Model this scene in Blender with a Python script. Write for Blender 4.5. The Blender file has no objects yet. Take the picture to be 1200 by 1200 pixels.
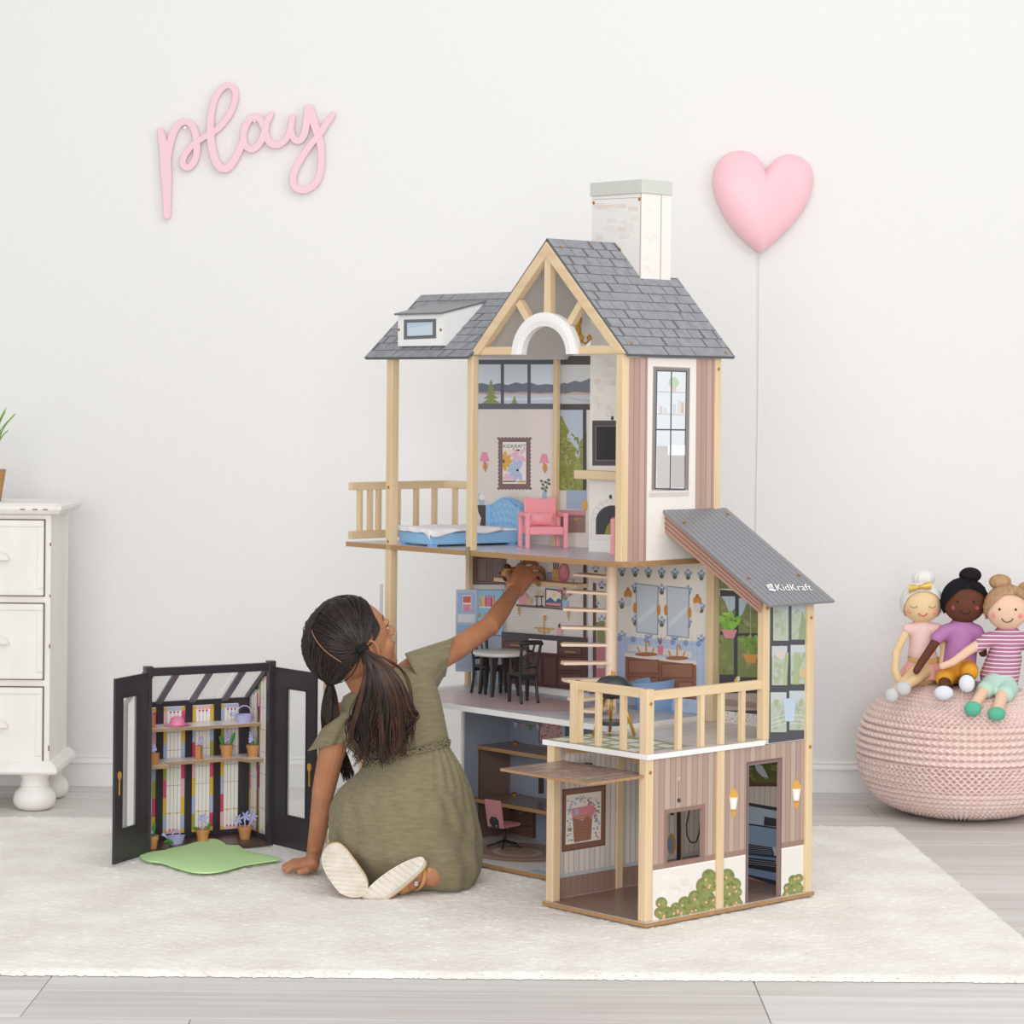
import bpy, bmesh, math, random
from mathutils import Vector, Matrix, noise
R = math.radians
rng = random.Random(7)
scene = bpy.context.scene
COL = scene.collection

# ------------------------------------------------------------------ camera
FOC, HOR, ROLL, ZC = 3000.0, 464.0, .0091, 1.0      # focal length in pixels (of 1200), horizon row, roll, lens height
cam_data = bpy.data.cameras.new('camera')
cam = bpy.data.objects.new('camera', cam_data)
COL.objects.link(cam)
cam_data.sensor_width = 36
cam_data.sensor_fit = 'HORIZONTAL'
cam_data.lens = 36 * FOC / 1200
cam_data.shift_y = -(600 - HOR) / 1200
cam_data.clip_start = .05
cam.location = (0, 0, ZC)
cam.rotation_euler = (R(90), -ROLL, 0)
scene.camera = cam

# ------------------------------------------------------------------ light
world = bpy.data.worlds.new('studio daylight')
scene.world = world
world.use_nodes = True
bg = world.node_tree.nodes['Background']
bg.inputs[0].default_value = (.975, .985, 1.0, 1)
bg.inputs[1].default_value = .58
def area(name, loc, aim, size, power, col=(1, 1, 1)):
    d = bpy.data.lights.new(name, 'AREA')
    d.shape = 'RECTANGLE'; d.size, d.size_y = size; d.energy = power; d.color = col
    o = bpy.data.objects.new(name, d); COL.objects.link(o)
    o.location = loc
    o.rotation_euler = (Vector(aim) - Vector(loc)).to_track_quat('-Z', 'Y').to_euler()
    return o
area('ceiling softbox', (.6, 3.6, 3.2), (.1, 5.2, .2), (3.2, 2.2), 28, (1, .99, .975))
area('window light', (3.3, 3.0, 2.2), (0, 5.4, .5), (1.6, 2.0), 29, (1, .985, .96))
area('added front fill', (-.5, -1.0, 1.6), (0, 5.6, .7), (4.2, 2.4), 192, (1, .99, .98))  # fill added behind the camera to brighten the dollhouse interiors
scene.view_settings.view_transform = 'Standard'
scene.view_settings.look = 'None'
scene.view_settings.gamma = 1
scene.view_settings.use_curve_mapping = False
scene.view_settings.exposure = 0.0

# ------------------------------------------------------------------ measuring: pixel of the photograph -> point on a real plane
_c, _s = math.cos(ROLL), math.sin(ROLL)
def ray(px, py):
    dx, dy = px - 600, py - HOR
    return Vector(((dx * _c + dy * _s) / FOC, 1, -(-dx * _s + dy * _c) / FOC))
def at_y(px, py, Y):
    return ray(px, py) * Y + Vector((0, 0, ZC))
def at_z(px, py, z):
    d = ray(px, py)
    return d * ((z - ZC) / d.z) + Vector((0, 0, ZC))
PHI = R(43)
ORG = Vector((.2605, 4.8344, 0))
ER = Vector((math.cos(PHI), math.sin(PHI), 0)); EL = Vector((-math.sin(PHI), math.cos(PHI), 0))
CAM0 = Vector((0, 0, ZC))
def to_h(P):
    d = P - ORG
    return Vector((d.dot(ER), d.dot(EL), P.z))
def to_w(r, l, z):
    return ORG + ER * r + EL * l + Vector((0, 0, z))
def on_r(px, py, r):
    d = ray(px, py); return to_h(CAM0 + d * (((ORG - CAM0).dot(ER) + r) / d.dot(ER)))
def on_l(px, py, l):
    d = ray(px, py); return to_h(CAM0 + d * (((ORG - CAM0).dot(EL) + l) / d.dot(EL)))
def on_z(px, py, z):
    return to_h(at_z(px, py, z))

# ------------------------------------------------------------------ colour and materials
def lin(c):
    c = c / 255
    return c / 12.92 if c <= .04045 else ((c + .055) / 1.055) ** 2.4
def hexc(h):
    return tuple(lin(int(h[i:i + 2], 16)) for i in (0, 2, 4)) + (1,)
def ink(h):                                       # printing ink as seen on the board
    c = hexc(h); y = .3 * c[0] + .6 * c[1] + .1 * c[2]
    return tuple((v * .91 + y * .09) * (1 + .18 * (1 - y) ** 2) for v in c[:3]) + (1,)
def mat(name, col, rough=.5, spec=.5, col2=None, nscale=20, stretch=(1, 1, 1), bump=0, bscale=200, metal=0, trans=0, alpha=1,
        detail=4, attr=False, sheen=0, coat=0, ior=1.45, sub=0, fac=(.35, .65), bdist=.001):
    m = bpy.data.materials.new(name); m.use_nodes = True
    t = m.node_tree; n = t.nodes; p = n['Principled BSDF']; L = t.links.new
    p.inputs['Base Color'].default_value = hexc(col)
    p.inputs['Roughness'].default_value = rough
    p.inputs['Specular IOR Level'].default_value = spec
    p.inputs['Metallic'].default_value = metal
    p.inputs['Transmission Weight'].default_value = trans
    p.inputs['Alpha'].default_value = alpha
    p.inputs['IOR'].default_value = ior
    p.inputs['Coat Weight'].default_value = coat
    if sheen:
        p.inputs['Sheen Weight'].default_value = sheen
    if sub:
        p.inputs['Subsurface Weight'].default_value = sub
        p.inputs['Subsurface Radius'].default_value = (.012, .005, .003)
        p.inputs['Subsurface Scale'].default_value = .4
    tc = n.new('ShaderNodeTexCoord')
    mp = n.new('ShaderNodeMapping'); mp.inputs['Scale'].default_value = stretch
    L(tc.outputs['Object'], mp.inputs['Vector'])
    if col2:
        nz = n.new('ShaderNodeTexNoise'); nz.inputs['Scale'].default_value = nscale; nz.inputs['Detail'].default_value = detail
        L(mp.outputs[0], nz.inputs['Vector'])
        cr = n.new('ShaderNodeValToRGB')
        cr.color_ramp.elements[0].position = fac[0]; cr.color_ramp.elements[1].position = fac[1]
        cr.color_ramp.elements[0].color = hexc(col); cr.color_ramp.elements[1].color = hexc(col2)
        L(nz.outputs['Fac'], cr.inputs[0]); L(cr.outputs[0], p.inputs['Base Color'])
    if attr:
        a = n.new('ShaderNodeAttribute'); a.attribute_name = 'ink'
        L(a.outputs['Color'], p.inputs['Base Color'])
    if bump:
        nb = n.new('ShaderNodeTexNoise'); nb.inputs['Scale'].default_value = bscale; nb.inputs['Detail'].default_value = 3
        L(mp.outputs[0], nb.inputs['Vector'])
        b = n.new('ShaderNodeBump'); b.inputs['Strength'].default_value = bump; b.inputs['Distance'].default_value = bdist
        L(nb.outputs['Fac'], b.inputs['Height']); L(b.outputs[0], p.inputs['Normal'])
    return m
def wood(name, a, b, axis, rough=.5, sc=60):
    st = [1, 1, 1]; st[axis] = .05
    return mat(name, a, rough, .4, b, sc, tuple(st), bump=.08, bscale=sc * 2, fac=(.3, .75))
M = {}
for i, ax in enumerate('xyz'):
    M['pine_' + ax] = wood('pine ' + ax, 'e6cfab', 'd8bb91', i)
    M['mdf_' + ax] = wood('tan board edge ' + ax, 'b48f66', 'a47d55', i)
M['ink'] = mat('printed board', 'ffffff', .32, .5, attr=True)
M['board'] = mat('white board', 'ece8e2', .4)
M['whiteboard'] = mat('white coated edge', 'f1f0ee', .4)
M['screw'] = mat('brass screw', 'b8893f', .35, metal=.8)
M['white'] = mat('white plastic', 'f2f1ef', .35)

# ------------------------------------------------------------------ mesh builder
class MB:
    def __init__(s):
        s.v = []; s.f = []; s.m = []; s.c = []
    def add(s, vs, fs, m=0, c=None):
        o = len(s.v); s.v += [tuple(v) for v in vs]
        for f in fs:
            s.f.append([o + i for i in f]); s.m.append(m); s.c.append(c)
    def box(s, a, b, m=0, c=None):
        x0, y0, z0 = map(min, a, b); x1, y1, z1 = map(max, a, b)
        s.add([(x0, y0, z0), (x1, y0, z0), (x1, y1, z0), (x0, y1, z0), (x0, y0, z1), (x1, y0, z1), (x1, y1, z1), (x0, y1, z1)],
              [(3, 2, 1, 0), (4, 5, 6, 7), (0, 1, 5, 4), (1, 2, 6, 5), (2, 3, 7, 6), (3, 0, 4, 7)], m, c)
    def prism(s, pts, off, m=0, c=None):            # planar polygon pushed along off
        n = len(pts); off = Vector(off); P = [Vector(p) for p in pts]
        nrm = Vector((0, 0, 0))
        for i in range(n):
            nrm += P[i].cross(P[(i + 1) % n])
        if nrm.dot(off) > 0: P.reverse()
        s.add(P + [p + off for p in P], [list(range(n)), list(range(2 * n - 1, n - 1, -1))] +
              [((i + 1) % n, i, n + i, n + (i + 1) % n) for i in range(n)], m, c)
    def bar(s, p, q, w, h, m=0, up=(0, 0, 1), c=None):    # rectangular bar from p to q
        p, q = Vector(p), Vector(q); d = (q - p).normalized(); u = Vector(up)
        a = d.cross(u).normalized() * w / 2; b = a.cross(d).normalized() * h / 2
        s.prism([p + a + b, p - a + b, p - a - b, p + a - b], q - p, m, c)
    def tube(s, pts, rad, n=8, m=0, caps=True, flat=None, c=None):
        P = [Vector(p) for p in pts]; k = len(P)
        if not hasattr(rad, '__len__'): rad = [rad] * k
        ref = None; rings = []
        for i in range(k):
            t = (P[min(i + 1, k - 1)] - P[max(i - 1, 0)])
            t = t.normalized() if t.length > 1e-9 else Vector((0, 0, 1))
            if ref is None:
                ref = t.orthogonal().normalized()
                if flat is not None:
                    fl = Vector(flat); ref = (fl - t * fl.dot(t)).normalized()
            ref = (ref - t * ref.dot(t)).normalized(); b = t.cross(ref)
            r = rad[i]; ra, rb = r if hasattr(r, '__len__') else (r, r)
            rings.append([P[i] + ref * ra * math.cos(2 * math.pi * j / n) + b * rb * math.sin(2 * math.pi * j / n) for j in range(n)])
        s.loft(rings, m, caps, c)
    def loft(s, rings, m=0, caps=True, c=None, closed=True):
        n = len(rings[0]); V = [v for r in rings for v in r]; F = []
        for i in range(len(rings) - 1):
            for j in range(n if closed else n - 1):
                a, b = i * n + j, i * n + (j + 1) % n
                F.append((a, b, b + n, a + n))
        if caps:
            F.append(list(range(n - 1, -1, -1))); F.append([len(V) - n + j for j in range(n)])
        s.add(V, F, m, c)
    def lathe(s, prof, o=(0, 0, 0), n=24, m=0, caps=True, c=None):
        o = Vector(o)
        s.loft([[o + Vector((r * math.cos(2 * math.pi * j / n), r * math.sin(2 * math.pi * j / n), z)) for j in range(n)] for r, z in prof], m, caps, c)
    def ell(s, o, rad, nu=20, nv=12, m=0, rot=None, c=None):
        o = Vector(o); rings = []
        for i in range(1, nv):
            a = math.pi * i / nv
            ring = [Vector((rad[0] * math.sin(a) * math.cos(2 * math.pi * j / nu), rad[1] * math.sin(a) * math.sin(2 * math.pi * j / nu), -rad[2] * math.cos(a))) for j in range(nu)]
            rings.append([o + (rot @ p if rot else p) for p in ring])
        k = len(s.v); s.loft(rings, m, False, c)
        top, bot = Vector((0, 0, rad[2])), Vector((0, 0, -rad[2]))
        if rot: top, bot = rot @ top, rot @ bot
        a = len(s.v); s.v += [tuple(o + bot), tuple(o + top)]
        for j in range(nu):
            s.f.append([a, k + (j + 1) % nu, k + j]); s.m.append(m); s.c.append(c)
            b = k + (nv - 2) * nu
            s.f.append([a + 1, b + j, b + (j + 1) % nu]); s.m.append(m); s.c.append(c)
    def capsule(s, p, q, r1, r2, n=14, m=0):
        p, q = Vector(p), Vector(q); t = (q - p).normalized(); a = t.orthogonal().normalized(); b_ = t.cross(a); rings = []
        prof = [(-r1 * math.cos(x), r1 * math.sin(x), p) for x in (.12, .5, .9, 1.3)] + [(r2 * math.cos(x), r2 * math.sin(x), q) for x in (1.3, .9, .5, .12)]
        for d, r0, c in prof: rings.append([c + t * d + (a * math.cos(2 * math.pi * j / n) + b_ * math.sin(2 * math.pi * j / n)) * r0 for j in range(n)])
        s.loft(rings, m)
    def fuse(s, name, mats, parent=None, voxel=.004, smooth=6, loc=None):     # weld the overlapping pieces into one continuous skin
        o = s.build('form', mats, None)
        r0 = o.modifiers.new('r', 'REMESH'); r0.mode = 'VOXEL'; r0.voxel_size = voxel; r0.use_smooth_shade = True
        k = o.modifiers.new('s', 'SMOOTH'); k.factor = .5; k.iterations = smooth
        me = bpy.data.meshes.new_from_object(o.evaluated_get(bpy.context.evaluated_depsgraph_get())); me.name = name
        bpy.data.objects.remove(o)
        me.polygons.foreach_set('use_smooth', [True] * len(me.polygons))
        o = bpy.data.objects.new(name, me); COL.objects.link(o)
        if parent is not None: o.parent = parent
        if loc is not None: o.location = loc
        return o
    def build(s, name, mats, parent=None, smooth=False, bevel=0, kind=None, loc=None, sub=0, angle=None):
        me = bpy.data.meshes.new(name); me.from_pydata(s.v, [], s.f)
        for mt in (mats if isinstance(mats, (list, tuple)) else [mats]): me.materials.append(M[mt] if isinstance(mt, str) else mt)
        if len(me.materials) > 1: me.polygons.foreach_set('material_index', s.m)
        if any(c is not None for c in s.c):
            ca = me.color_attributes.new('ink', 'FLOAT_COLOR', 'CORNER'); flat = []
            for f, c in zip(s.f, s.c): flat += list(c or (1, 1, 1, 1)) * len(f)
            ca.data.foreach_set('color', flat)
        if smooth: me.polygons.foreach_set('use_smooth', [True] * len(s.f))
        me.update()
        if angle: me.set_sharp_from_angle(angle=R(angle))
        o = bpy.data.objects.new(name, me); COL.objects.link(o)
        if loc is not None: o.location = loc
        if parent is not None: o.parent = parent
        if bevel:
            b = o.modifiers.new('bevel', 'BEVEL'); b.width = bevel; b.segments = 2; b.limit_method = 'ANGLE'
        if sub:
            b = o.modifiers.new('sub', 'SUBSURF'); b.levels = b.render_levels = sub
        if kind: o['kind'] = kind
        return o
def tag(o, label, cat, group=None):
    o['label'] = label; o['category'] = cat
    if group: o['group'] = group
    return o
def thing(name, label, cat, loc=(0, 0, 0), rotz=0, group=None):
    o = bpy.data.objects.new(name, None); COL.objects.link(o); o.empty_display_size = .03
    o.location = loc; o.rotation_euler = (0, 0, rotz)
    return tag(o, label, cat, group)
def copy_tree(o, loc=None, rotz=None, label=None, parent=None):
    c = o.copy(); COL.objects.link(c)
    if parent is not None: c.parent = parent
    if loc is not None: c.location = loc
    if rotz is not None: c.rotation_euler = (0, 0, rotz)
    if label: c['label'] = label
    for ch in list(o.children): copy_tree(ch, parent=c)
    return c
def catmull(pts, n=6, closed=False):
    P = [Vector(p) for p in pts]; k = len(P); out = []
    for i in range(k if closed else k - 1):
        if closed: a, b, c, d = P[(i - 1) % k], P[i], P[(i + 1) % k], P[(i + 2) % k]
        else: a, b, c, d = P[max(i - 1, 0)], P[i], P[i + 1], P[min(i + 2, k - 1)]
        for j in range(n):
            t = j / n
            out.append(.5 * ((2 * b) + (c - a) * t + (2 * a - 5 * b + 4 * c - d) * t * t + (3 * b - a - 3 * c + d) * t ** 3))
    if not closed: out.append(P[-1])
    return out
FONT_CACHE = {}
def text_polys(txt):                              # flat letters of the built-in font, unit height, as (verts, faces)
    if txt in FONT_CACHE: return FONT_CACHE[txt]
    cu = bpy.data.curves.new('lettering', 'FONT'); cu.body = txt; cu.size = 1; cu.resolution_u = 3
    o = bpy.data.objects.new('lettering', cu); COL.objects.link(o)
    me = bpy.data.meshes.new_from_object(o.evaluated_get(bpy.context.evaluated_depsgraph_get()))
    res = ([v.co.copy() for v in me.vertices], [list(p.vertices) for p in me.polygons])
    bpy.data.objects.remove(o); bpy.data.curves.remove(cu); bpy.data.meshes.remove(me)
    FONT_CACHE[txt] = res
    return res

class Print:                                      # flat print on a board: coloured shapes on one plane, each a hair above the last
    def __init__(s, plane, val, crop=(0, 0, 1), step=.00007, sign=-1):
        s.plane, s.val, s.crop, s.step, s.sign, s.mb = plane, val, crop, step, sign, MB()
        s.done = []; s.force = None
    def uv(s, X, Y):                              # measured position -> the two coordinates in the plane
        px, py = s.crop[0] + X / s.crop[2], s.crop[1] + Y / s.crop[2]
        if s.plane == 'r': p = on_r(px, py, s.val); return (p.y, p.z)
        if s.plane == 'l': p = on_l(px, py, s.val); return (p.x, p.z)
        if s.plane == 'z': p = on_z(px, py, s.val); return (p.x, p.y)
        if s.plane == 'y': p = at_y(px, py, s.val); return (p.x, p.z)
        return s.plane(px, py)
    def lay(s, P):                                # which layer clears everything already printed under P
        x0, x1 = min(p[0] for p in P), max(p[0] for p in P); y0, y1 = min(p[1] for p in P), max(p[1] for p in P)
        k = 1
        for a0, a1, b0, b1, q in s.done:
            if q >= k and a0 < x1 and a1 > x0 and b0 < y1 and b1 > y0: k = q + 1
        s.done.append((x0, x1, y0, y1, k)); return k
    def pt(s, u, v, k):
        e = s.val + s.sign * s.step * k
        return {'r': (e, u, v), 'l': (u, e, v), 'z': (u, v, s.val + s.step * k), 'y': (u, e, v)}[s.plane]
    def uvpoly(s, P, col):
        k = s.lay(P) if s.force is None else s.force
        V = [s.pt(*p, k) for p in P]
        a = sum(P[i][0] * P[(i + 1) % len(P)][1] - P[(i + 1) % len(P)][0] * P[i][1] for i in range(len(P)))
        want = {'r': False, 'l': True, 'z': True, 'y': True}[s.plane]
        if (a > 0) != want: V.reverse()
        s.mb.add(V, [list(range(len(V)))], 0, ink(col))
    def poly(s, pts, col): s.uvpoly([s.uv(*p) for p in pts], col)
    def rect(s, x0, y0, x1, y1, col): s.poly([(x0, y0), (x1, y0), (x1, y1), (x0, y1)], col)
    def quad(s, x0, ya, yb, x1, yc, yd, col): s.poly([(x0, ya), (x1, yc), (x1, yd), (x0, yb)], col)
    def oval(s, x, y, rx, ry, col, n=14, rot=0):
        s.poly([(x + rx * math.cos(a) * math.cos(rot) - ry * math.sin(a) * math.sin(rot), y + rx * math.cos(a) * math.sin(rot) + ry * math.sin(a) * math.cos(rot))
                for a in [2 * math.pi * i / n for i in range(n)]], col)
    def line(s, pts, w, col):
        for (xa, ya), (xb, yb) in zip(pts, pts[1:]):
            d = math.hypot(xb - xa, yb - ya) or 1; nx, ny = -(yb - ya) / d * w / 2, (xb - xa) / d * w / 2
            s.poly([(xa + nx, ya + ny), (xb + nx, yb + ny), (xb - nx, yb - ny), (xa - nx, ya - ny)], col)
    def text(s, txt, x, y, w, h, col, slope=0):
        V, F = text_polys(txt); xs = [v.x for v in V]; ys = [v.y for v in V]
        x0, x1, y0, y1 = min(xs), max(xs), min(ys), max(ys)
        U = [s.uv(x + (v.x - x0) / (x1 - x0) * w, y + h - (v.y - y0) / (y1 - y0) * h + slope * (v.x - x0) / (x1 - x0) * w) for v in V]
        k = s.lay(U); s.mb.add([s.pt(*q, k) for q in U], F, 0, ink(col))
    def build(s, name, parent, mats='ink'):
        return s.mb.build(name, mats, parent, kind='stuff')
# ------------------------------------------------------------------ the room
FZ = -.015                                        # hardwood level; z = 0 is the top of the rug
WALL_Y = 6.60
M['wall'] = mat('cream plaster', 'ebeae8', .85, .25, bump=.35, bscale=70, bdist=.004)
M['plank'] = mat('pale grey oak', 'dcd8d5', .5, .4, 'cec8c4', 5, (.35, 7, 1), bump=.1, bscale=40)
M['plank2'] = mat('pale grey oak lighter', 'e2dedb', .5, .4, 'd5cfcb', 5, (.35, 7, 1), bump=.1, bscale=40)
M['plank3'] = mat('pale grey oak cooler', 'd7d2cf', .5, .4, 'cac3bf', 6, (.3, 8, 1), bump=.1, bscale=40)
M['gap'] = mat('dark joint', '8d837b', .8)
M['trimwhite'] = mat('white gloss paint', 'efeeec', .4)
b = MB(); b.box((-2.6, WALL_Y, FZ - .02), (2.6, WALL_Y + .1, 2.7)); o = b.build('wall_back', 'wall'); o['kind'] = 'structure'
b = MB(); b.box((-2.6, 2.6, FZ - .03), (2.6, WALL_Y, FZ - .004)); fl = b.build('floor', 'gap'); fl['kind'] = 'structure'
pw, y = .187, WALL_Y - .012
row = 0
while y > 2.75:
    x = -2.6 + rng.uniform(-.9, 0)
    if row == 10: x = -2.2
    while x < 2.6:
        L_ = 1.22
        a, e = max(x, -2.6), min(x + L_, 2.6)
        if e - a > .02:
            p = MB(); p.box((a + .0008, y - pw + .0008, FZ - .012), (e - .0008, y - .0008, FZ))
            p.build('plank', rng.choice(['plank', 'plank2', 'plank3']), fl, bevel=.0012)
        x += L_
    y -= pw; row += 1
b = MB()
prof = [(0, FZ), (-.012, FZ), (-.012, FZ + .058), (-.016, FZ + .06), (-.016, FZ + .064), (-.012, FZ + .066), (-.008, FZ + .072), (-.010, FZ + .077), (-.006, FZ + .08), (0, FZ + .081)]
b.prism([(-2.6, WALL_Y + p[0], p[1]) for p in prof], (5.2, 0, 0)); o = b.build('baseboard_back', 'trimwhite'); o['kind'] = 'structure'

# ------------------------------------------------------------------ rug: thick cut pile as real relief
M['rug'] = mat('ivory wool pile', 'f4f0ea', .95, .15, 'e8e1d9', 7, bump=.4, bscale=260, sheen=.2, bdist=.003)
M['rugback'] = mat('jute backing', '8a7a66', .9)
import numpy as np
def rug():
    q = [at_z(x, y, 0) for x, y in ((-260, 951), (1050, 966), (1262, 1143), (-260, 1132))]    # outline on the floor
    q[0].x = -1.62; q[3].x = -1.5
    nx, ny = 560, 400
    u = np.linspace(0, 1, nx)[None, :, None]; v = np.linspace(0, 1, ny)[:, None, None]
    A = [np.array(p) for p in q]
    P = (A[0] * (1 - u) + A[1] * u) * (1 - v) + (A[3] * (1 - u) + A[2] * u) * v
    g = np.random.default_rng(3)
    h = g.normal(0, 1, (ny, nx)); h = (h + np.roll(h, 1, 0) + np.roll(h, 1, 1) + np.roll(h, 1, (0, 1))) / 4
    low = g.normal(0, 1, (ny // 20 + 2, nx // 20 + 2)); low = np.kron(low, np.ones((20, 20)))[:ny, :nx]
    edge = np.minimum.reduce([np.arange(nx)[None, :] + 0 * h, nx - 1 - np.arange(nx)[None, :] + 0 * h, np.arange(ny)[:, None] + 0 * h, ny - 1 - np.arange(ny)[:, None] + 0 * h])
    fall = np.clip(edge / 4, 0, 1) ** .5
    P[:, :, 2] = FZ + .001 + fall * (.0105 + .0016 * h)
    P[:, :, 0] += g.normal(0, .0004, (ny, nx)); P[:, :, 1] += g.normal(0, .0006, (ny, nx)) * (1 + 3 * (edge < 3))
    idx = np.arange(nx * ny).reshape(ny, nx)
    F = np.stack([idx[1:, :-1], idx[1:, 1:], idx[:-1, 1:], idx[:-1, :-1]], -1).reshape(-1, 4)
    me = bpy.data.meshes.new('rug'); me.from_pydata(P.reshape(-1, 3).tolist(), [], F.tolist())
    me.materials.append(M['rug']); me.polygons.foreach_set('use_smooth', [True] * len(F)); me.update()
    o = bpy.data.objects.new('rug', me); COL.objects.link(o)
    return tag(o, 'large ivory wool rug with a thick pile spread across the plank floor', 'rug')
rug()
# ------------------------------------------------------------------ the dollhouse (own frame: x = r along the right side wall, y = l along the open front, z up)
M['shingle'] = mat('slate grey printed shingle', '9a9ba0', .5, .4, '8b8c92', 60, (1, 1, 1), bump=.1, bscale=150)
M['joint'] = mat('dark slate joint', '66676c', .7)
M['roofline'] = mat('grey roof sheet', '77767a', .33, .5)
M['under'] = mat('pale grey roof lining', 'cfcbc7', .6)
M['brickwhite'] = mat('white stone board', 'eeeae5', .4)
M['mantelpine'] = M['pine_y']
house = thing('dollhouse', 'tall wooden dollhouse with open front, grey shingle roofs and white chimney on the rug', 'dollhouse', ORG, PHI)
HB = .475                                          # inner face of the back wall
Z3, ZB, ZK = .668, .325, .335                      # floors: third, balcony, kitchen
CA, CB, CC, CD = (400, 180, 4), (640, 180, 4), (400, 400, 4), (640, 400, 4.4444)
CE, CF, CG, CH = (520, 630, 5.4545), (680, 580, 4), (520, 800, 4), (700, 840, 4.2857)
def cp(crop, X, Y): return crop[0] + X / crop[2], crop[1] + Y / crop[2]
def plate(name, pts, z0, z1, edge, top, lab=None):
    b = MB(); n = len(pts)
    b.add([(x, y, z0) for x, y in pts] + [(x, y, z1) for x, y in pts],
          [list(range(n - 1, -1, -1))], 0)
    b.add([(x, y, z0) for x, y in pts] + [(x, y, z1) for x, y in pts], [(i, (i + 1) % n, n + (i + 1) % n, n + i) for i in range(n)], 0)
    b.add([(x, y, z1) for x, y in pts], [list(range(n))], 1)
    o = b.build(name, [edge, top], house)
    if lab: o['label'] = lab
    return o
def post(r, l, z0, z1, w=.019, name='post', d=None):
    b = MB(); b.box((r, l, z0), (r + w, l + (d or w), z1)); return b.build(name, 'pine_z', house, bevel=.0015)
def beam(p, q, w, h, ax, name='beam', up=(0, 0, 1), parent=None):
    b = MB(); b.bar(p, q, w, h, up=up); return b.build(name, 'pine_' + ax, parent or house, bevel=.0015)
def screw(parent, p, nrm):
    b = MB(); p, nrm = Vector(p), Vector(nrm); b.tube([p, p + nrm * .0012, p + nrm * .002], [.0034, .0034, .0018], 10); b.build('screw', 'screw', parent)

# ---- floors
M['groundfloor'] = mat('printed ground floor', 'e3dfdc', .22)
M['garagefloor'] = mat('printed brown floor', 'a68d80', .25, .5, '957c6f', 30, (1, .1, 1))
M['thirdfloor'] = mat('printed pale floor', 'cfcdd3', .22)
M['deckfloor'] = mat('printed pale plank floor', 'dcd3cc', .25, .5, 'd2c8c0', 25, (.1, 1, 1))
M['edgewhite'] = M['whiteboard']
base = plate('base_board', [(-.006, -.008), (.482, -.008), (.482, .89), (.482, 1.03), (.44, 1.03), (.34, .90), (.182, .72), (.182, .275), (-.006, .275)], 0, .008, 'mdf_y', 'groundfloor')
p = Print('z', .008, CG)
p.uvpoly([(0, 0), (.478, 0), (.478, .268), (0, .268)], '8f7466')
for i in range(9): p.uvpoly([(0, .03 * i), (.475, .03 * i), (.475, .03 * i + .0015), (0, .03 * i + .0015)], '7d6458')
for rr, c in ((.155, 'b7a394'), (.148, '9d8070'), (.125, 'b9a79a'), (.112, '9a7d6e'), (.07, 'bfae9f'), (.055, 'a58a78')):
    p.uvpoly([(.325 + rr * .72 * math.cos(t * .2618), .70 + rr * .85 * math.sin(t * .2618)) for t in range(24)], c)
for i in range(5):
    for j in range(3):
        if (i + j) % 2: continue
        p.uvpoly([(.19 + j * .025, .30 + i * .045), (.215 + j * .025, .30 + i * .045), (.215 + j * .025, .345 + i * .045), (.19 + j * .025, .345 + i * .045)], 'a9bbd3')
p.build('floor_print', base)
kf = plate('kitchen_floor', [(.184, .283), (.484, .283), (.484, 1.03), (.184, 1.0)], ZK - .012, ZK, 'edgewhite', 'thirdfloor', 'white edged kitchen floor')
p = Print('z', ZK, CE)
p.uvpoly([(.19, .29), (.475, .29), (.475, 1.0), (.19, .99)], 'c9c7cf')
p.uvpoly([(.31 + .115 * math.cos(t * .2244), .74 + .23 * math.sin(t * .2244)) for t in range(28)], 'c3a9ac')
p.uvpoly([(.31 + .098 * math.cos(t * .2244), .74 + .205 * math.sin(t * .2244)) for t in range(28)], 'cdb4b6')
for i in range(24):
    for j in range(2):
        if (i + j) % 2: p.uvpoly([(.425 + j * .025, .30 + i * .029), (.45 + j * .025, .30 + i * .029), (.45 + j * .025, .329 + i * .029), (.425 + j * .025, .329 + i * .029)], '9fb2d0')
        elif i < 6: p.uvpoly([(.2 + j * .03, .30 + i * .03), (.23 + j * .03, .30 + i * .03), (.23 + j * .03, .33 + i * .03), (.2 + j * .03, .33 + i * .03)], 'a9b5ce')
p.build('floor_print', kf)
bf = plate('balcony_floor', [(-.004, -.006), (.33, -.006), (.33, .004), (.478, .004), (.478, .281), (-.004, .281)], ZB - .01, ZB, 'edgewhite', 'deckfloor', 'white edged balcony floor')
p = Print('z', ZB, CG)
p.uvpoly([(.0, .03), (.15, .03), (.17, .15), (.15, .281), (.0, .281)], '96a271')
for i in range(5):
    for j in range(3):
        a = .008 + j * .045 + (i % 2) * .012; c_ = .04 + i * .048
        p.uvpoly([(a, c_), (a + .036, c_ + .005), (a + .034, c_ + .04), (a + .004, c_ + .037)], 'e6e4df')
p.build('floor_print', bf)
tf = plate('third_floor', [(.184, .252), (.482, .252), (.486, 1.125), (.184, 1.125)], Z3 - .011, Z3, 'mdf_y', 'thirdfloor', 'tan edged third floor board')
tp = Print('z', Z3); tp.uvpoly([(.19, .27), (.47, .27), (.47, .70), (.19, .70)], 'c4c2cb')
for i in range(6): tp.uvpoly([(.19, .30 + i * .065), (.47, .30 + i * .065), (.47, .302 + i * .065), (.19, .302 + i * .065)], 'a9a6b2')
tp.build('floor_print', tf)
b = MB(); b.tube([(.1805, .71, Z3 - .018), (.1805, .71, Z3 + .008)], .0045, 10); b.build('peg', mat('olive peg', '8b8763', .5), house)

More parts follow.
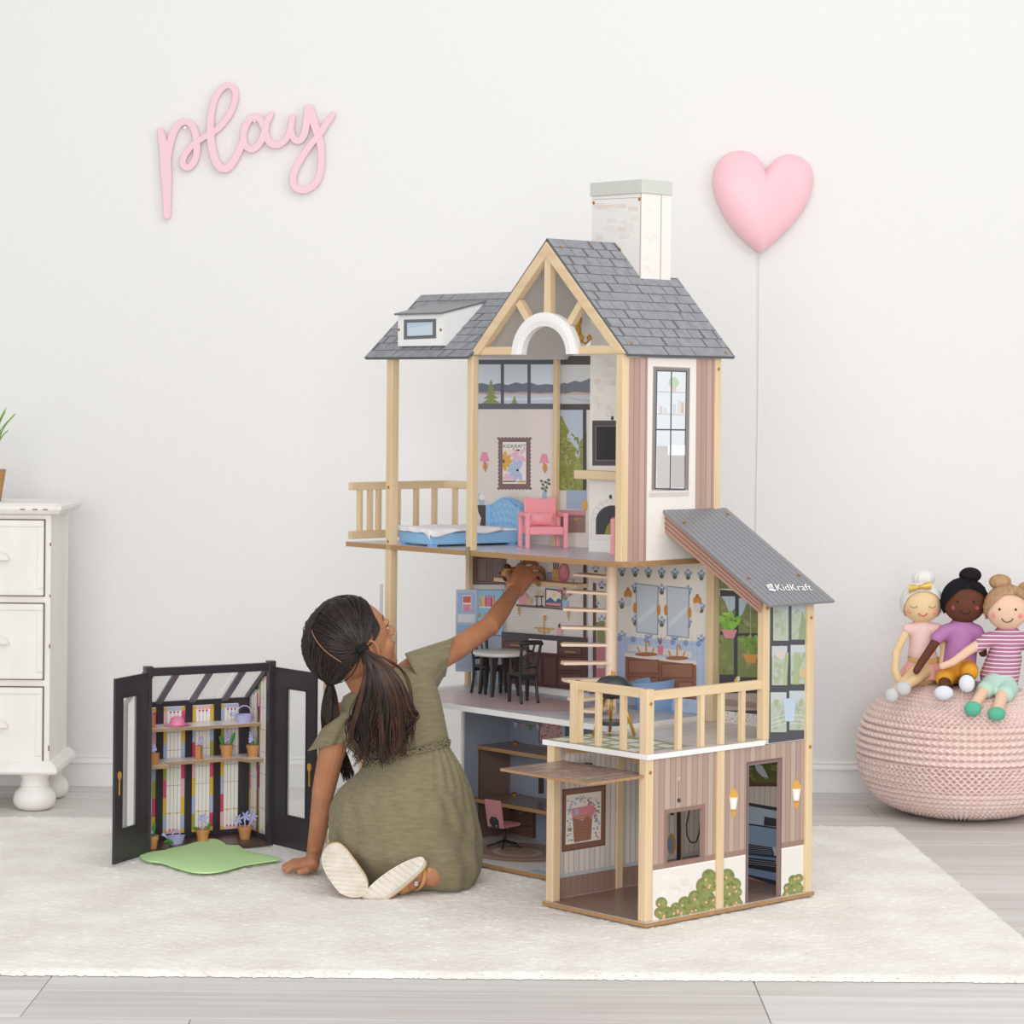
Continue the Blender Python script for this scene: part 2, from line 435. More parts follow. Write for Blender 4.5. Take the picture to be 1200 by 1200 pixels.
# ---- posts
pa = post(0, 0, .008, .447, .02); pa['label'] = 'pine corner post running from base to railing'
for z in (.29, .42): screw(pa, (.01, 0, z), (0, -1, 0))
post(0, .252, .008, ZB - .01, .02)
post(.195, .268, .008, ZB - .01, .018)
post(.195, -.0045, .008, ZB - .01, .02, d=.011)
pe = post(.457, -.006, .008, .592, .019)
for z in (.30, .56): screw(pe, (.4665, -.006, z), (0, -1, 0))
pf = post(.328, -.003, ZB, .60, .018)
screw(pf, (.337, -.003, .585), (0, -1, 0))
post(HB - .02, .25, ZB, .655, .02)
ph = post(.184, .253, Z3, 1.087, .019)
pk = post(.458, .252, Z3, 1.083, .018)
screw(pk, (.467, .252, 1.06), (0, -1, 0))
pi_ = post(.184, .703, Z3, 1.087, .0175)
post(.452, .722, Z3, 1.098, .012)
pj = post(.184, .968, .008, 1.085, .02)
for z in (.675, .795): screw(pj, (.184, .978, z), (-1, 0, 0))
post(.455, 1.01, .008, .657, .012)

# ---- walls: third floor
def wall_r(name, l0, l1, z0, z1, r, th=.006, m='board', lab=None):
    b = MB(); b.box((r, l0, z0), (r + th, l1, z1)); o = b.build(name, m, house)
    if lab: o['label'] = lab
    return o
M['cream'] = mat('cream board', 'e5dcd6', .35)
w1 = wall_r('wall_panel', .737, 1.012, Z3, 1.098, HB, m='cream', lab='cream wall panel with poster and lake window')
p = Print('r', HB, CC)
p.rect(620, 86, 1015, 318, '565b68'); p.rect(620, 108, 1015, 292, 'd9e3ec')
p.poly([(620, 200), (660, 196), (700, 205), (740, 196), (780, 205), (820, 192), (850, 200), (880, 190), (920, 205), (960, 200), (1015, 205), (1015, 246), (620, 246)], '6c7687')
p.poly([(620, 238), (680, 240), (720, 232), (800, 242), (850, 236), (930, 243), (1015, 238), (1015, 250), (620, 250)], 'c4a598')
p.rect(620, 248, 1015, 292, 'c6cfde')
p.poly([(660, 262), (700, 268), (780, 262), (860, 270), (1000, 260), (1000, 272), (700, 278)], 'dfe5ee')
def fir(X, top, bot, w, c='8b9454'):
    n = 5; L_, R_ = [], []
    for i in range(n):
        y0 = top + (bot - top) * i / n; y1 = top + (bot - top) * (i + 1) / n
        L_ += [(X - w * (i * .7) / n * .5, y0), (X - w * (i + 1) / n, y1)]; R_ += [(X + w * (i * .7) / n * .5, y0), (X + w * (i + 1) / n, y1)]
    p.poly(L_ + R_[::-1], c)
fir(702, 178, 292, 44); fir(812, 256, 292, 20)
p.rect(748, 108, 763, 292, '565b68'); p.rect(873, 108, 888, 292, '565b68'); p.rect(620, 292, 1015, 318, '5d606d')
def lampshade(x, y):
    p.poly([(x - 12, y), (x + 12, y), (x + 24, y + 43), (x - 24, y + 43)], 'e58fab'); p.rect(x - 5, y + 44, x + 5, y + 50, '8d4a3a')
    p.oval(x + 4, y + 66, 13, 20, 'd29a5e'); p.line([(x + 4, y + 50), (x + 4, y + 92)], 5, 'b57a3a')
lampshade(671, 520); lampshade(951, 528)
for i in range(10): p.oval(738 + i * 16.4, 455, 8, 6, '7f6466'); p.oval(738 + i * 16.4, 690, 8, 6, '7f6466')
for i in range(14): p.oval(740, 460 + i * 17.5, 6, 8, '7f6466'); p.oval(883, 460 + i * 17.5, 6, 8, '7f6466')
p.rect(739, 454, 884, 692, '7f6466'); p.rect(752, 468, 870, 672, '6d5558'); p.rect(756, 472, 867, 668, 'f3efe8')
p.text('KIDKRAFT', 760, 483, 106, 17, '3a3a40')
p.rect(757, 506, 867, 648, 'f0e6e2')
def flower(x, y, r0, c, n=7, w=.36, a0=0, clip=None):
    for i in range(n):
        a = a0 + 2 * math.pi * i / n; cx, cy = x + r0 * .58 * math.cos(a), y + r0 * .58 * math.sin(a)
        if 764 < cx + r0 * .35 * math.cos(a) < 862 and 508 < cy < 642: p.oval(cx, cy, r0 * .48, r0 * w * .6, c, 12, a)
p.poly([(757, 506), (800, 506), (790, 560), (800, 640), (757, 640)], 'f2e2cf')
flower(762, 562, 44, 'e2a940', 9); p.oval(762, 562, 6, 10, '8a5a2a')
flower(834, 532, 42, 'eebbd0', 8); p.oval(830, 510, 8, 4, '2f2d33')
flower(828, 604, 48, 'b3c4e2', 10, .4); p.oval(827, 604, 6, 6, '2f2d33')
p.poly([(757, 640), (775, 618), (800, 632), (815, 648), (757, 648)], 'eebbd0')
p.rect(757, 653, 818, 660, '8c6a5a'); p.rect(822, 655, 832, 661, 'b0a59c'); p.rect(834, 653, 866, 662, 'd99a3c')
p.poly([(638, 768), (694, 768), (690, 800), (676, 830), (690, 865), (648, 865), (656, 830), (642, 800)], '4b4347')
p.rect(650, 744, 694, 768, 'd8d8da'); p.poly([(642, 716), (668, 716), (672, 768), (645, 768)], 'aebcd0'); p.oval(660, 730, 15, 14, 'eeeeee')
p.poly([(944, 704), (962, 704), (966, 748), (940, 748)], '9eb6d8')
p.line([(953, 704), (948, 660)], 3, '6e7a5a'); p.line([(955, 704), (970, 655)], 3, '6e7a5a')
for x, y in ((938, 655), (945, 672), (958, 660), (972, 650), (975, 668), (962, 685), (943, 690), (958, 700)): p.oval(x, y, 8, 6, '5c6b48', rot=.6)
p.build('wall_print', w1)
w2 = wall_r('wall_panel', .267, .737, Z3, 1.098, HB, m='board', lab='wall panel printed with a lake window')
p = Print('r', HB, CD)
p.rect(60, 75, 235, 122, '534d50'); p.rect(60, 122, 235, 326, 'd6dadb')
p.poly([(60, 232), (90, 215), (110, 220), (150, 205), (180, 212), (235, 190), (235, 275), (60, 275)], '737b86')
p.poly([(60, 268), (100, 272), (150, 262), (235, 270), (235, 280), (60, 280)], 'c9b09c')
p.rect(60, 278, 235, 326, 'c9cfd8'); p.poly([(100, 290), (235, 305), (235, 320), (150, 305)], 'b7bdc6')
p.rect(60, 326, 235, 357, '534d50')
p.rect(60, 357, 212, 880, 'bac8d8')
p.poly([(60, 380), (85, 392), (100, 430), (122, 468), (108, 500), (138, 540), (162, 560), (150, 590), (170, 620), (200, 640), (200, 880), (60, 880)], '8c9047')
p.poly([(212, 470), (186, 510), (168, 560), (180, 580), (150, 640), (120, 720), (212, 760)], '989b50')
for k in range(80): p.oval(75 + rng.random() * 118, 480 + rng.random() * 300, 12, 5, rng.choice(['7c8040', 'a0a45c', '858a45']), 8, rng.random() * 3)
for k in range(30): p.oval(80 + rng.random() * 120, 420 + rng.random() * 400, 2.5, 2.5, 'e6e6d0', 6)
p.rect(193, 357, 210, 776, '4b474c')
p.rect(60, 776, 208, 880, 'e4dedb'); p.poly([(108, 772), (208, 778), (208, 878), (106, 872)], 'a2b5cf'); p.oval(203, 855, 14, 32, 'dfae4e')
p.rect(70, 878, 208, 905, 'cf97a2'); p.rect(78, 904, 206, 996, '9c7f78'); p.line([(78, 910), (206, 914)], 3, '735a55'); p.rect(146, 922, 168, 930, 'd0a040')
for x in range(85, 206, 14): p.line([(x, 935), (x, 992)], 1.5, '856a63')
p.build('wall_print', w2)
# chimney column and stack: one boxed stack from third floor to above the roof
M['stonecap'] = mat('grey green cap', 'cfd0c8', .5)
b = MB(); b.box((.385, .40, Z3), (HB, .549, 1.43)); ch = b.build('chimney', 'brickwhite', house)
b = MB(); b.box((.382, .397, 1.43), (HB + .001, .552, 1.459)); b.build('chimney_cap', 'stonecap', ch, bevel=.001)
p = Print('r', .385, CB)
p.rect(222, 165, 446, 168, 'b7a7a6'); p.quad(218, 196, 203, 447, 180, 186, 'c5b8b6'); p.line([(217, 216), (447, 205)], 2.5, 'a89a98')
p.line([(445, 140), (439, 585)], 4, 'c6a998')
def patches(pr, x0, y0, x1, y1, n, w, h, cols=('e6ddd5', 'e9e1da', 'e3d8cf', 'e8e4e4')):
    for k in range(n):
        x, y = rng.uniform(x0, x1 - w), rng.uniform(y0, y1 - h); pr.rect(x, y, x + w * rng.uniform(.6, 1), y + h, rng.choice(cols))
patches(p, 220, 225, 440, 420, 26, 46, 20)
p.crop = CD
patches(p, 235, 70, 375, 400, 16, 42, 28)
p.rect(240, 412, 420, 648, '655b5c'); p.rect(243, 416, 420, 643, '51494b'); p.rect(258, 440, 420, 622, '7b7274'); p.rect(262, 444, 420, 618, '2d2b2c'); p.rect(300, 446, 420, 616, '262526')
p.oval(345, 400, 8, 12, '4b4a4e')
def arch(pr, xc, yb, w, h, c, n=14):
    pr.poly([(xc - w, yb)] + [(xc - w * math.cos(math.pi * i / n), yb - h * .45 - h * .55 * math.sin(math.pi * i / n)) for i in range(n + 1)] + [(xc + w, yb)], c)
arch(p, 345, 1034, 113, 212, 'd8cec6'); arch(p, 345, 1032, 110, 208, 'eae3dc')
for i in range(11):
    a = math.pi * i / 10; p.line([(345 - 80 * math.cos(a), 925 - 85 * math.sin(a)), (345 - 110 * math.cos(a), 925 - 112 * math.sin(a))], 2.5, 'c9bdb4')
arch(p, 345, 1006, 86, 152, '4a484a'); arch(p, 348, 1004, 80, 145, '3c3d41')
p.poly([(305, 1004), (318, 960), (350, 925), (380, 950), (390, 1004)], '8d8a2c'); p.oval(336, 810, 8, 12, '4b4a4e')
p.build('chimney_front_print', ch)
p = Print('l', .40, CB)
p.quad(452, 158, 161, 543, 165, 168, 'b7a7a6'); p.quad(450, 180, 186, 543, 188, 194, 'c5b8b6'); p.line([(541, 140), (535, 590)], 4, 'c29a7f')
patches(p, 455, 205, 535, 580, 14, 36, 18, ('efe4da', 'f2e9e0', 'ece0d4'))
p.build('chimney_side_print', ch)
for X, Y in ((224, 231), (438, 214)): q = on_r(*cp(CB, X, Y), .385); screw(ch, q, (-1, 0, 0))
q0, q1 = on_r(681, 556, .37), on_r(728, 557, .37)
beam((.372, .57, q0.z), (.372, .40, q0.z), .026, .019, 'y', 'mantel')

# tower side wall (outside face looks right-front)
def holed(name, parent_mat, rects, l0, th, lab=None):
    b = MB()
    for r0, z0, r1, z1 in rects: b.box((r0, l0, z0), (r1, l0 + th, z1))
    o = b.build(name, parent_mat, house)
    if lab: o['label'] = lab
    return o
M['sidecream'] = mat('pale stone board', 'ece7e0', .4)
ws = holed('side_wall', 'sidecream', [(.202, Z3, .460, 1.08)], .255, .006, 'tower side wall with printed tall window')
def stripes(pr, u0, u1, z0, z1, w, cols=('b39487', 'ab8b7e', 'bb9e90', 'b08f82'), gap='8a6a5e'):
    pr.uvpoly([(u0, z0), (u1, z0), (u1, z1), (u0, z1)], gap); u = u0; k = 0
    while u < u1 - .001:
        e = min(u + w - .0014, u1); pr.uvpoly([(u, z0), (e, z0), (e, z1), (u, z1)], cols[(k * 7) % len(cols)]); u += w; k += 1
p = Print('l', .255, CD)
ua = p.uv(525, 600)[0]; ub = p.uv(778, 600)[0]
stripes(p, .2025, ua, Z3, 1.08, .0165); stripes(p, ub, .459, Z3, 1.08, .0165)
patches(p, 535, 100, 765, 1100, 18, 40, 22, ('efeae4', 'e6e0d8', 'ebe5de'))
p.poly([(557, 130), (750, 138), (742, 778), (548, 776)], '9a908d'); p.poly([(562, 136), (745, 144), (738, 772), (553, 770)], '857c79')
p.poly([(574, 150), (732, 155), (722, 775), (564, 770)], '46464c'); p.poly([(579, 156), (727, 161), (717, 767), (570, 763)], 'dde3e8')
for z in (262, 378): p.line([(578, z), (724, z + 6)], 6, 'c9c3bf')
p.oval(664, 215, 28, 28, 'bccdb4'); p.rect(655, 235, 676, 262, 'dcc3b0')
for x, h, c in ((590, 40, 'd8c3c6'), (612, 30, 'cfd5dc'), (660, 50, 'c9d1da'), (685, 70, 'd9d3cc'), (702, 60, 'cbb9a9')): p.rect(x, 376 - h, x + 14, 376, c)
p.rect(576, 545, 640, 765, 'c6c0be'); p.rect(632, 540, 722, 592, 'eef0f2'); p.rect(650, 595, 720, 762, 'c0bbba')
for x in range(660, 720, 14): p.line([(x, 600), (x, 760)], 2, 'b0aaa8')
p.poly([(649, 153), (655, 153), (647, 772), (641, 772)], '46464c'); p.quad(568, 456, 463, 728, 458, 465, '46464c')
p.poly([(535, 780), (746, 775), (742, 806), (536, 812)], 'cfc8c0'); p.poly([(537, 783), (744, 778), (744, 784), (537, 790)], 'e6e0d9')
p.build('wall_print', ws)

# ---- kitchen and bath back wall, lower room
kw = wall_r('wall_panel', .645, 1.018, ZK, .657, HB, m='board', lab='kitchen wall panel with subway tile print')
p = Print('r', HB, CE)
p.rect(180, 105, 925, 1000, 'e8e3df')
for i in range(36):
    y = 112 + i * 15.3
    p.line([(390, y), (925, y + 3)], 1.5, 'c4bbb6')
    for j in range(14): x = 392 + j * 40 + (i % 2) * 20; p.line([(x, y), (x, y + 15)], 1.3, 'c9c0bb')
p.rect(190, 104, 402, 300, '5f4a48'); p.rect(203, 112, 299, 292, '6d5654'); p.rect(305, 114, 397, 294, '6d5654')
for x in (215, 318): p.rect(x, 128, x + 68, 280, '4f3d3c'); p.rect(x + 6, 134, x + 62, 274, '735b58')
p.rect(492, 105, 588, 200, '4b4a52'); p.rect(498, 105, 582, 195, 'a8c3dc')
p.rect(190, 300, 400, 955, 'c9c6c9'); p.rect(213, 330, 395, 950, '6f7d94'); p.rect(222, 335, 388, 620, '8ec1e0'); p.rect(222, 630, 388, 945, '9aa7bb')
for j, c in enumerate(('e7a93a', 'e8c24a', 'd94a6a', 'e06a8a', 'c83a58', 'e7903a')): p.rect(240 + j * 17, 385, 254 + j * 17, 440, c); p.rect(244 + j * 17, 366, 250 + j * 17, 386, 'f1d24a' if j < 2 else 'd02a4a')
p.rect(236, 440, 372, 448, 'dfeaf3'); p.oval(240, 495, 12, 14, 'b89a6a'); p.rect(262, 475, 370, 520, '7fb1d4'); p.rect(236, 522, 372, 530, 'dfeaf3')
p.poly([(470, 425), (820, 455), (820, 466), (470, 438)], '6a4a46')
for x, y in ((487, 442), (804, 470)): p.poly([(x - 8, y), (x + 8, y), (x + 5, y + 58), (x, y + 60)], 'c9963f')
p.oval(515, 390, 32, 38, 'e79aae'); p.poly([(528, 385), (572, 388), (565, 430), (535, 430)], 'd9b98c')
for x in (602, 632): p.line([(x, 380), (x, 440)], 6, '3a3234'); p.rect(x - 14, 372, x + 14, 380, '3a3234'); p.rect(x - 8, 338, x + 8, 372, 'd8b98a'); p.rect(x - 12, 432, x + 12, 440, '3a3234')
p.poly([(655, 322), (765, 336), (765, 446), (655, 438)], '4c4248'); p.poly([(663, 332), (757, 344), (757, 438), (663, 430)], 'eadfd6'); p.oval(712, 368, 12, 12, 'eac87a')
p.poly([(663, 400), (690, 380), (720, 410), (740, 385), (757, 400), (757, 438), (663, 430)], '4f6380'); p.poly([(663, 415), (757, 420), (757, 438), (663, 430)], 'd88aa0')
p.poly([(762, 402), (803, 405), (800, 452), (766, 450)], '9db8de')
for x, y in ((745, 340), (778, 328), (800, 345), (815, 360), (770, 365)): p.line([(785, 402), (x, y)], 3, '6f8a58'); p.oval(x, y, 10, 10, 'c8487a')
p.line([(650, 600), (650, 505), (655, 496), (660, 505), (660, 530)], 9, 'c99638'); p.line([(590, 575), (715, 585)], 9, 'c99638'); p.line([(617, 575), (617, 600), (680, 605), (680, 585)], 8, 'c99638'); p.line([(650, 580), (650, 630)], 9, 'c99638')
p.poly([(735, 575), (763, 575), (766, 643), (732, 640)], 'e5a3b6'); p.rect(743, 550, 755, 574, '3a3a3e')
p.poly([(380, 600), (930, 640), (930, 690), (380, 655)], '4a4448'); p.poly([(380, 650), (930, 690), (930, 985), (380, 925)], '5b3f3c')
p.poly([(555, 645), (735, 660), (735, 740), (555, 725)], 'e9e5e2')
for a in ((395, 660, 550, 705), (740, 695, 895, 750), (740, 760, 895, 850), (740, 865, 895, 950), (555, 745, 640, 930), (645, 755, 735, 945), (395, 720, 550, 910)):
    p.rect(*a, '412c2b'); p.rect(a[0] + 6, a[1] + 6, a[2] - 6, a[3] - 6, '674845')
for x, y in ((440, 685), (785, 728), (785, 800), (785, 905)): p.line([(x, y), (x + 70, y + 5)], 5, 'c99638')
p.rect(903, 150, 922, 985, '5a3f3e')
p.rect(664, 224, 705, 276, '7f93b4'); p.rect(664, 222, 705, 228, '5a5a62')
for x, y in ((702, 145), (718, 142), (735, 148)): p.line([(x, y), (x + (720 - x) * .3, 205)], 8, '7a4f40')
p.rect(697, 204, 742, 284, 'd8ad5c')
p.oval(772, 226, 36, 62, 'd66a80'); p.oval(772, 222, 27, 48, 'e58fa0'); p.oval(768, 206, 15, 20, 'eaa2b0')
p.poly([(590, 262), (660, 268), (655, 225), (636, 190), (612, 205), (595, 240)], '4d5a34'); p.rect(602, 245, 655, 275, '6b4a38')
p.line([(650, 255), (835, 268)], 4, 'b98a3c'); p.line([(835, 262), (835, 285)], 5, 'b98a3c')
p.build('wall_print', kw)
bw = wall_r('wall_panel', .256, .645, ZB, .657, HB, m='board', lab='bathroom wall panel with blue flower wallpaper')
p = Print('r', HB, CF)
p.uvpoly([(.258, ZB), (.64, ZB), (.64, .655), (.258, .655)], 'e9e4da')
def sprig(x, y, k=1.0):
    for dx, dy in ((0, -14), (-12, -2), (12, -2), (-8, 6), (8, 6)): p.oval(x + dx * k, y + dy * k, 7 * k, 8 * k, '8fa5cc', 8)
    p.poly([(x - 12 * k, y + 14 * k), (x + 12 * k, y + 14 * k), (x + 6 * k, y + 30 * k), (x - 6 * k, y + 30 * k)], '5b6650'); p.oval(x, y + 12 * k, 3 * k, 14 * k, '5b6650', 8)
for i in range(9):
    for j in range(5):
        x = 72 + i * 62; y = 345 + j * 76 + i * 3.2
        if (i + j) % 2 == 0 or j == 0: sprig(x + (0 if j else 0), y)
p.poly([(40, 650), (585, 690), (585, 1050), (40, 1000)], 'b6c6e2')
for i in range(24): p.line([(45 + i * 24, 652), (45 + i * 24, 1000)], 1.4, '93a8cc')
for i in range(8): p.line([(40, 665 + i * 40), (585, 705 + i * 40)], 1.4, '93a8cc')
for x in (250, 310, 375, 435, 495, 555, 185): p.oval(x, 672 + (x - 180) * .07, 12, 14, '8298c4', 10)
def mirror(x0, y0, x1, y1, dy):
    p.poly([(x0 - 5, y0 - 5), (x1 + 5, y0 + dy - 5), (x1 + 3, y1 + dy + 5), (x0 - 3, y1 + 5)], '8b97a3'); p.poly([(x0, y0), (x1, y0 + dy), (x1 - 2, y1 + dy), (x0 + 2, y1)], 'c3cfdb')
    p.poly([(x0 + 8, y1 - 60), (x1 - 8, y0 + 90), (x1 - 8, y0 + 120), (x0 + 8, y1 - 28)], 'd3dde6')
mirror(265, 418, 363, 640, 12); mirror(410, 430, 508, 655, 12)
for x, y in ((258, 530), (368, 540), (402, 540), (513, 552)): p.oval(x, y, 9, 26, 'c98736')
for x, y in ((224, 465), (549, 495)):
    p.oval(x, y, 20, 22, 'c98736'); p.oval(x, y + 35, 17, 25, 'd9d6d8'); p.oval(x, y - 22, 8, 10, 'b37428')
p.poly([(228, 700), (525, 735), (525, 762), (228, 730)], 'ddd6d0')
p.poly([(208, 738), (548, 780), (548, 797), (208, 757)], 'e5dcd4'); p.poly([(212, 757), (545, 797), (545, 960), (212, 930)], '8f5f49')
for a in ((225, 772, 370, 838), (382, 790, 530, 858), (225, 850, 290, 930), (300, 855, 372, 930), (384, 865, 450, 940), (458, 875, 530, 950)):
    p.rect(*a, '6e4434'); p.rect(a[0] + 4, a[1] + 4, a[2] - 4, a[3] - 4, '9a6a52')
for x, y in ((310, 712), (455, 730)):
    p.oval(x, y + 35, 54, 10, 'a5673a'); p.line([(x, y + 25), (x, y - 20), (x + 6, y - 28), (x + 14, y - 20), (x + 14, y - 5)], 7, 'c58a35'); p.line([(x - 40, y), (x - 30, y + 25)], 7, 'c58a35'); p.line([(x + 36, y + 5), (x + 28, y + 28)], 7, 'c58a35')
p.poly([(363, 705), (391, 708), (388, 750), (366, 748)], 'd77a92')
for x, c in ((370, '5a4a50'), (380, '8a5a5a'), (388, 'c9a0a0')): p.line([(378, 705), (x + (x - 378) * .8, 668)], 4, c)
p.build('wall_print', bw)
# stair alcove behind the column
p = Print('r', HB - .0005, CE)
p.rect(940, 160, 1030, 640, 'e9e4da')
for x, y in ((973, 195), (1010, 300), (973, 420), (1010, 520)):
    for dx, dy in ((0, -16), (-14, 0), (14, 0)): p.oval(x + dx, y + dy, 9, 10, '8fa5cc', 8)
    p.oval(x, y + 20, 14, 8, '5b6650')
p.rect(954, 290, 975, 990, '6a4a46'); p.rect(922, 150, 940, 985, 'efedf0'); p.poly([(975, 540), (1030, 535), (1030, 700), (985, 720)], '8b8f55'); p.poly([(975, 690), (1030, 700), (1030, 985), (975, 985)], 'c77d86'); p.rect(978, 805, 1028, 835, 'e9c9cc')
p.build('stair_alcove_print', kw)

# sun-room panel with dark framed windows, beyond the post
b = MB(); b.prism([(HB, .008, ZB), (HB, .25, ZB), (HB, .25, .748), (HB, .008, .602)], (.006, 0, 0)); sw = b.build('wall_panel', 'board', house); sw['label'] = 'sun room wall panel printed with dark window frames'
p = Print('r', HB, CF)
M['dark'] = mat('charcoal paint', '45464c', .4)
p.uvpoly([(.012, ZB), (.25, ZB), (.25, .60), (.012, .60)], '46464d')
for x0, y0, x1, y1 in ((642, 380, 728, 440), (740, 400, 840, 470), (638, 475, 726, 640), (742, 482, 834, 648), (634, 655, 720, 842), (738, 662, 830, 855)):
    p.rect(x0, y0, x1, y1, '7d8756')
    for k in range(7): p.oval(rng.uniform(x0 + 12, x1 - 12), rng.uniform(y0 + 12, y1 - 12), 11, 11, rng.choice(['8c9462', '6f7a4c', '98a06c']), 8)
p.poly([(660, 475), (726, 475), (726, 530), (700, 560), (680, 500)], 'b9cddf'); p.poly([(745, 485), (790, 485), (760, 560), (745, 570)], 'b9cddf')
def hang(x, ytop, y, leaf, pot, rx):
    p.line([(x - 2, ytop), (x, y)], 3, 'b9b09c')
    for k in range(16): p.oval(x + rng.uniform(-rx, rx), y + rng.uniform(-30, 40), 22, 8, rng.choice(leaf), 8, rng.uniform(0, 3.1))
    p.poly([(x - 36, y + 45), (x + 36, y + 48), (x + 22, y + 88), (x - 20, y + 86)], pot)
hang(700, 480, 585, ('8cc63f', '9bd04a', '7ab535'), 'd88f9a', 42); hang(800, 500, 700, ('78a040', '8ab04c', '6b9038'), 'd49a3a', 46)
p.rect(700, 650, 703, 668, 'c98f99')
p.poly([(735, 850), (748, 850), (745, 880), (722, 880), (722, 866)], 'd9c23c'); p.oval(742, 862, 7, 12, 'f0ead6')
p.poly([(612, 1005), (840, 1030), (840, 1090), (612, 1065)], 'e9e4e0'); p.poly([(612, 930), (830, 930), (830, 1010), (650, 1010), (650, 950)], 'b8a69c')
p.poly([(640, 950), (825, 975), (825, 1000), (640, 985)], '9a857a'); p.oval(768, 1058, 10, 10, '5a524a')
for k in range(30): p.oval(rng.uniform(625, 830), 1030 + rng.uniform(-8, 35), 4, 4, rng.choice(['b9a9a0', 'cdbfb6', 'a8b0c0']), 6)
p.line([(612, 930), (612, 1065)], 6, '46464d'); p.line([(612, 1067), (840, 1092)], 4, 'bdb3ac')
p.build('wall_print', sw)

# lower room
M['dustyblue'] = mat('dusty blue board', '9ba5b6', .4)
lw = holed('side_panel', 'dustyblue', [], 0, 0) if False else None
b = MB(); b.box((.335, .886, .008), (HB, .892, ZK - .012)); lw = b.build('side_panel', 'dustyblue', house)
b = MB(); b.box((.33, .886, .008), (.335, .893, ZK - .012)); b.build('panel_edge', 'whiteboard', lw)
dw = wall_r('wall_panel', .276, .892, .008, ZK - .012, HB, m='dustyblue', lab='blue back wall of the study')
p = Print('l', .886, CG)
p.poly([(162, 305), (315, 290), (315, 735), (160, 760)], '7d6258'); p.poly([(162, 305), (172, 304), (170, 758), (160, 760)], '6b5249')
p.build('panel_print', lw)
p = Print('r', HB, CG)
p.rect(302, 590, 432, 748, '5a4038'); p.rect(312, 602, 418, 668, '6f5248'); p.rect(312, 676, 418, 742, '6f5248'); p.oval(360, 610, 6, 5, 'b08a4a')
p.line([(322, 168), (350, 188), (400, 204), (450, 202), (485, 190), (520, 178)], 2, '4a4a4a')
for i, c in enumerate(('d8cfc8', 'd795a4', '7b8550', 'e3dad3', 'd795a4', '7b8550')):
    x, y = 325 + i * 36, 176 + (18, 26, 30, 30, 22, 6)[i] * .9; p.poly([(x, y - 8), (x + 24, y - 2), (x + 10, y + 24)], c)
p.rect(446, 172, 640, 282, '5f6b80'); p.rect(452, 176, 570, 276, 'd9a7ad')
for k in range(70): p.oval(rng.uniform(456, 566), rng.uniform(180, 272), 5, 4, rng.choice(['c4596c', 'e9cfd0', '9c6a5a', 'e8b8b0', 'b9d0c0']), 6)
p.rect(556, 180, 570, 276, 'b9d8d0'); p.rect(444, 425, 470, 520, '4a3a34')
p.build('wall_print', dw)
def shelf(name, X0, Y0, X1, Y1, rf):
    z = on_r(*cp(CG, X0, Y0), rf).z
    b = MB(); b.box((rf, .29, z - .009), (HB, .884, z)); return b.build(name, 'brownshelf', house)
M['brownshelf'] = mat('brown printed shelf', '8e7468', .25)
for rf, Y0 in ((.372, 293), (.355, 535)):
    z = on_l(*cp(CG, 155, Y0), .886).z
    b = MB(); b.box((rf, .30, z - .008), (HB, .886, z), 1); b.box((rf - .0005, .30, z - .008), (rf, .886, z), 0); b.build('shelf', ['mdf_y', 'brownshelf'], house)
    b = MB(); b.lathe([(.007, z), (.007, z + .003), (.003, z + .007)], (HB - .02, .85, 0), 10); b.build('knob', 'screw', house)

# ---- garage: left inner wall, back wall, right wall with window and door
M['garagewall'] = mat('striped garage board', 'd6cfc8', .3)
gw = holed('partition_wall', 'garagewall', [(.02, .008, HB, ZB - .01)], .272, .006, 'garage inner wall with bread basket poster')
p = Print('l', .272, CG)
stripes(p, .02, .47, .008, .315, .0145, ('d9d2ca', 'd3cbc3', 'dcd5ce'), '9b8177')
def tl(x): return p.uv(x, 900)[0]
p.uvpoly([(.02, .008), (.47, .008), (.47, .05), (.02, .05)], '94776a')
for i in range(28): p.uvpoly([(.02 + i * .016, .008), (.0215 + i * .016, .008), (.0215 + i * .016, .048), (.02 + i * .016, .048)], '7d6157')
p.uvpoly([(.02, .048), (.47, .048), (.47, .056), (.02, .056)], 'b9bac0')
p.poly([(555, 500), (760, 478), (757, 762), (553, 795)], '6f4a3c'); p.poly([(562, 507), (753, 487), (750, 755), (560, 786)], '815746'); p.poly([(574, 528), (738, 508), (735, 735), (570, 760)], 'e9e1d6')
for k in range(34): p.oval(rng.uniform(582, 730), rng.uniform(535, 575), 6, 4, rng.choice(['8ca0cc', 'd9929c', '7b8556', '9db0d8']), 6, rng.random() * 3)
for k in range(26): p.oval(rng.uniform(580, 600), rng.uniform(580, 745), 5, 5, rng.choice(['8ca0cc', '7b8556', 'a8b8da']), 6); p.oval(rng.uniform(702, 730), rng.uniform(580, 725), 5, 6, rng.choice(['d9929c', '7b8556', '8ca0cc']), 6)
p.poly([(603, 625), (697, 605), (690, 735), (610, 750)], '9b6a54'); p.poly([(598, 590), (705, 572), (707, 605), (690, 640), (670, 622), (650, 650), (625, 640), (600, 630)], 'd8808e')
p.poly([(610, 625), (690, 612), (690, 622), (612, 638)], 'b98a5a')
for i in range(8): p.line([(606, 645 + i * 13), (690, 630 + i * 13)], 2, '7f523f')
p.oval(622, 605, 12, 14, 'a9b4c8')
p.crop = CH
p.line([(462, 470), (448, 540), (450, 600), (470, 632), (495, 630), (512, 580), (517, 522)], 7, '3d3a3c')
p.rect(398, 470, 418, 730, '3d2f2d'); p.rect(418, 470, 425, 730, 'c9a77a'); p.oval(372, 640, 22, 55, 'c4954a'); p.oval(366, 642, 14, 42, '7d8ca8'); p.rect(366, 480, 384, 494, '3a3a3c')
p.build('wall_print', gw)
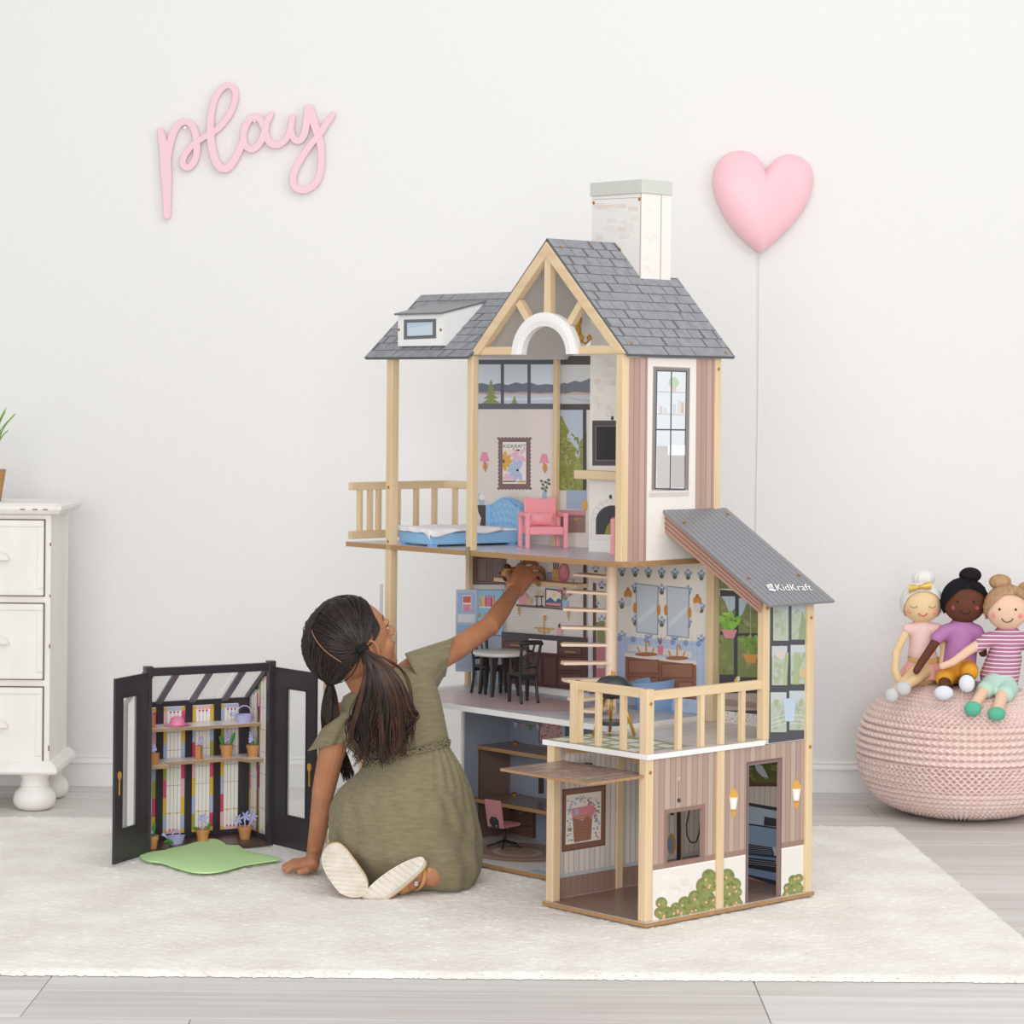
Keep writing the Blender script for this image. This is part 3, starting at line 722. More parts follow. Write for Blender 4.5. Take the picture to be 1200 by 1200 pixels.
b = MB(); b.box((.02, .264, on_l(*cp(CG, 620, 490), .268).z - .002), (.105, .272, on_l(*cp(CG, 620, 458), .268).z + .004)); 
gb = wall_r('wall_panel', 0, .272, .008, ZB - .01, HB, m='garagewall', lab='garage back wall printed with a blue car')
p = Print('r', HB, CH)
p.uvpoly([(.005, .008), (.005, .315), (.27, .315), (.27, .008)], '9b8177')
stripes_r = [(.005 + i * .0145, .0185 + i * .0145) for i in range(18)]
for a, e in stripes_r: p.uvpoly([(a, .06), (e, .06), (e, .315), (a, .315)], 'd3ccc4')
p.uvpoly([(.005, .008), (.27, .008), (.27, .06), (.005, .06)], '94776a')
p.rect(740, 215, 930, 350, '5f3f35'); p.rect(750, 225, 925, 330, '5d6433')
for k in range(18): p.oval(rng.uniform(765, 915), rng.uniform(240, 315), 12, 6, rng.choice(['7d8440', '8c9348', '4c532a']), 8, rng.random())
p.poly([(790, 235), (830, 245), (850, 285), (860, 305), (830, 300), (800, 270)], 'c6d3dc')
p.poly([(725, 425), (930, 460), (930, 860), (725, 790)], '2c3138'); p.poly([(725, 440), (930, 478), (930, 560), (725, 530)], 'a6bacb'); p.poly([(840, 500), (900, 512), (900, 552), (836, 545)], '33373d')
p.poly([(725, 538), (930, 568), (930, 660), (725, 640)], '86a0bf'); p.poly([(725, 640), (930, 660), (930, 700), (725, 690)], '3d4a5c')
p.poly([(745, 636), (885, 658), (885, 690), (750, 680)], '2a2d33')
for i in range(4): p.line([(752, 646 + i * 10), (880, 664 + i * 8)], 2.5, '8a97a8')
p.poly([(880, 655), (905, 650), (912, 690), (890, 700)], 'b7c6d6'); p.poly([(725, 690), (930, 712), (930, 742), (725, 718)], '6f8cae')
p.poly([(745, 705), (895, 722), (900, 758), (752, 742)], '26282d')
for i in range(3): p.line([(752, 716 + i * 10), (896, 732 + i * 10)], 2.5, '9aa6b4')
p.poly([(725, 752), (930, 790), (930, 830), (725, 785)], '7893b5')
p.build('wall_print', gb)
M['doorprint0'] = mat('brown siding board', 'a08478', .35)
def rl(X, Y): q = on_l(*cp(CH, X, Y), -.001); return q.x, q.z
wx0, wz0 = rl(352, 735); wx1, wz1 = rl(530, 460); dx0, dz0 = rl(758, 955); dx1, dz1 = rl(918, 225)
zc = ZB - .011; zt = .008
rw = holed('side_wall', 'doorprint0', [(.018, zt, wx0, zc), (wx0, zt, wx1, wz0), (wx0, wz1, wx1, zc), (wx1, zt, dx0, zc), (dx0, dz1, dx1, zc), (dx1, zt, .458, zc)], 0.0005, .006, 'garage side wall printed with brown siding and rose bushes')
p = Print('l', .0005, CH)
zs, zs2 = rl(450, 740)[1], rl(450, 752)[1]
def strip_clear(u0, u1, z0, z1, c):
    # keep the print off the two openings
    for a, b2, c2, d2 in ((wx0, wz0, wx1, wz1), (dx0, zt, dx1, dz1)):
        if u1 > a and u0 < c2:
            if u0 < a: strip_clear(u0, a, z0, z1, c)
            if u1 > c2: strip_clear(c2, u1, z0, z1, c)
            u0_, u1_ = max(u0, a), min(u1, c2)
            if z0 < b2: p.uvpoly([(u0_, z0), (u1_, z0), (u1_, min(z1, b2)), (u0_, min(z1, b2))], c)
            if z1 > d2: p.uvpoly([(u0_, max(z0, d2)), (u1_, max(z0, d2)), (u1_, z1), (u0_, z1)], c)
            return
    p.uvpoly([(u0, z0), (u1, z0), (u1, z1), (u0, z1)], c)
strip_clear(.02, .457, .11, zc, '8a6d60')
u, k = .02, 0
while u < .455:
    e = min(u + .0152, .457); strip_clear(u + .0007, e - .0007, .11, zc, ('b0998a', 'a88c7f', 'b5a192', 'a98f82')[k % 4]); u += .0152; k += 1
ztr = rl(310, 768)[1]
strip_clear(.02, .457, .008, ztr, 'e9e4dd')
strip_clear(.02, .457, ztr, ztr + .011, '96786b'); strip_clear(.02, .457, ztr - .003, ztr, 'f4f1ec')
patches(p, 300, 790, 500, 900, 12, 50, 24, ('efe9e2', 'e3dbd3', 'ece6df'))
def frame(x0, z0, x1, z1, w, c, bottom=True, w2=None):
    p.uvpoly([(x0 - w, z0 - (w if bottom else 0)), (x0, z0 - (w if bottom else 0)), (x0, z1 + w), (x0 - w, z1 + w)], c)
    p.uvpoly([(x1, z0 - (w if bottom else 0)), (x1 + w, z0 - (w if bottom else 0)), (x1 + w, z1 + w), (x1, z1 + w)], c)
    p.uvpoly([(x0, z1), (x1, z1), (x1, z1 + w), (x0, z1 + w)], c)
    if bottom: p.uvpoly([(x0, z0 - w), (x1, z0 - w), (x1, z0), (x0, z0)], c)
frame(wx0, wz0, wx1, wz1, .008, '8b6b5f'); frame(dx0, zt, dx1, dz1, .0078, '6f5854', False); frame(dx0, zt, dx1, dz1, .003, '83696a', False)
def bush(cs, xmax, xmin=0):
    for x, y, r0 in cs: p.oval(x, y, r0, r0, '76803f', 14)
    for x, y, r0 in cs: p.oval(x, y + r0 * .2, r0 * .82, r0 * .8, '858e47', 14)
    for x, y, r0 in cs:
        for k in range(3): p.oval(x + rng.uniform(-r0 * .6, r0 * .6), y + rng.uniform(-r0 * .5, r0 * .6), r0 * .3, r0 * .2, rng.choice(['6d7638', '949c55', '7a8440']), 8, rng.random() * 3)
    for x, y, r0 in cs:
        for k in range(1): p.oval(x + rng.uniform(-r0 * .5, r0 * .5), y + rng.uniform(-r0 * .3, r0 * .6), 6, 7, 'eba592', 8)
bush([(322, 935, 30), (312, 985, 28), (345, 990, 40), (395, 960, 28), (400, 985, 30), (440, 935, 34), (490, 905, 34), (435, 970, 36), (500, 950, 46), (540, 850, 46), (560, 800, 36), (545, 910, 44), (570, 850, 30), (572, 920, 26), (480, 975, 24), (380, 995, 24), (330, 1008, 22), (420, 1000, 24), (520, 985, 26), (555, 970, 30), (575, 965, 22), (460, 995, 20)], 0)
bush([(652, 800, 38), (690, 840, 32), (660, 850, 40), (650, 900, 40), (700, 880, 26), (695, 920, 26), (652, 935, 28), (660, 950, 22), (690, 945, 20), (712, 935, 18)], 0)
bush([(985, 820, 26), (1012, 810, 22), (960, 860, 26), (1000, 860, 34), (955, 890, 22), (1000, 885, 22), (942, 905, 18), (975, 900, 20), (1015, 890, 20)], 0)
def lantern(x, y):
    p.line([(x, y - 45), (x, y - 20)], 5, 'd79c2e'); p.poly([(x - 8, y - 22), (x + 8, y - 22), (x + 26, y + 12), (x + 22, y + 20), (x - 24, y + 20), (x - 26, y + 12)], 'dba436')
    p.poly([(x - 21, y + 20), (x + 21, y + 20), (x + 12, y + 80), (x - 14, y + 80)], 'e9e4da'); p.poly([(x - 8, y + 24), (x + 8, y + 24), (x + 6, y + 74), (x - 7, y + 74)], 'fbf9f4')
    p.rect(x - 16, y + 80, x + 14, y + 90, 'c48a24'); p.poly([(x - 14, y + 90), (x + 12, y + 90), (x + 6, y + 112), (x, y + 128), (x - 6, y + 112)], 'd79c2e')
lantern(684, 385); lantern(1000, 342)
p.line([(409, 322), (409, 412)], 2.5, '4a4444'); p.oval(409, 420, 9, 12, '39393d'); p.oval(408, 309, 6, 7, 'b9c0a0')
p.build('wall_print', rw)
# upper right wall of the sun room: dark framed window over siding (real glass-like print, flat board)
uw = holed('side_wall', 'board', [(.346, ZB - .01, .457, .592)], .0005, .006, 'sun room side wall with dark framed window print')
p = Print('l', .0005, CF)
p.uvpoly([(.347, ZB - .009), (.456, ZB - .009), (.456, .591), (.347, .591)], '4a4a50')
for x0, y0, x1, y1 in ((904, 505, 976, 683), (990, 503, 1074, 678), (898, 708, 970, 892), (986, 703, 1068, 886), (892, 925, 966, 1112), (980, 918, 1062, 1102)):
    p.rect(x0, y0, x1, y1, 'bdc6c6')
    p.poly([(x0, y0 + 60), (x0 + (x1 - x0) * .3, y0 + 30), (x0 + (x1 - x0) * .6, y0 + 70), (x1, y0 + 40), (x1, y1), (x0, y1)], 'b0b9a8')
    for k in range(16): p.oval(rng.uniform(x0 + 12, x1 - 12), rng.uniform(y0 + 45, y1 - 14), 11, 14, rng.choice(['a6b29a', 'b4bcab', '9eab90']), 8)
p.poly([(1040, 545), (1060, 600), (1066, 676), (1020, 676)], '8f9c7c')
p.oval(940, 748, 26, 20, 'd3c0bd'); p.line([(945, 704), (942, 735)], 3, 'c9c4b8'); p.oval(1042, 836, 20, 22, 'cbb48a')
for x in (955, 965, 1000, 1010, 1020): p.line([(x, 890), (x + 8, 740)], 6, '9fb176')
p.poly([(950, 955), (1010, 952), (1000, 1060), (960, 1062)], 'b7c9dd')
for y in (1020, 1040, 1060): p.line([(894, y + 30), (964, y + 8)], 3, 'dad8d2'); p.line([(984, y + 8), (1060, y + 18)], 3, 'dad8d2')
p.build('wall_print', uw)

# ---- railings
def railing(name, p, q, z0, zt, n=None, at=None, lab=None):
    p, q = Vector(p), Vector(q); g = bpy.data.objects.new(name, None); COL.objects.link(g); g.parent = house; g.empty_display_size = .02
    if lab: g['label'] = lab
    ax = 'x' if abs(p.x - q.x) > abs(p.y - q.y) else 'y'
    beam(p.to_3d() + Vector((0, 0, zt - .009)), q.to_3d() + Vector((0, 0, zt - .009)), .013, .018, ax, 'top_rail', parent=g)
    for t in at:
        c_ = p.lerp(q, t)
        b = MB(); b.box((c_.x - .0055, c_.y - .0055, z0), (c_.x + .0055, c_.y + .0055, zt - .016)); b.build('baluster', 'pine_z', g, bevel=.001)
    return g
railing('railing', Vector((.012, .205)), Vector((.012, .012)), ZB, .447, at=[.33, .68], lab='front balcony railing with square balusters')
b = MB(); b.box((.002, .192, ZB), (.022, .212, .447)); b.build('post', 'pine_z', house, bevel=.0015)
railing('railing', Vector((.012, .008)), Vector((.33, .008)), ZB, .443, at=[.26, .46, .64, .83], lab='side balcony railing with square balusters')
def rr(x): return on_l(x, 600, 1.115).x
g = railing('railing', Vector((.184, 1.112)), Vector((.474, 1.112)), Z3 + .024, .802, at=[(rr(x) - .184) / .29 for x in (420.5, 432.5, 442.5, 465, 486.5, 508)], lab='end railing of the upper balcony')
beam((.184, 1.112, Z3 + .015), (.474, 1.112, Z3 + .015), .013, .018, 'x', 'bottom_rail', parent=g)
g = railing('railing', Vector((.468, 1.118)), Vector((.468, 1.03)), Z3 + .024, .802, at=[.5], lab='short back railing of the upper balcony')
beam((.468, 1.118, Z3 + .015), (.468, 1.03, Z3 + .015), .013, .018, 'y', 'bottom_rail', parent=g)

# ---- gable frame
def gp(X, Y): q = on_r(*cp(CA, X, Y), .184); return Vector((.193, q.y, q.z))
AP = on_r(639.3, 281.5, .184); LB = on_r(551, 416, .184); RB = on_r(733.8, 414.5, .184)
apx, lb, rb = [Vector((.194, v.y, v.z)) for v in (AP, LB, RB)]
apx.y = (lb.y + rb.y) / 2
inset = .013
def rafter(a, c, nm):
    d = (c - a).normalized(); n_ = Vector((0, -d.z, d.y)); n_ = n_ if n_.z < 0 else -n_
    w = .022; pts = [a + Vector((0, 0, -.003)), c + Vector((0, 0, 0)), c + n_ * w * 0 + Vector((0, (apx.y - c.y) / abs(apx.y - c.y) * .028, 0)), a + Vector((0, 0, -.034))]
    b = MB(); b.prism([Vector((.1815, q.y, q.z)) for q in pts], (.018, 0, 0)); return b.build(nm, 'pine_y', house, bevel=.001)
rafter(apx, lb, 'rafter'); rafter(apx, rb, 'rafter')
zb_ = rb.z + .009
bl = MB(); bl.box((.186, .575, zb_ - .009), (.202, .70, zb_ + .008)); bl.build('tie_beam', 'pine_y', house, bevel=.001)
bl = MB(); bl.box((.186, .264, zb_ - .009), (.202, .42, zb_ + .008)); bl.build('tie_beam', 'pine_y', house, bevel=.001)
bl = MB(); bl.box((.186, apx.y - .009, zb_ + .075), (.202, apx.y + .009, apx.z - .026)); bl.build('king_post', 'pine_z', house, bevel=.001)
for sgn in (-1, 1):
    q = gp(820, 695) if sgn > 0 else gp(1115, 700); q2 = gp(870, 785) if sgn > 0 else gp(1060, 795)
    beam((.195, q.y, q.z), (.195, q2.y, q2.z), .016, .017, 'y', 'brace', up=(1, 0, 0))
# white arch
b = MB(); n = 22; cy, cz = (gp(813, 900).y + gp(1097, 900).y) / 2, zb_ - .009
Ro, Ri = .098, .066
Ho = on_r(639, 366, .184).z - cz
for ra, rb_, x0 in ((Ro, Ri, .181), (Ro * .93, Ri * 1.08, .179), (Ro * .87, Ri * 1.16, .177)):
    k = Ho / Ro
    for i in range(n):
        a, e = math.pi * i / n, math.pi * (i + 1) / n
        P4 = [Vector((x0, cy + rr_ * math.cos(t), cz + rr_ * k * math.sin(t))) for rr_, t in ((ra, a), (ra, e), (rb_, e), (rb_, a))]
        b.prism(P4, (.014 if x0 == .181 else .003, 0, 0))
b.build('white_arch', 'white', house)

# ---- roofs: board plus separate raised shingles
def roof(name, corners, rows, cols, label, cut=None, th=.006, seed=1):
    # corners: eave0, eave1, ridge1, ridge0 of the top surface
    e0, e1, r1, r0 = [Vector(c) for c in corners]
    nrm = (e1 - e0).cross(r0 - e0).normalized(); nrm = nrm if nrm.z > 0 else -nrm
    def S(u, v): return (e0 + (e1 - e0) * u) * (1 - v) + (r0 + (r1 - r0) * u) * v
    b = MB()
    outline = cut or [(0, 0), (1, 0), (1, 1), (0, 1)]
    P = [S(*q) for q in outline]
    b.prism(P, -nrm * th, 0)
    b.add([q - nrm * (th + .0003) for q in P][::(-1 if (P[1] - P[0]).cross(P[2] - P[1]).dot(nrm) > 0 else 1)], [list(range(len(P)))], 1)
    o = b.build(name, ['joint', 'under'], house); o['label'] = label
    rg = random.Random(seed)
    for i in range(rows):
        v0, v1 = i / rows, (i + 1) / rows
        offs = (0, .37, .71, .2)[i % 4]
        for j in range(-1, cols + 1):
            u0, u1 = (j + offs) / cols, (j + 1 + offs + rg.uniform(-.16, .16)) / cols
            u0, u1 = max(u0, 0), min(u1, 1)
            if cut:
                vm = (v0 + v1) / 2
                if vm > cut[2][1] + .01: u1 = min(u1, cut[4][0] if len(cut) > 4 else 1)
            if u1 - u0 < .02: continue
            g_ = .012 / cols * 4; gv = .05 / rows
            c4 = [S(u0 + g_ * .5, v0 + gv * .4), S(u1 - g_ * .5, v0 + gv * .4), S(u1 - g_ * .5, v1 - gv), S(u0 + g_ * .5, v1 - gv)]
            s_ = MB(); lift = (.0012, .0012, .0005, .0005)
            s_.add(c4 + [q + nrm * l_ for q, l_ in zip(c4, lift)], [(4, 5, 6, 7), (0, 1, 5, 4), (1, 2, 6, 5), (2, 3, 7, 6), (3, 0, 4, 7)] if (c4[1] - c4[0]).cross(c4[3] - c4[0]).dot(nrm) > 0 else [(7, 6, 5, 4), (4, 5, 1, 0), (5, 6, 2, 1), (6, 7, 3, 2), (7, 4, 0, 3)])
            s_.build('shingle', 'shingle', o)
    return o, nrm, S
er0, er1 = on_r(733.5, 416, .172), on_l(847.5, 420.5, .25)
zr = apx.z + .004; ze = rb.z - .001
ro, nr, SR = roof('roof_panel', [(.1845, rb.y - .006, ze), (.503, rb.y - .006, ze), (.503, apx.y, zr), (.1845, apx.y, zr)], 13, 8, 'right slope of the tower roof, notched around the chimney',
     cut=[(0, 0), (1, 0), (1, .70), (.645, .70), (.645, 1), (0, 1)])
for u, v in ((.07, .92), (.36, .955), (.63, .94), (.09, .09), (.93, .03)): screw(ro, SR(u, v) + nr * .001, nr)
roof('roof_panel', [(.1845, lb.y + .006, lb.z - .001), (.503, lb.y + .006, lb.z - .001), (.503, apx.y, zr), (.1845, apx.y, zr)], 3, 2, 'left slope of the tower roof seen from its pale lining')
ELl = on_r(427, 419, .168); ELr = on_r(547, 420.5, .168)
zrl = on_r(484, 346, .335)
ol, nl, SL = roof('roof_panel', [(.168, ELl.y, ELl.z), (.168, .705, ELl.z), (.335, .60, zrl.z), (.335, ELl.y + .002, zrl.z)], 9, 11, 'lower roof over the upper balcony')
for u, v in ((.2, .35), (.33, .72), (.3, .82), (.72, .94), (.14, .2)): pass
b = MB(); b.prism([(.335, .60, zrl.z), (.335, ELl.y, zrl.z), (.49, ELl.y, ELl.z), (.49, .70, ELl.z)], (0, 0, -.006)); b.build('roof_back', 'under', house)
# dormer
def A_r(X, Y, r): return on_r(*cp(CA, X, Y), r)
df = .186
d0, d1 = A_r(266, 752, df), A_r(476, 900, df)
b = MB(); zt_, zb2 = d0.z, d1.z; yl, yr = d0.y, d1.y
slope = (zrl.z - ELl.z) / (.335 - .168)
rtop = .168 + (zt_ - ELl.z) / slope
b.prism([(df, yr, zb2), (df, yr, zt_), (rtop + .03, yr, zt_ + .03 * .5), (rtop + .03, yr, zt_ + .02), ][:2] + [(rtop + .062, yr, zt_ + .032), (rtop - .0, yr, zt_ - .0)][:1] + [(.168 + (zb2 - ELl.z) / slope, yr, zb2)], (0, yl - yr, 0))
do = b.build('dormer', 'whiteboard', house); do['label'] = 'white dormer with a printed window'
b = MB(); b.prism([(df - .008, yr - .003, zt_ - .003), (rtop + .07, yr - .003, zt_ + .035), (rtop + .07, yl + .004, zt_ + .035), (df - .008, yl + .004, zt_ - .003)], (0, 0, .004)); b.build('dormer_roof', 'roofline', do)
p = Print('r', df, CA)
p.poly([(293, 778), (445, 774), (445, 866), (292, 872)], '6b6a70'); p.poly([(303, 788), (434, 784), (434, 856), (303, 862)], '55555b'); p.poly([(308, 793), (429, 789), (429, 851), (308, 856)], 'b9cbdb'); p.poly([(314, 820), (424, 800), (424, 846), (314, 852)], 'c9d8e5')
p.build('window_print', do)
for X in (271, 467): q = A_r(X, 826, df); screw(do, q, (-1, 0, 0))

# sun-room roof
M['roofrib'] = mat('slate rib print', '78777c', .4)
M['metalroof'] = mat('dark grey ribbed print', '858489', .3, .5)
T0, T1 = Vector((.306, .2545, .770)), Vector((.497, .2545, .770)); B0, B1 = Vector((.305, -.037, .594)), Vector((.503, -.037, .594))
nx_ = (B1 - B0).cross(T0 - B0).normalized(); nx_ = nx_ if nx_.z > 0 else -nx_
b = MB(); b.prism([B0, B1, T1, T0], -nx_ * .005); sr = b.build('roof_panel', 'metalroof', house); sr['label'] = 'dark sloping sun room roof with white lettering'
for i in range(1, 13):
    t = i / 13
    b = MB(); b.bar(B0.lerp(B1, t) + nx_ * .0001, T0.lerp(T1, t) + nx_ * .0001, .0009, .0008, up=nx_); b.build('roof_rib', 'roofrib', sr)
for u, v in ((.1, .86), (.9, .93), (.13, .27), (.9, .27)): screw(sr, B0.lerp(B1, u).lerp(T0.lerp(T1, u), v) + nx_ * .0008, nx_)
def rp(u, v): return B0.lerp(B1, u).lerp(T0.lerp(T1, u), v) + nx_ * .0016
def rpx(px, py):
    d = ray(px, py); o_ = to_h(CAM0); d2 = to_h(CAM0 + d) - o_; t = (B0 - o_).dot(nx_) / d2.dot(nx_); return o_ + d2 * t + nx_ * .0015
V, F = text_polys('KidKraft'); xs = [v.x for v in V]; ys = [v.y for v in V]; b = MB()
x0, x1, y0, y1 = min(xs), max(xs), min(ys), max(ys)
Q0, Qx, Qy = rpx(911, 693), rpx(952, 692.5), rpx(907, 685.5)
b.add([Q0 + (Qx - Q0) * ((v.x - x0) / (x1 - x0)) + (Qy - Q0) * ((v.y - y0) / (y1 - y0)) for v in V], F, 0, hexc('ffffff'))
lo = [rpx(*cp(CF, X, Y)) for X, Y in ((870, 425), (895, 418), (905, 445), (918, 448), (912, 455), (885, 450))]
b.add(lo, [list(range(len(lo)))], 0, hexc('ffffff'))
for k, (X, Y, c) in enumerate(((880, 430, 'f0a03c'), (890, 432, '6cc04a'), (896, 440, '4aa6d8'), (886, 440, 'e8506a'))):
    sq = [rpx(*cp(CF, X + a, Y + e)) + nx_ * .0003 for a, e in ((-4, -3), (4, -3), (5, 3), (-3, 3))]; b.add(sq, [(0, 1, 2, 3)], 0, hexc(c))
M['ink2'] = mat('white roof print', 'ffffff', .4, attr=True)
b.build('roof_lettering', 'ink2', sr)
# siding fascia under that roof, on the open front
def fa(X, Y): return on_r(*cp(CF, X, Y), .312)
def rz(l): return .594 + (l + .037) / .2915 * .176 - .0065
f4 = [fa(392, 82), fa(840, 450), fa(836, 525), fa(394, 172)]
for q in f4[:2]: q.z = rz(q.y)
f4[2].z = min(f4[2].z, f4[1].z - .03); f4[3].z = min(f4[3].z, f4[0].z - .03)
b = MB(); b.prism(f4, (.008, 0, 0)); fo = b.build('fascia', mat('brown siding fascia', 'b08a7a', .4), house)
b = MB()
for t in (.25, .5, .75):
    a_, e_ = f4[0].lerp(f4[3], t), f4[1].lerp(f4[2], t); b.bar(a_ + Vector((-.0004, 0, 0)), e_ + Vector((-.0004, 0, 0)), .0012, .0012, up=(1, 0, 0))
b.build('siding_groove', mat('dark siding groove', '7d5c50', .6), fo)

# ---- lifting garage door, held level at the front
M['doorprint'] = mat('brown printed door', '8d7469', .25, .5)
z = .285
gd = MB(); P4 = [(-.148, .247), (-.148, .006), (.02, .006), (.02, .247)]
gd.add([(x, y, z) for x, y in P4] + [(x, y, z - .005) for x, y in P4], [(4, 5, 6, 7)], 0)
gd.add([(x, y, z) for x, y in P4] + [(x, y, z - .005) for x, y in P4], [(3, 2, 1, 0)], 1)
gd.add([(x, y, z) for x, y in P4] + [(x, y, z - .005) for x, y in P4], [(0, 1, 5, 4), (1, 2, 6, 5), (2, 3, 7, 6), (3, 0, 4, 7)], 0)
gdo = gd.build('garage_door', ['mdf_y', 'doorprint'], house); gdo['label'] = 'brown garage door lifted level above the opening'
p = Print('z', z)
for i in range(8):
    for j in range(6):
        x, y = -.145 + j * .028, .01 + i * .0295
        p.uvpoly([(x, y), (x + .026, y + .004), (x + .026, y + .02), (x, y + .026)], rng.choice(['8a7066', '947a6e', '806659', '9a8276']))
p.build('door_print', gdo)
b = MB(); n = 12
for i in range(n):
    y0, y1 = .03 + .21 * i / n, .03 + .21 * (i + 1) / n
    h0, h1 = .022 * math.sin(math.pi * i / n), .022 * math.sin(math.pi * (i + 1) / n)
    b.prism([(.022, y0, ZB - .012), (.022, y1, ZB - .012), (.022, y1, ZB - .026 + h1 * .5), (.022, y0, ZB - .026 + h0 * .5)], (.005, 0, 0))
b.build('arched_lintel', 'mdf_y', house)
b = MB(); b.box((.075, .258, .252), (.115, .2715, .27)); b.build('door_opener', 'dark', house, bevel=.002)

# ---- spiral stair
M['stairwood'] = mat('pale birch plastic', 'f3d9c0', .45)
st = bpy.data.objects.new('spiral_stair', None); COL.objects.link(st); st.parent = house; st['label'] = 'pale spiral stair with flat treads around a round column'
b = MB(); b.lathe([(.0125, ZB), (.0125, .657)], (.345, .4375, 0), 20); b.build('column', 'stairwood', st, smooth=True, angle=40)
cxy = Vector((.345, .4375))
LEFT = Vector((-math.sin(0) * 0, 0))
dl = to_h(ORG + Vector((-1, 0, 0))).to_2d(); dn = to_h(ORG + Vector((0, -1, 0))).to_2d()   # photo-left and towards-lens directions in the house frame
for k, (Y, ang) in enumerate(((240, -52), (345, -38), (455, -26), (567, -14), (672, -5), (785, 6), (890, 18), (1000, 40), (1065, 58))):
    z = 1.0 - (630 + Y / 5.4545 - 464) / (3000 / (ORG + ER * .345 + EL * .4375).y)
    a = R(ang); d = dl * math.cos(a) + dn * math.sin(a); s_ = Vector((-d.y, d.x))
    b = MB(); tip = cxy + d * .104
    b.prism([(cxy + s_ * .012).to_tuple() + (z,), (tip + s_ * .022).to_tuple() + (z,), (tip + d * .004).to_tuple() + (z,), (tip - s_ * .022).to_tuple() + (z,), (cxy - s_ * .012).to_tuple() + (z,)], (0, 0, -.006))
    b.build('tread', 'stairwood', st, bevel=.0012)

# ---- kitchen shelf board and open fridge door
zs_ = on_r(*cp(CE, 840, 300), .43).z
b = MB(); b.box((.435, on_r(*cp(CE, 845, 300), .435).y, zs_ - .009), (HB, on_r(*cp(CE, 318, 280), .435).y, zs_)); b.build('wall_shelf', 'pine_y', house, bevel=.001)
b = MB(); z0, z1 = on_l(540, 787, 1.02).z, on_l(540, 691, 1.02).z
fd = [(.475, 1.0), (.435, 1.03), (.433, 1.026), (.473, .996)]
q0, q1 = Vector((.472, .999)), Vector((.437, 1.033)); 
b.prism([(q0.x, q0.y, z0), (q1.x, q1.y, z0), (q1.x, q1.y, z1), (q0.x, q0.y, z1)], (-.003, -.003, 0)); fdo = b.build('fridge_door', mat('pale blue board', 'b3bdcf', .35), house)
b = MB()
def fdp(u, v): a_ = q0.lerp(q1, u); return Vector((a_.x - .0036, a_.y - .0036, z0 + (z1 - z0) * v))
for u0, v0, u1, v1, c in ((.1, .72, .9, .96, '93b1d4'), (.28, .74, .68, .93, 'e8e0da'), (.3, .84, .66, .92, 'c8503c'), (.3, .74, .66, .82, 'd982a0'), (.1, .6, .9, .70, 'd7dbe2'), (.1, .44, .9, .57, '8fb6dc'), (.12, .05, .9, .4, 'a8b3c6')):
    b.add([fdp(u0, v0), fdp(u1, v0), fdp(u1, v1), fdp(u0, v1)], [(0, 1, 2, 3)], 0, hexc(c)); q0 -= Vector((.0001, .0001)); q1 -= Vector((.0001, .0001))
b.build('door_print', 'ink', fdo)
# ------------------------------------------------------------------ toy furniture
M['toyblue'] = mat('sky blue plastic', '8fc0e8', .3)
M['tubblue'] = mat('denim blue plastic', '93b3d8', .35)
M['toypink'] = mat('coral pink plastic', 'f2a0a8', .4)
M['cloth'] = mat('white cotton', 'f1eff1', .9, .2)
M['black'] = mat('black plastic', '2b2c2e', .4)
M['blackbrown'] = mat('espresso plastic', '332a27', .4)
M['silverwhite'] = mat('pearl white plastic', 'e4e2e0', .3)
M['gold'] = mat('brass gold plastic', 'cf9f3c', .3, metal=.6)
M['goldmatt'] = mat('ochre gold plastic', 'c8963f', .4)
M['dustpink'] = mat('dusty pink plastic', 'cf8f98', .45)
M['grillblack'] = mat('charcoal plastic', '3c4043', .3)
M['steel'] = mat('steel', 'c8c8c8', .25, metal=1)
def inhouse(r, l, z): return to_w(r, l, z)

# bed
bed = thing('toy_bed', 'sky blue toy bed with tufted headboard on the third floor', 'toy bed', inhouse(.212, .921, Z3), PHI - R(9))
b = MB(); b.box((0, -.067, .004), (.238, .067, .03)); b.build('bed_base', 'toyblue', bed, bevel=.003)
for x, y in ((.012, -.055), (.012, .055), (.22, -.055), (.22, .055)):
    b = MB(); b.box((x - .008, y - .008, 0), (x + .008, y + .008, .005)); b.build('leg', 'toyblue', bed)
b = MB(); b.box((.004, -.06, .03), (.235, .06, .036)); b.build('mattress', 'cloth', bed, bevel=.003)
b = MB(); n, k = 40, 26; rings = []
def headtop(y): return .078 + .022 * max(0, math.cos(y / .058 * 1.45)) if abs(y) < .058 else .078
V = []; W_ = .066
for i in range(n + 1):
    y = -.055 + .11 * i / n
    for j in range(k + 1):
        z = .028 + (headtop(y) - .028) * j / k
        u, v = (y + .055) / .11 * 6, j / k * 4.2 + .2
        off = .5 * (v // 1 % 2)
        d = math.hypot((u + off) % 1 - .5, v % 1 - .5)
        puff = .0035 * (1 - min(1, d * 1.6)) - (.0015 if d > .62 else 0)
        V.append((.241 - puff - .002, y, z))
F = [(i * (k + 1) + j, i * (k + 1) + j + 1, (i + 1) * (k + 1) + j + 1, (i + 1) * (k + 1) + j) for i in range(n) for j in range(k)]
b.add(V, F)
b.build('tufted_panel', 'toyblue', bed, smooth=True)
b = MB(); out = [(-.055, 0), (.055, 0)] + [(.055 - .11 * i / 20, headtop(.055 - .11 * i / 20) + .003) for i in range(21)]
b.prism([(.241, y, z) for y, z in out], (.012, 0, 0))
b.box((.232, -.068, 0), (.253, -.054, .083)); b.box((.232, .054, 0), (.253, .068, .083)); b.build('headboard', 'toyblue', bed, bevel=.0015)
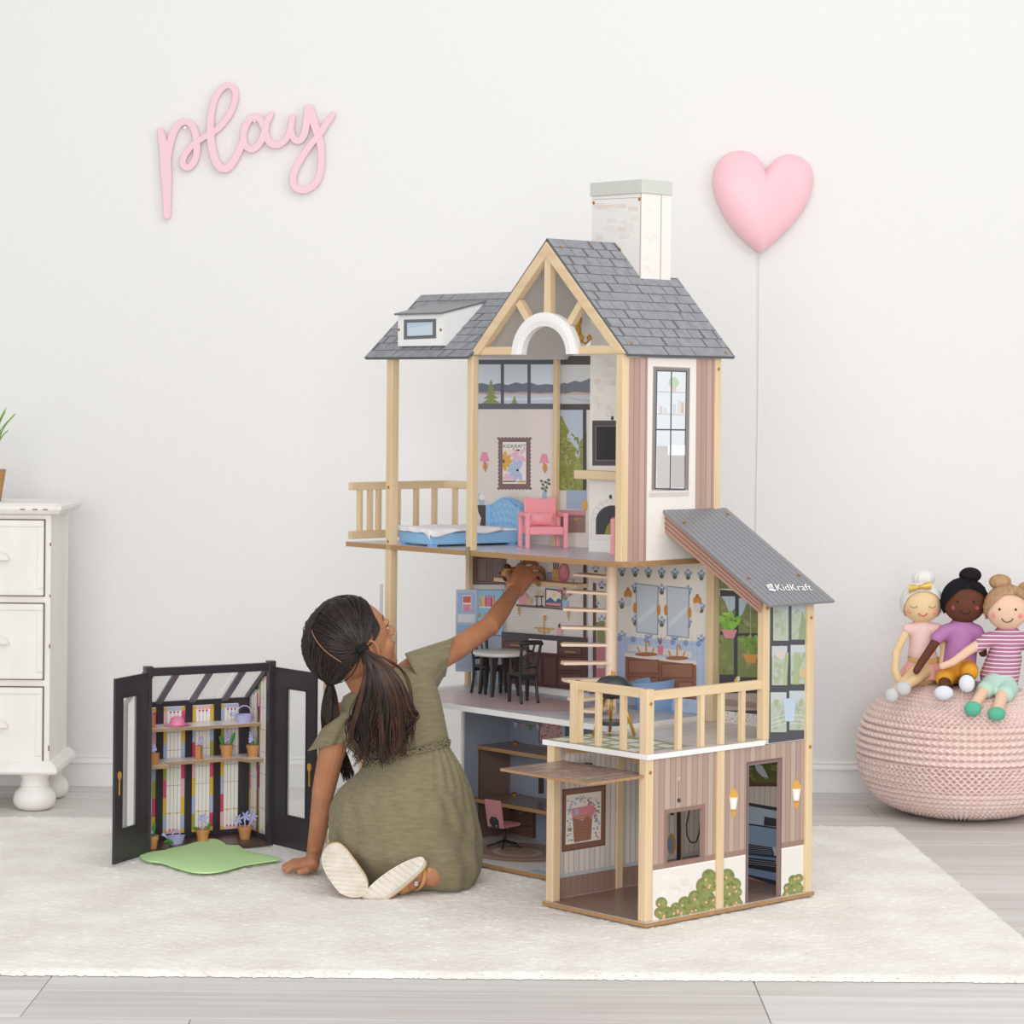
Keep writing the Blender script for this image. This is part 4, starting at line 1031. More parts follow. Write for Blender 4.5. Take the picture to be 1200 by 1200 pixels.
# sheet
V = []; nx, ny = 44, 30; x0, x1, y0, y1 = -.022, .185, -.084, .074
for i in range(nx + 1):
    for j in range(ny + 1):
        x, y = x0 + (x1 - x0) * i / nx, y0 + (y1 - y0) * j / ny
        z = .0385 + .0012 * math.sin(x * 60 + y * 30) + .001 * math.sin(y * 110); px_, py_ = x, y
        drop = 0
        if x < -.002: drop = (-.002 - x) * (.38 + .62 * math.exp(-((y + .072) / .018) ** 2)); px_ = -.0035 - .001 * math.sin(y * 150)
        if y < -.069: d2 = (-.069 - y) * (.55 + .45 * math.exp(-((x) / .03) ** 2) + .2 * math.sin(x * 55)); drop = max(drop, d2) if x > 0 else drop + d2 * .7; py_ = -.0705 - .0012 * math.sin(x * 120)
        if y > .069: drop = max(drop, (y - .069)); py_ = .0705
        V.append((px_, py_, z - drop))
F = [(i * (ny + 1) + j, (i + 1) * (ny + 1) + j, (i + 1) * (ny + 1) + j + 1, i * (ny + 1) + j + 1) for i in range(nx) for j in range(ny)]
b = MB(); b.add(V, F); sh = b.build('bed_sheet', 'cloth', None, smooth=True, loc=bed.location); sh.rotation_euler = bed.rotation_euler
so = sh.modifiers.new('thick', 'SOLIDIFY'); so.thickness = .0012; so.offset = 1
tag(sh, 'white cloth sheet draped over the blue toy bed', 'bed sheet')

# armchairs
def armchair(loc, rz, label):
    t = thing('toy_armchair', label, 'toy armchair', loc, rz, 'pink toy armchairs')
    for sx in (-1, 1):
        b = MB(); b.box((sx * .043 - .0045, -.036, 0), (sx * .043 + .0045, -.028, .073)); b.build('leg', 'toypink', t, bevel=.001)
        b = MB(); b.box((sx * .043 - .0045, .028, 0), (sx * .043 + .0045, .036, .073)); b.build('leg', 'toypink', t, bevel=.001)
        b = MB(); b.box((sx * .043 - .005, -.037, .068), (sx * .043 + .005, .037, .077)); b.build('armrest', 'toypink', t, bevel=.0018)
    b = MB(); b.box((-.0385, -.036, .029), (.0385, .034, .047)); b.build('seat', 'toypink', t, bevel=.003)
    b = MB(); n = 12
    top = [(.036 - .072 * i / n, .112 - .006 * (1 - (2 * i / n - 1) ** 2)) for i in range(n + 1)]
    b.prism([(x, .022, z) for x, z in [(-.036, .04), (.036, .04)] + top], (0, .010, 0)); b.build('backrest', 'toypink', t, bevel=.002)
    b = MB(); V = []; n = 14
    def pil(i, j, s):
        u, v = 2 * i / n - 1, 2 * j / n - 1; pinch = 1 - .10 * (1 - u * u) * 0 - .08 * (1 - abs(u)) * (abs(v) ** 4)
        return (u * .031 * (1 - .08 * (1 - v * v)), .014 + s * .008 * ((1 - u * u) * (1 - v * v)) ** .5, .062 + v * .016 * (1 - .1 * (1 - u * u)))
    for s in (-1, 1):
        V = [pil(i, j, s) for i in range(n + 1) for j in range(n + 1)]
        F = [(i * (n + 1) + j, (i + 1) * (n + 1) + j, (i + 1) * (n + 1) + j + 1, i * (n + 1) + j + 1) for i in range(n) for j in range(n)]
        b.add(V, F if s < 0 else [f[::-1] for f in F])
    b.build('pillow', 'toypink', t, smooth=True)
    return t
q = on_z(636, 641.5, Z3); armchair(to_w(q.x, q.y, Z3), R(14), 'coral pink toy armchair standing beside the blue bed')
q = on_z(743, 650, Z3); armchair(to_w(q.x, q.y, Z3), R(-6), 'coral pink toy armchair before the fireplace, mostly behind the corner post')

# kitchen table
q = on_z(585, 814.5, ZK); tb = thing('toy_table', 'round white toy dining table with dark legs in the kitchen', 'toy table', to_w(q.x, q.y, ZK), R(25))
b = MB(); b.lathe([(.0, .089), (.056, .089), (.0595, .092), (.0595, .0965), (.057, .0985), (0, .0985)], n=40, caps=False); b.build('tabletop', 'silverwhite', tb, smooth=True, angle=40)
for k in range(4):
    a = math.pi / 4 + k * math.pi / 2; c_, s_ = math.cos(a), math.sin(a); b = MB()
    b.loft([[Vector((c_ * r0 + dx * w, s_ * r0 + dy * w, z)) for dx, dy in ((-1, -1), (1, -1), (1, 1), (-1, 1))] for z, r0, w in ((0, .046, .0035), (.05, .040, .0055), (.089, .036, .0085))])
    b.build('leg', 'blackbrown', tb, bevel=.001)

# dining chairs
def toy_chair(loc, rz, label):
    t = thing('toy_chair', label, 'toy chair', loc, rz, 'black toy dining chairs')
    b = MB(); b.loft([[Vector((x * w, y, z)) for x, y in ((-1, .024), (1, .024), (.86, -.026), (-.86, -.026))] for w, z in ((.026, .058), (.027, .061), (.0265, .064))]); b.build('seat', 'black', t, bevel=.001)
    for sx in (-1, 1):
        b = MB(); b.loft([[Vector((sx * .0225 + dx, .019 + dy, z)) for dx, dy in ((-w, -w), (w, -w), (w, w), (-w, w))] for z, w in ((0, .0028), (.056, .0042))]); b.build('leg', 'black', t, bevel=.0008)
        pts = [(sx * .021, -.030, 0), (sx * .0205, -.024, .03), (sx * .0205, -.0225, .06), (sx * .0215, -.026, .09), (sx * .024, -.033, .126)]
        b = MB(); b.tube(catmull(pts, 4), .0034, 8, flat=(1, 0, 0)); b.build('leg', 'black', t, smooth=True)
    b = MB(); b.box((-.0225, .018, .05), (.0225, .021, .058)); b.box((-.0225, -.022, .05), (.0225, -.019, .058)); b.build('apron', 'black', t)
    b = MB(); b.tube([(-.029, -.0325, .128), (-.024, -.0345, .132), (0, -.0365, .133), (.024, -.0345, .132), (.029, -.0325, .128)], [.003, .005, .0055, .005, .003], 10); b.build('top_rail', 'black', t, smooth=True)
    b = MB(); b.tube([(-.021, -.0245, .078), (.021, -.0245, .078)], .0025, 8); b.build('cross_rail', 'black', t, smooth=True)
    b = MB(); ring = [(.0085 * math.cos(a), -.0285 - .006 * math.sin(a) * .4, .100 + .0145 * math.sin(a)) for a in [2 * math.pi * i / 20 for i in range(21)]]
    b.tube(ring, .0021, 8, caps=False); b.tube([(0, -.026, .0855), (0, -.0248, .078)], .003, 8); b.tube([(-.005, -.032, .113), (-.009, -.034, .13)], .0022, 8); b.tube([(.005, -.032, .113), (.009, -.034, .13)], .0022, 8)
    b.build('back_splat', 'black', t, smooth=True)
    return t
q = on_z(612.5, 823, ZK); toy_chair(to_w(q.x, q.y, ZK), R(31), 'black toy dining chair with its loop back turned to the viewer')
q = on_z(571, 812.5, ZK); toy_chair(to_w(q.x, q.y, ZK), R(222), 'black toy dining chair behind the round white table')

# bath tub
q = on_z(768, 837, ZB); tub = thing('toy_bathtub', 'denim blue oval toy bathtub on the balcony floor', 'toy bathtub', to_w(q.x, q.y, ZB), R(20))
def ov(a, c, z, n=36, tilt=0): return [Vector((a * math.cos(2 * math.pi * i / n), c * math.sin(2 * math.pi * i / n), z + tilt * math.cos(2 * math.pi * i / n))) for i in range(n)]
b = MB(); b.loft([ov(.036, .026, 0), ov(.04, .029, .003), ov(.044, .032, .03), ov(.05, .036, .06, tilt=.004), ov(.055, .040, .07, tilt=.005), ov(.056, .041, .0735, tilt=.005), ov(.053, .038, .0745, tilt=.005), ov(.049, .034, .068, tilt=.005), ov(.04, .028, .02), ov(.02, .014, .012)]); b.build('tub_shell', 'tubblue', tub, smooth=True, angle=60)

# kettle grill
q = on_z(718, 862, ZB); gr = thing('toy_grill', 'charcoal black toy kettle grill with gold legs behind the balcony railing', 'toy grill', to_w(q.x, q.y, ZB), R(10))
b = MB(); b.lathe([(.004, .073), (.02, .075), (.030, .083), (.0345, .094)], n=30); b.build('bowl', 'grillblack', gr, smooth=True, angle=50)
b = MB(); b.lathe([(.0358, .094), (.0358, .098), (.033, .107), (.025, .115), (.012, .119), (.003, .12)], n=30); b.build('lid', 'grillblack', gr, smooth=True, angle=50)
b = MB(); b.box((-.004, -.003, .119), (.004, .003, .128)); b.build('lid_knob', 'gold', gr, bevel=.001)
b = MB(); b.box((-.048, -.004, .084), (-.03, .004, .087)); b.build('handle', 'grillblack', gr, bevel=.001)
for a in (200, 330, 85):
    a = R(a); b = MB(); b.tube([(.018 * math.cos(a), .018 * math.sin(a), .078), (.046 * math.cos(a), .046 * math.sin(a), .002)], .0032, 10); b.build('leg', 'gold', gr, smooth=True)
b = MB(); b.lathe([(.0, .022), (.027, .022), (.027, .030), (0, .030)], n=26, caps=False); b.build('lower_tray', 'grillblack', gr, smooth=True, angle=40)

# desk chair
q = on_z(591, 993, .008); dc = thing('toy_desk_chair', 'dusty pink toy swivel chair on a black star base at the desk', 'toy chair', to_w(q.x, q.y, .008), R(-42))
b = MB(); b.loft([[Vector((x, y, z)) for x, y in ((-w, y0), (w, y0), (w * .92, y1), (-w * .92, y1))] for z, w, y0, y1 in ((.046, .022, -.024, .03), (.053, .0235, -.026, .032))]); b.build('seat', 'dustpink', dc, bevel=.002)
b = MB(); pr = [(-.024, .046), (-.030, .046), (-.042, .108), (-.036, .109)]
b.prism([(-.0235, y, z) for y, z in pr], (.047, 0, 0)); b.build('backrest', 'dustpink', dc, bevel=.002)
b = MB(); P4 = [(-.012, .048), (.012, .048), (.012, .064), (.006, .071), (-.006, .071), (-.012, .064)]
b.prism([(x, -.0305 - (z - .046) * .19, z) for x, z in P4], (0, -.003, 0)); br = b.build('back_bracket', 'black', dc, bevel=.0008)
for x in (-.008, .008): b = MB(); b.ell((x, -.0355, .052), (.0022, .0015, .0022), 8, 6); b.build('screw', 'steel', br, smooth=True)
b = MB(); b.tube([(0, 0, .012), (0, 0, .046)], .0036, 12); b.tube([(0, 0, .038), (0, -.03, .05)], .003, 8); b.build('stem', 'black', dc, smooth=True, angle=50)
for k in range(5):
    a = k * 2 * math.pi / 5 + .3; b = MB(); b.tube([(0, 0, .016), (.018 * math.cos(a), .018 * math.sin(a), .010), (.04 * math.cos(a), .04 * math.sin(a), .0035)], [.003, .0025, .002], 8); b.build('leg', 'black', dc, smooth=True)

# chandelier
q = on_r(678, 371, .27); cz = q.z; cl = thing('toy_chandelier', 'small gold toy chandelier hanging under the gable', 'chandelier', to_w(.27, q.y, cz), 0)
b = MB(); b.tube([(0, 0, .004), (.002, 0, .002), (0, 0, 0)], .0012, 6); b.lathe([(.005, 0), (.0075, -.003), (.0075, -.014), (.0045, -.018), (.0035, -.045), (.003, -.075), (.0015, -.08)], n=14); b.build('stem', 'goldmatt', cl, smooth=True, angle=40)
for k in range(4):
    a = k * math.pi / 2 + .25; c_, s_ = math.cos(a), math.sin(a); b = MB()
    b.tube(catmull([(.003 * c_, .003 * s_, -.02), (.006 * c_, .006 * s_, -.045), (.014 * c_, .014 * s_, -.056), (.024 * c_, .024 * s_, -.05)], 5), .0022, 8); ar = b.build('arm', 'goldmatt', cl, smooth=True)
    b = MB(); b.lathe([(.003, -.05), (.0055, -.047), (.006, -.044), (.001, -.036)], (.024 * c_, .024 * s_, 0), 10); b.build('candle_cup', 'goldmatt', ar, smooth=True, angle=50)
# ------------------------------------------------------------------ toy greenhouse
M['ghblack'] = mat('satin black board', '39353a', .28, .5)
M['ghfloor'] = mat('dark brown floor print', '5a4640', .3, .5, '4a3833', 40, (.1, 1, 1))
M['shelfwhite'] = mat('white shelf top', 'efecec', .3)
M['shelfedge'] = mat('brown shelf edge', 'a88a6c', .5)
M['glass'] = mat('clear acrylic pane', 'fdfdff', .05, .5, alpha=.22)
M['creampane'] = mat('cream pane print', 'f3eee8', .35)
M['terracotta'] = mat('tan clay plastic', 'c68e58', .5)
M['lilac'] = mat('lilac plastic', 'b9b7e2', .4)
M['leafgreen'] = mat('leaf green plastic', '3f8a3a', .4)
M['hotpink'] = mat('sheer pink plastic', 'f58fbb', .3, alpha=.85)
M['mint'] = mat('spring green felt', 'cbefae', .85, .2)
GA, GW, GD, GHH, GBH = R(29), .302, .13, .405, .315
GL = Vector((-.785, 5.526, 0))
gh = thing('toy_greenhouse', 'black framed toy greenhouse with open doors and stained glass walls on the rug', 'toy greenhouse', GL, GA)
gex, gey = Vector((math.cos(GA), math.sin(GA), 0)), Vector((-math.sin(GA), math.cos(GA), 0))
def gpx(px, py, dy):                              # measured point -> greenhouse frame, on the plane dy behind its front
    d = ray(px, py); t = ((GL - CAM0).dot(gey) + dy) / d.dot(gey); p = CAM0 + d * t - GL
    return Vector((p.dot(gex), p.dot(gey), p.z))
def gz(px, py, z): p = at_z(px, py, z) - GL; return Vector((p.dot(gex), p.dot(gey), z))
def gw_(p): return GL + gex * p.x + gey * p.y + Vector((0, 0, p.z))
def gbox(a, c, name, m='ghblack', par=None, bevel=.001):
    b = MB(); b.box(a, c); return b.build(name, m, par or gh, bevel=bevel)
gbox((0, 0, 0), (GW, GD + .012, .009), 'floor_board', 'ghfloor')
for x in (0, GW - .014):
    gbox((x, -.004, 0), (x + .014, .012, GHH - .01), 'front_post')
    gbox((x - .002, -.006, GHH - .022), (x + .016, .014, GHH + .004), 'corner_cap', bevel=.002)
    gbox((x, GD - .008, 0), (x + .014, GD + .008, GBH), 'rear_post')
    b = MB(); b.bar((x + .007, .004, GHH - .006), (x + .007, GD, GBH - .002), .013, .012); b.build('roof_rafter', 'ghblack', gh)
gbox((.012, -.004, GHH - .018), (GW - .012, .010, GHH), 'top_beam')
gbox((.012, GD - .006, GBH - .012), (GW - .012, GD + .006, GBH), 'rear_beam')
M['rafter'] = mat('grey purple rafter print', '6d6672', .3)
for t in (.26, .52, .78):
    x = GW * t; b = MB(); b.bar((x, .006, GHH - .008), (x, GD - .004, GBH - .004), .015, .005); b.build('roof_rafter', 'rafter', gh)
for i in range(4):
    x0, x1 = .014 + (GW - .028) * i / 4 + .003, .014 + (GW - .028) * (i + 1) / 4 - .003
    b = MB(); b.prism([(x0, .008, GHH - .003), (x1, .008, GHH - .003), (x1, GD, GBH), (x0, GD, GBH)], (0, 0, .0015)); b.build('roof_pane', 'glass', gh)
# stained glass panels: each a pane with coloured border tiles and lead lines
def stained(name, o, ux, uz, w, h, nrm, nbar, seed, arch=True):
    rg = random.Random(seed); b = MB(); lay = [0]
    ux, nrm, o = Vector(ux), Vector(nrm), Vector(o)
    def P(u, v, k): return o + ux * u + Vector((0, 0, v)) + nrm * (.00015 * k)
    def rect(u0, v0, u1, v1, c, k): b.add([P(u0, v0, k), P(u1, v0, k), P(u1, v1, k), P(u0, v1, k)], [(0, 1, 2, 3) if ux.cross(Vector((0, 0, 1))).dot(nrm) > 0 else (3, 2, 1, 0)], 0, hexc(c))
    t = w * .17; cols = ['d9537c', 'e0bd45', 'b3bdd9', 'a8a645', 'e9b7be', 'e3b640', 'aab8d8', 'd6486f']
    rect(0, 0, w, h, 'f4f0ea', 1)
    n = 7
    for i in range(n):
        rect(0, h * i / n, t, h * (i + 1) / n, cols[(i * 3 + seed) % 8], 2); rect(w - t, h * i / n, w, h * (i + 1) / n, cols[(i * 3 + seed + 4) % 8], 2)
    rect(t, h - t * .9, w - t, h, 'e6b8c0' if seed % 2 else 'b7c4e0', 2); rect(t, 0, w - t, t * .7, 'e6b8c0' if not seed % 2 else 'b7c4e0', 2)
    for u in (0, w - t):
        for v in (0, h - t): rect(u, v, u + t, v + t, 'dcae3e', 3)
    for i in range(nbar + 1):
        u = t + (w - 2 * t) * i / nbar; rect(u - .0004, t * .7, u + .0004, h - t, '8d8a88', 4)
    for v in (.16, .38, .52, .66, .80): rect(t, h * v - .0004, w - t, h * v + .0004, '8d8a88', 4)
    def disc(u, v, r0, c, k): b.add([P(u + r0 * math.cos(2 * math.pi * i / 10), v + r0 * math.sin(2 * math.pi * i / 10), k) for i in range(10)], [list(range(10)) if ux.cross(Vector((0, 0, 1))).dot(nrm) > 0 else list(range(9, -1, -1))], 0, hexc(c))
    for i in range(1, nbar):
        u = t + (w - 2 * t) * i / nbar
        if i % 2: disc(u, h * .86, .0028, 'e0b94a', 5); disc(u, h * .16, .0028, 'e0b94a', 5)
        disc(u, h - t - .002, .0026, 'cf4a72', 5); disc(u, t * .7 + .002, .0026, 'd9637f', 5)
    return b.build(name, 'ink', gh)
zb0, zt0 = .02, GBH - .014
nP = 4; pw_ = (GW - .028) / nP
M['ghback'] = M['ghblack']
gbox((.012, GD - .002, .009), (GW - .012, GD + .002, zb0), 'rear_rail')
for i in range(nP):
    x0 = .014 + pw_ * i
    stained('stained_glass_panel', (x0 + .008, GD - .0022, zb0), (1, 0, 0), None, pw_ - .016, zt0 - zb0, (0, -1, 0), 4, i + 1)
    gbox((x0 + .007, GD - .002, zb0), (x0 + pw_ - .007, GD + .0005, zt0), 'pane', 'creampane', bevel=0)
for x in (.012, GW - .03): gbox((x, GD - .0055, .009), (x + .018, GD + .004, GBH - .008), 'rear_stile')
for i in range(1, nP): gbox((.014 + pw_ * i - .0085, GD - .0055, .009), (.014 + pw_ * i + .0085, GD + .004, GBH - .008), 'mullion')
for x, nx in ((GW - .006, -1), (.006, 1)):          # side walls
    gbox((x - .002, .01, .009), (x + .002, GD - .006, zb0), 'side_rail')
    for k in range(2):
        y0 = .014 + k * (GD - .026) / 2; wv = (GD - .026) / 2 - .006
        stained('stained_glass_panel', (x + nx * .0022, y0 + (.003 if nx > 0 else .003), zb0), (0, 1, 0), None, wv, zt0 - zb0 + (.035 if k else .07), (nx, 0, 0), 2, k + 5)
        gbox((x - .0016, y0, zb0), (x + .0016, y0 + wv + .006, zt0 + (.035 if k else .07)), 'pane', 'creampane', bevel=0)
    gbox((x - .004, .014 + (GD - .026) / 2 - .004, .009), (x + .004, .014 + (GD - .026) / 2 + .003, zt0), 'mullion')
# doors
def gdoor(hx, tip, hinge_left):
    # tip in world; door runs from the hinge post to the tip
    h0 = Vector((hx, -.004, 0)); tipl = Vector((tip - GL).to_tuple()); tl_ = Vector((tipl.dot(gex), tipl.dot(gey), 0))
    d = (tl_ - h0); L_ = d.length; a = math.atan2(d.y, d.x)
    e = bpy.data.objects.new('door', None); COL.objects.link(e); e.parent = gh; e.location = h0; e.rotation_euler = (0, 0, a); e.empty_display_size = .02
    e['label'] = 'open black door with a clear window slot and gold knob'
    z0, z1 = .004, .396; wz0, wz1 = .075, .352; wx0, wx1 = L_ * .34, L_ * .78
    b = MB()
    for q in ((0, z0, wx0, z1), (wx1, z0, L_, z1), (wx0, z0, wx1, wz0), (wx0, wz1, wx1, z1)): b.box((q[0], -.003, q[1]), (q[2], .003, q[3]))
    b.build('door_leaf', 'ghblack', e)
    b = MB()
    for q in ((wx0 - .003, wz0 - .003, wx0, wz1 + .003), (wx1, wz0 - .003, wx1 + .003, wz1 + .003), (wx0, wz0 - .003, wx1, wz0), (wx0, wz1, wx1, wz1 + .003)): b.box((q[0], -.0045, q[1]), (q[2], .0045, q[3]))
    b.build('window_trim', 'black', e, bevel=.0006)
    b = MB(); b.box((wx0, -.0006, wz0), (wx1, .0006, wz1)); b.build('window_pane', 'glass', e)
    for s in (-1, 1):
        b = MB(); kx = L_ * .88
        pts = [(kx + .0068 * math.cos(t), s * .0034, .19 + .009 * math.sin(t)) for t in [2 * math.pi * i / 14 for i in range(14)]]
        b.prism(pts, (0, s * .002, 0)); b.box((kx - .0015, s * .0032, .148), (kx + .0015, s * .005, .184)); b.build('door_handle', 'goldmatt', e)
    for z in (.06, .33): b = MB(); b.tube([(0, 0, z), (0, 0, z + .03)], .004, 10); b.build('hinge', 'black', e, smooth=True, angle=50)
gdoor(.002, Vector((-.832, 5.398, 0)), True)
gdoor(GW - .002, Vector((-.417, 5.545, 0)), False)
# shelves
def shelf_z(px, py, dy): return gpx(px, py, dy).z
S1 = gpx(215, 852, .055).z; S2 = gpx(225, 891, .075).z
def gshelf(pts, z):
    b = MB(); n = len(pts)
    b.add([(x, y, z) for x, y in pts], [list(range(n))], 0)
    b.add([(x, y, z - .007) for x, y in pts], [list(range(n - 1, -1, -1))], 1)
    b.add([(x, y, z - .007) for x, y in pts] + [(x, y, z) for x, y in pts], [(i, (i + 1) % n, n + (i + 1) % n, n + i) for i in range(n)], 1)
    b.build('shelf', ['shelfwhite', 'shelfedge'], gh)
gshelf([(.012, .05), (GW - .010, .05), (GW - .010, GD - .006), (.012, GD - .006)], S1)
gshelf([(.012, .028), (.066, .028), (.066, .07), (GW - .06, .07), (GW - .045, .035), (GW - .010, .035), (GW - .010, GD - .006), (.012, GD - .006)], S2)

# ---- what stands in it
def star_flower(b, o, r0, m):
    o = Vector(o)
    for k in range(6):
        a = k * math.pi / 3 + .2; d = Vector((math.cos(a), -.35, math.sin(a)))
        b.tube([o, o + d * r0 * .55, o + d * r0], [r0 * .12, r0 * .22, r0 * .04], 6, m)
    b.ell(o + Vector((0, -.002, 0)), (r0 * .2, r0 * .2, r0 * .2), 8, 6, m)
def leaf(b, p, q, w, m):
    p, q = Vector(p), Vector(q); mid = p.lerp(q, .5) + Vector((0, 0, .004))
    b.tube(catmull([p, mid, q], 4), [(w * .3, w * .15)] + [(w * (.3 + .7 * math.sin(math.pi * i / 8)), w * .3) for i in range(1, 8)] + [(w * .1, w * .1)], 8, m, flat=(1, 0, 0))
def pot(px, py, dy, z, label, r0=.0135, h=.024, flowers=(), leaves=(), square=False, spike=None):
    p = gpx(px, py, dy); p.z = z
    w_ = gw_(p); t = thing('flower_pot', label, 'flower pot', w_, GA, 'toy flower pots in the greenhouse')
    b = MB()
    if square: b.lathe([(r0 * .95, 0), (r0, h), (r0 * .8, h)], n=4); b.box((-r0 * .8, -r0 * 1.0, -.0), (r0 * 1.3, -r0 * .2, .0015))
    else: b.lathe([(r0 * .74, 0), (r0 * .92, h * .7), (r0, h * .7), (r0 * 1.04, h), (r0 * .88, h), (r0 * .84, h * .8)], n=22)
    b.build('pot', 'terracotta', t, smooth=not square, angle=35)
    if flowers:
        b = MB()
        for fx, fz, fr in flowers: b.tube([(fx * .4, 0, h * .7), (fx, 0, h + fz)], .0016, 6); star_flower(b, (fx, -.002, h + fz), fr, 0)
        b.build('blossom', 'lilac', t, smooth=True, angle=40, kind=None)
    if spike:
        b = MB(); n = 7; x = spike[0]
        b.tube([(x * .3, 0, h * .7), (x, 0, h + spike[1])], .0015, 6)
        for i in range(n): s_ = 1 - i / n * .6; b.ell((x * (.6 + .4 * i / n) + (.003 if i % 2 else -.003) * s_, -.001, h + spike[1] * (.25 + .75 * i / n)), (.0042 * s_, .0025, .004 * s_), 8, 6)
        b.build('blossom', 'lilac', t, smooth=True)
    if leaves:
        for lx, lz in leaves: b = MB(); leaf(b, (lx * .45, 0, h * .75), (lx, -.001, h + lz), .0042, 0); b.build('leaf', 'leafgreen', t, smooth=True)
    return t
L2, L3 = ((-.015, .02), (.015, .02)), ((-.024, .004), (.02, .013))
pot(176, 849, .075, S1, 'tan toy planter with lilac bloom at the left end of the top shelf', .011, .027, square=True, spike=(0, .016))
pot(181, 898, .045, S2, 'tan toy planter with lilac bloom at the left end of the middle shelf', .011, .026, square=True, spike=(-.002, .02))
pot(233, 886, .085, S2, 'slim tan toy planter with small lilac bloom in the middle of the middle shelf', .0085, .030, square=True, spike=(.006, .02))
pot(265.5, 889, .09, S2, 'tan toy flower pot with lilac spike between two long leaves, middle shelf', .0150, .028, spike=(.001, .033), leaves=((-.018, .02), (.019, .026)))
pot(296.5, 893, .07, S2, 'tan toy flower pot with lilac spike at the right end of the middle shelf', .0148, .027, spike=(-.008, .03), leaves=((-.003, .01), (.018, .022)))
pot(178, 983, .03, .009, 'tan toy flower pot with dark leaves on the greenhouse floor by the left door', .0145, .028, spike=(-.006, .018), leaves=((.006, .028), (-.012, .018)))
pot(237.5, 978, .07, .009, 'tan toy flower pot with one lilac star blossom behind the green mat', .0155, .026, flowers=((-.002, .024, .014),), leaves=L3)
pot(287, 978, .055, .009, 'tan toy flower pot with three lilac star blossoms on the greenhouse floor', .0155, .028, flowers=((-.018, .017, .012), (0, .022, .014), (.017, .019, .012)))
def basket(px, py, dy, z, name, label, cat, group=None, can=False):
    p = gpx(px, py, dy); p.z = z; t = thing(name, label, cat, gw_(p), GA)
    b = MB(); b.loft([ov(.014, .010, 0), ov(.0165, .0115, .004), ov(.0195, .0135, .017), ov(.0205, .0142, .018), ov(.0185, .012, .0175), ov(.015, .010, .004)]); b.build('bowl', 'lilac', t, smooth=True, angle=50)
    hh = .02 if not can else .014
    b = MB(); w2 = .0185 if not can else .009
    b.tube([(w2 * math.cos(a), 0, .017 + hh * math.sin(a)) for a in [math.pi * i / 14 for i in range(15)]], .0016, 8); b.build('handle', 'lilac', t, smooth=True)
    b = MB()
    if can: b.tube([(-.016, 0, .01), (-.026, -.003, .019), (-.034, -.004, .025)], [.003, .0025, .0045], 10); leafb = MB(); leaf(leafb, (-.012, -.012, .004), (-.034, -.014, .008), .004, 0); leafb.build('leaf', 'leafgreen', t, smooth=True)
    else: b.tube([(-.018, 0, .017), (-.024, -.002, .018), (-.032, -.002, .02)], [.0045, .003, .005], 8)
    b.build('spout', 'lilac', t, smooth=True)
basket(286, 850.5, .075, S1, 'toy_basket', 'lilac toy basket with a hoop handle on the top shelf', 'toy basket')
basket(206.5, 981, .06, .009, 'toy_watering_can', 'lilac toy watering can on the greenhouse floor', 'watering can', can=True)
p = gpx(207.5, 850, .075); p.z = S1 + .0004; t = thing('toy_sun_hat', 'sheer pink toy sun hat on the top shelf', 'toy hat', gw_(p), GA)
b = MB(); b.lathe([(.0, .021), (.008, .0205), (.014, .016), (.0165, .007), (.017, .004)], n=28, caps=False); b.build('crown', 'hotpink', t, smooth=True)
b = MB(); n = 32; b.loft([[Vector((r0 * math.cos(2 * math.pi * i / n), r0 * .8 * math.sin(2 * math.pi * i / n), z + (w * math.sin(2 * math.pi * i / n * 4)))) for i in range(n)] for r0, z, w in ((.0165, .0045, 0), (.022, .003, .0004), (.0305, .0022, .0014))], caps=False); b.build('brim', 'hotpink', t, smooth=True)
# mat
mp_ = [(163, 998), (175, 993), (200, 988), (225, 981), (243, 976.5), (258, 976.5), (268, 981), (280, 990), (291, 997), (310, 1000.5), (327, 1004), (327, 1006.5), (310, 1009), (285, 1013), (265, 1018.5), (245, 1021.5), (225, 1020.5), (205, 1015), (190, 1010), (175, 1008), (165, 1004)]
pts = [at_z(x, y, .007) for x, y in catmull([(x, y, 0) for x, y in mp_], 3, True) and [(v.x, v.y) for v in catmull([(x, y, 0) for x, y in mp_], 3, True)]]
c0 = sum(pts, Vector()) / len(pts); b = MB()
# gently domed sheet: rings towards the middle
rings = []
for s_, dz in ((1, 0), (.985, .0006), (.75, .0025), (.5, .004), (.25, .005), (.04, .005)):
    rings.append([Vector(((q.x - c0.x) * s_, (q.y - c0.y) * s_, dz)) for q in pts])
low = [[Vector((q.x - c0.x, q.y - c0.y, -.003)) for q in pts]]
b.loft(low + rings); mo = b.build('play_mat', 'mint', None, smooth=True, angle=50, loc=(c0.x, c0.y, .006)); tag(mo, 'spring green wavy edged felt mat lying in front of the toy greenhouse', 'play mat')
# ------------------------------------------------------------------ the girl, kneeling on the rug
M['skin'] = mat('warm brown skin', 'bb8463', .5, .4, 'b27a59', 25, sub=.12)
M['lips'] = mat('lips', 'b0705f', .4)
M['eyewhite'] = mat('eye white', 'eeeae6', .2)
M['iris'] = mat('dark iris', '2a1c16', .15)
M['dress'] = mat('olive slub cotton', '8a8166', .9, .15, '7e765c', 40, (1, 1, 5), bump=.45, bscale=110, sheen=.15)
M['hair'] = mat('dark brown hair', '1d1614', .42, .5, '2a1e1a', 60)
M['hair2'] = mat('brown hair ends', '513629', .42, .5, '3a271f', 30)
M['hairmid'] = mat('mid dark brown hair', '33241f', .36, .5)  # slightly lighter brown, mixed in at random for colour variation
M['scalp'] = mat('hair parting skin', '8f6a54', .6)
M['hairtie'] = mat('black knit hair tie', '17171a', .9)
M['solerubber'] = mat('ivory rubber sole', 'e6dfd2', .7, .2, 'd8cfbf', 30)
M['tanleather'] = mat('tan leather strap', 'cf9f63', .55, .3, 'bf8f55', 40)
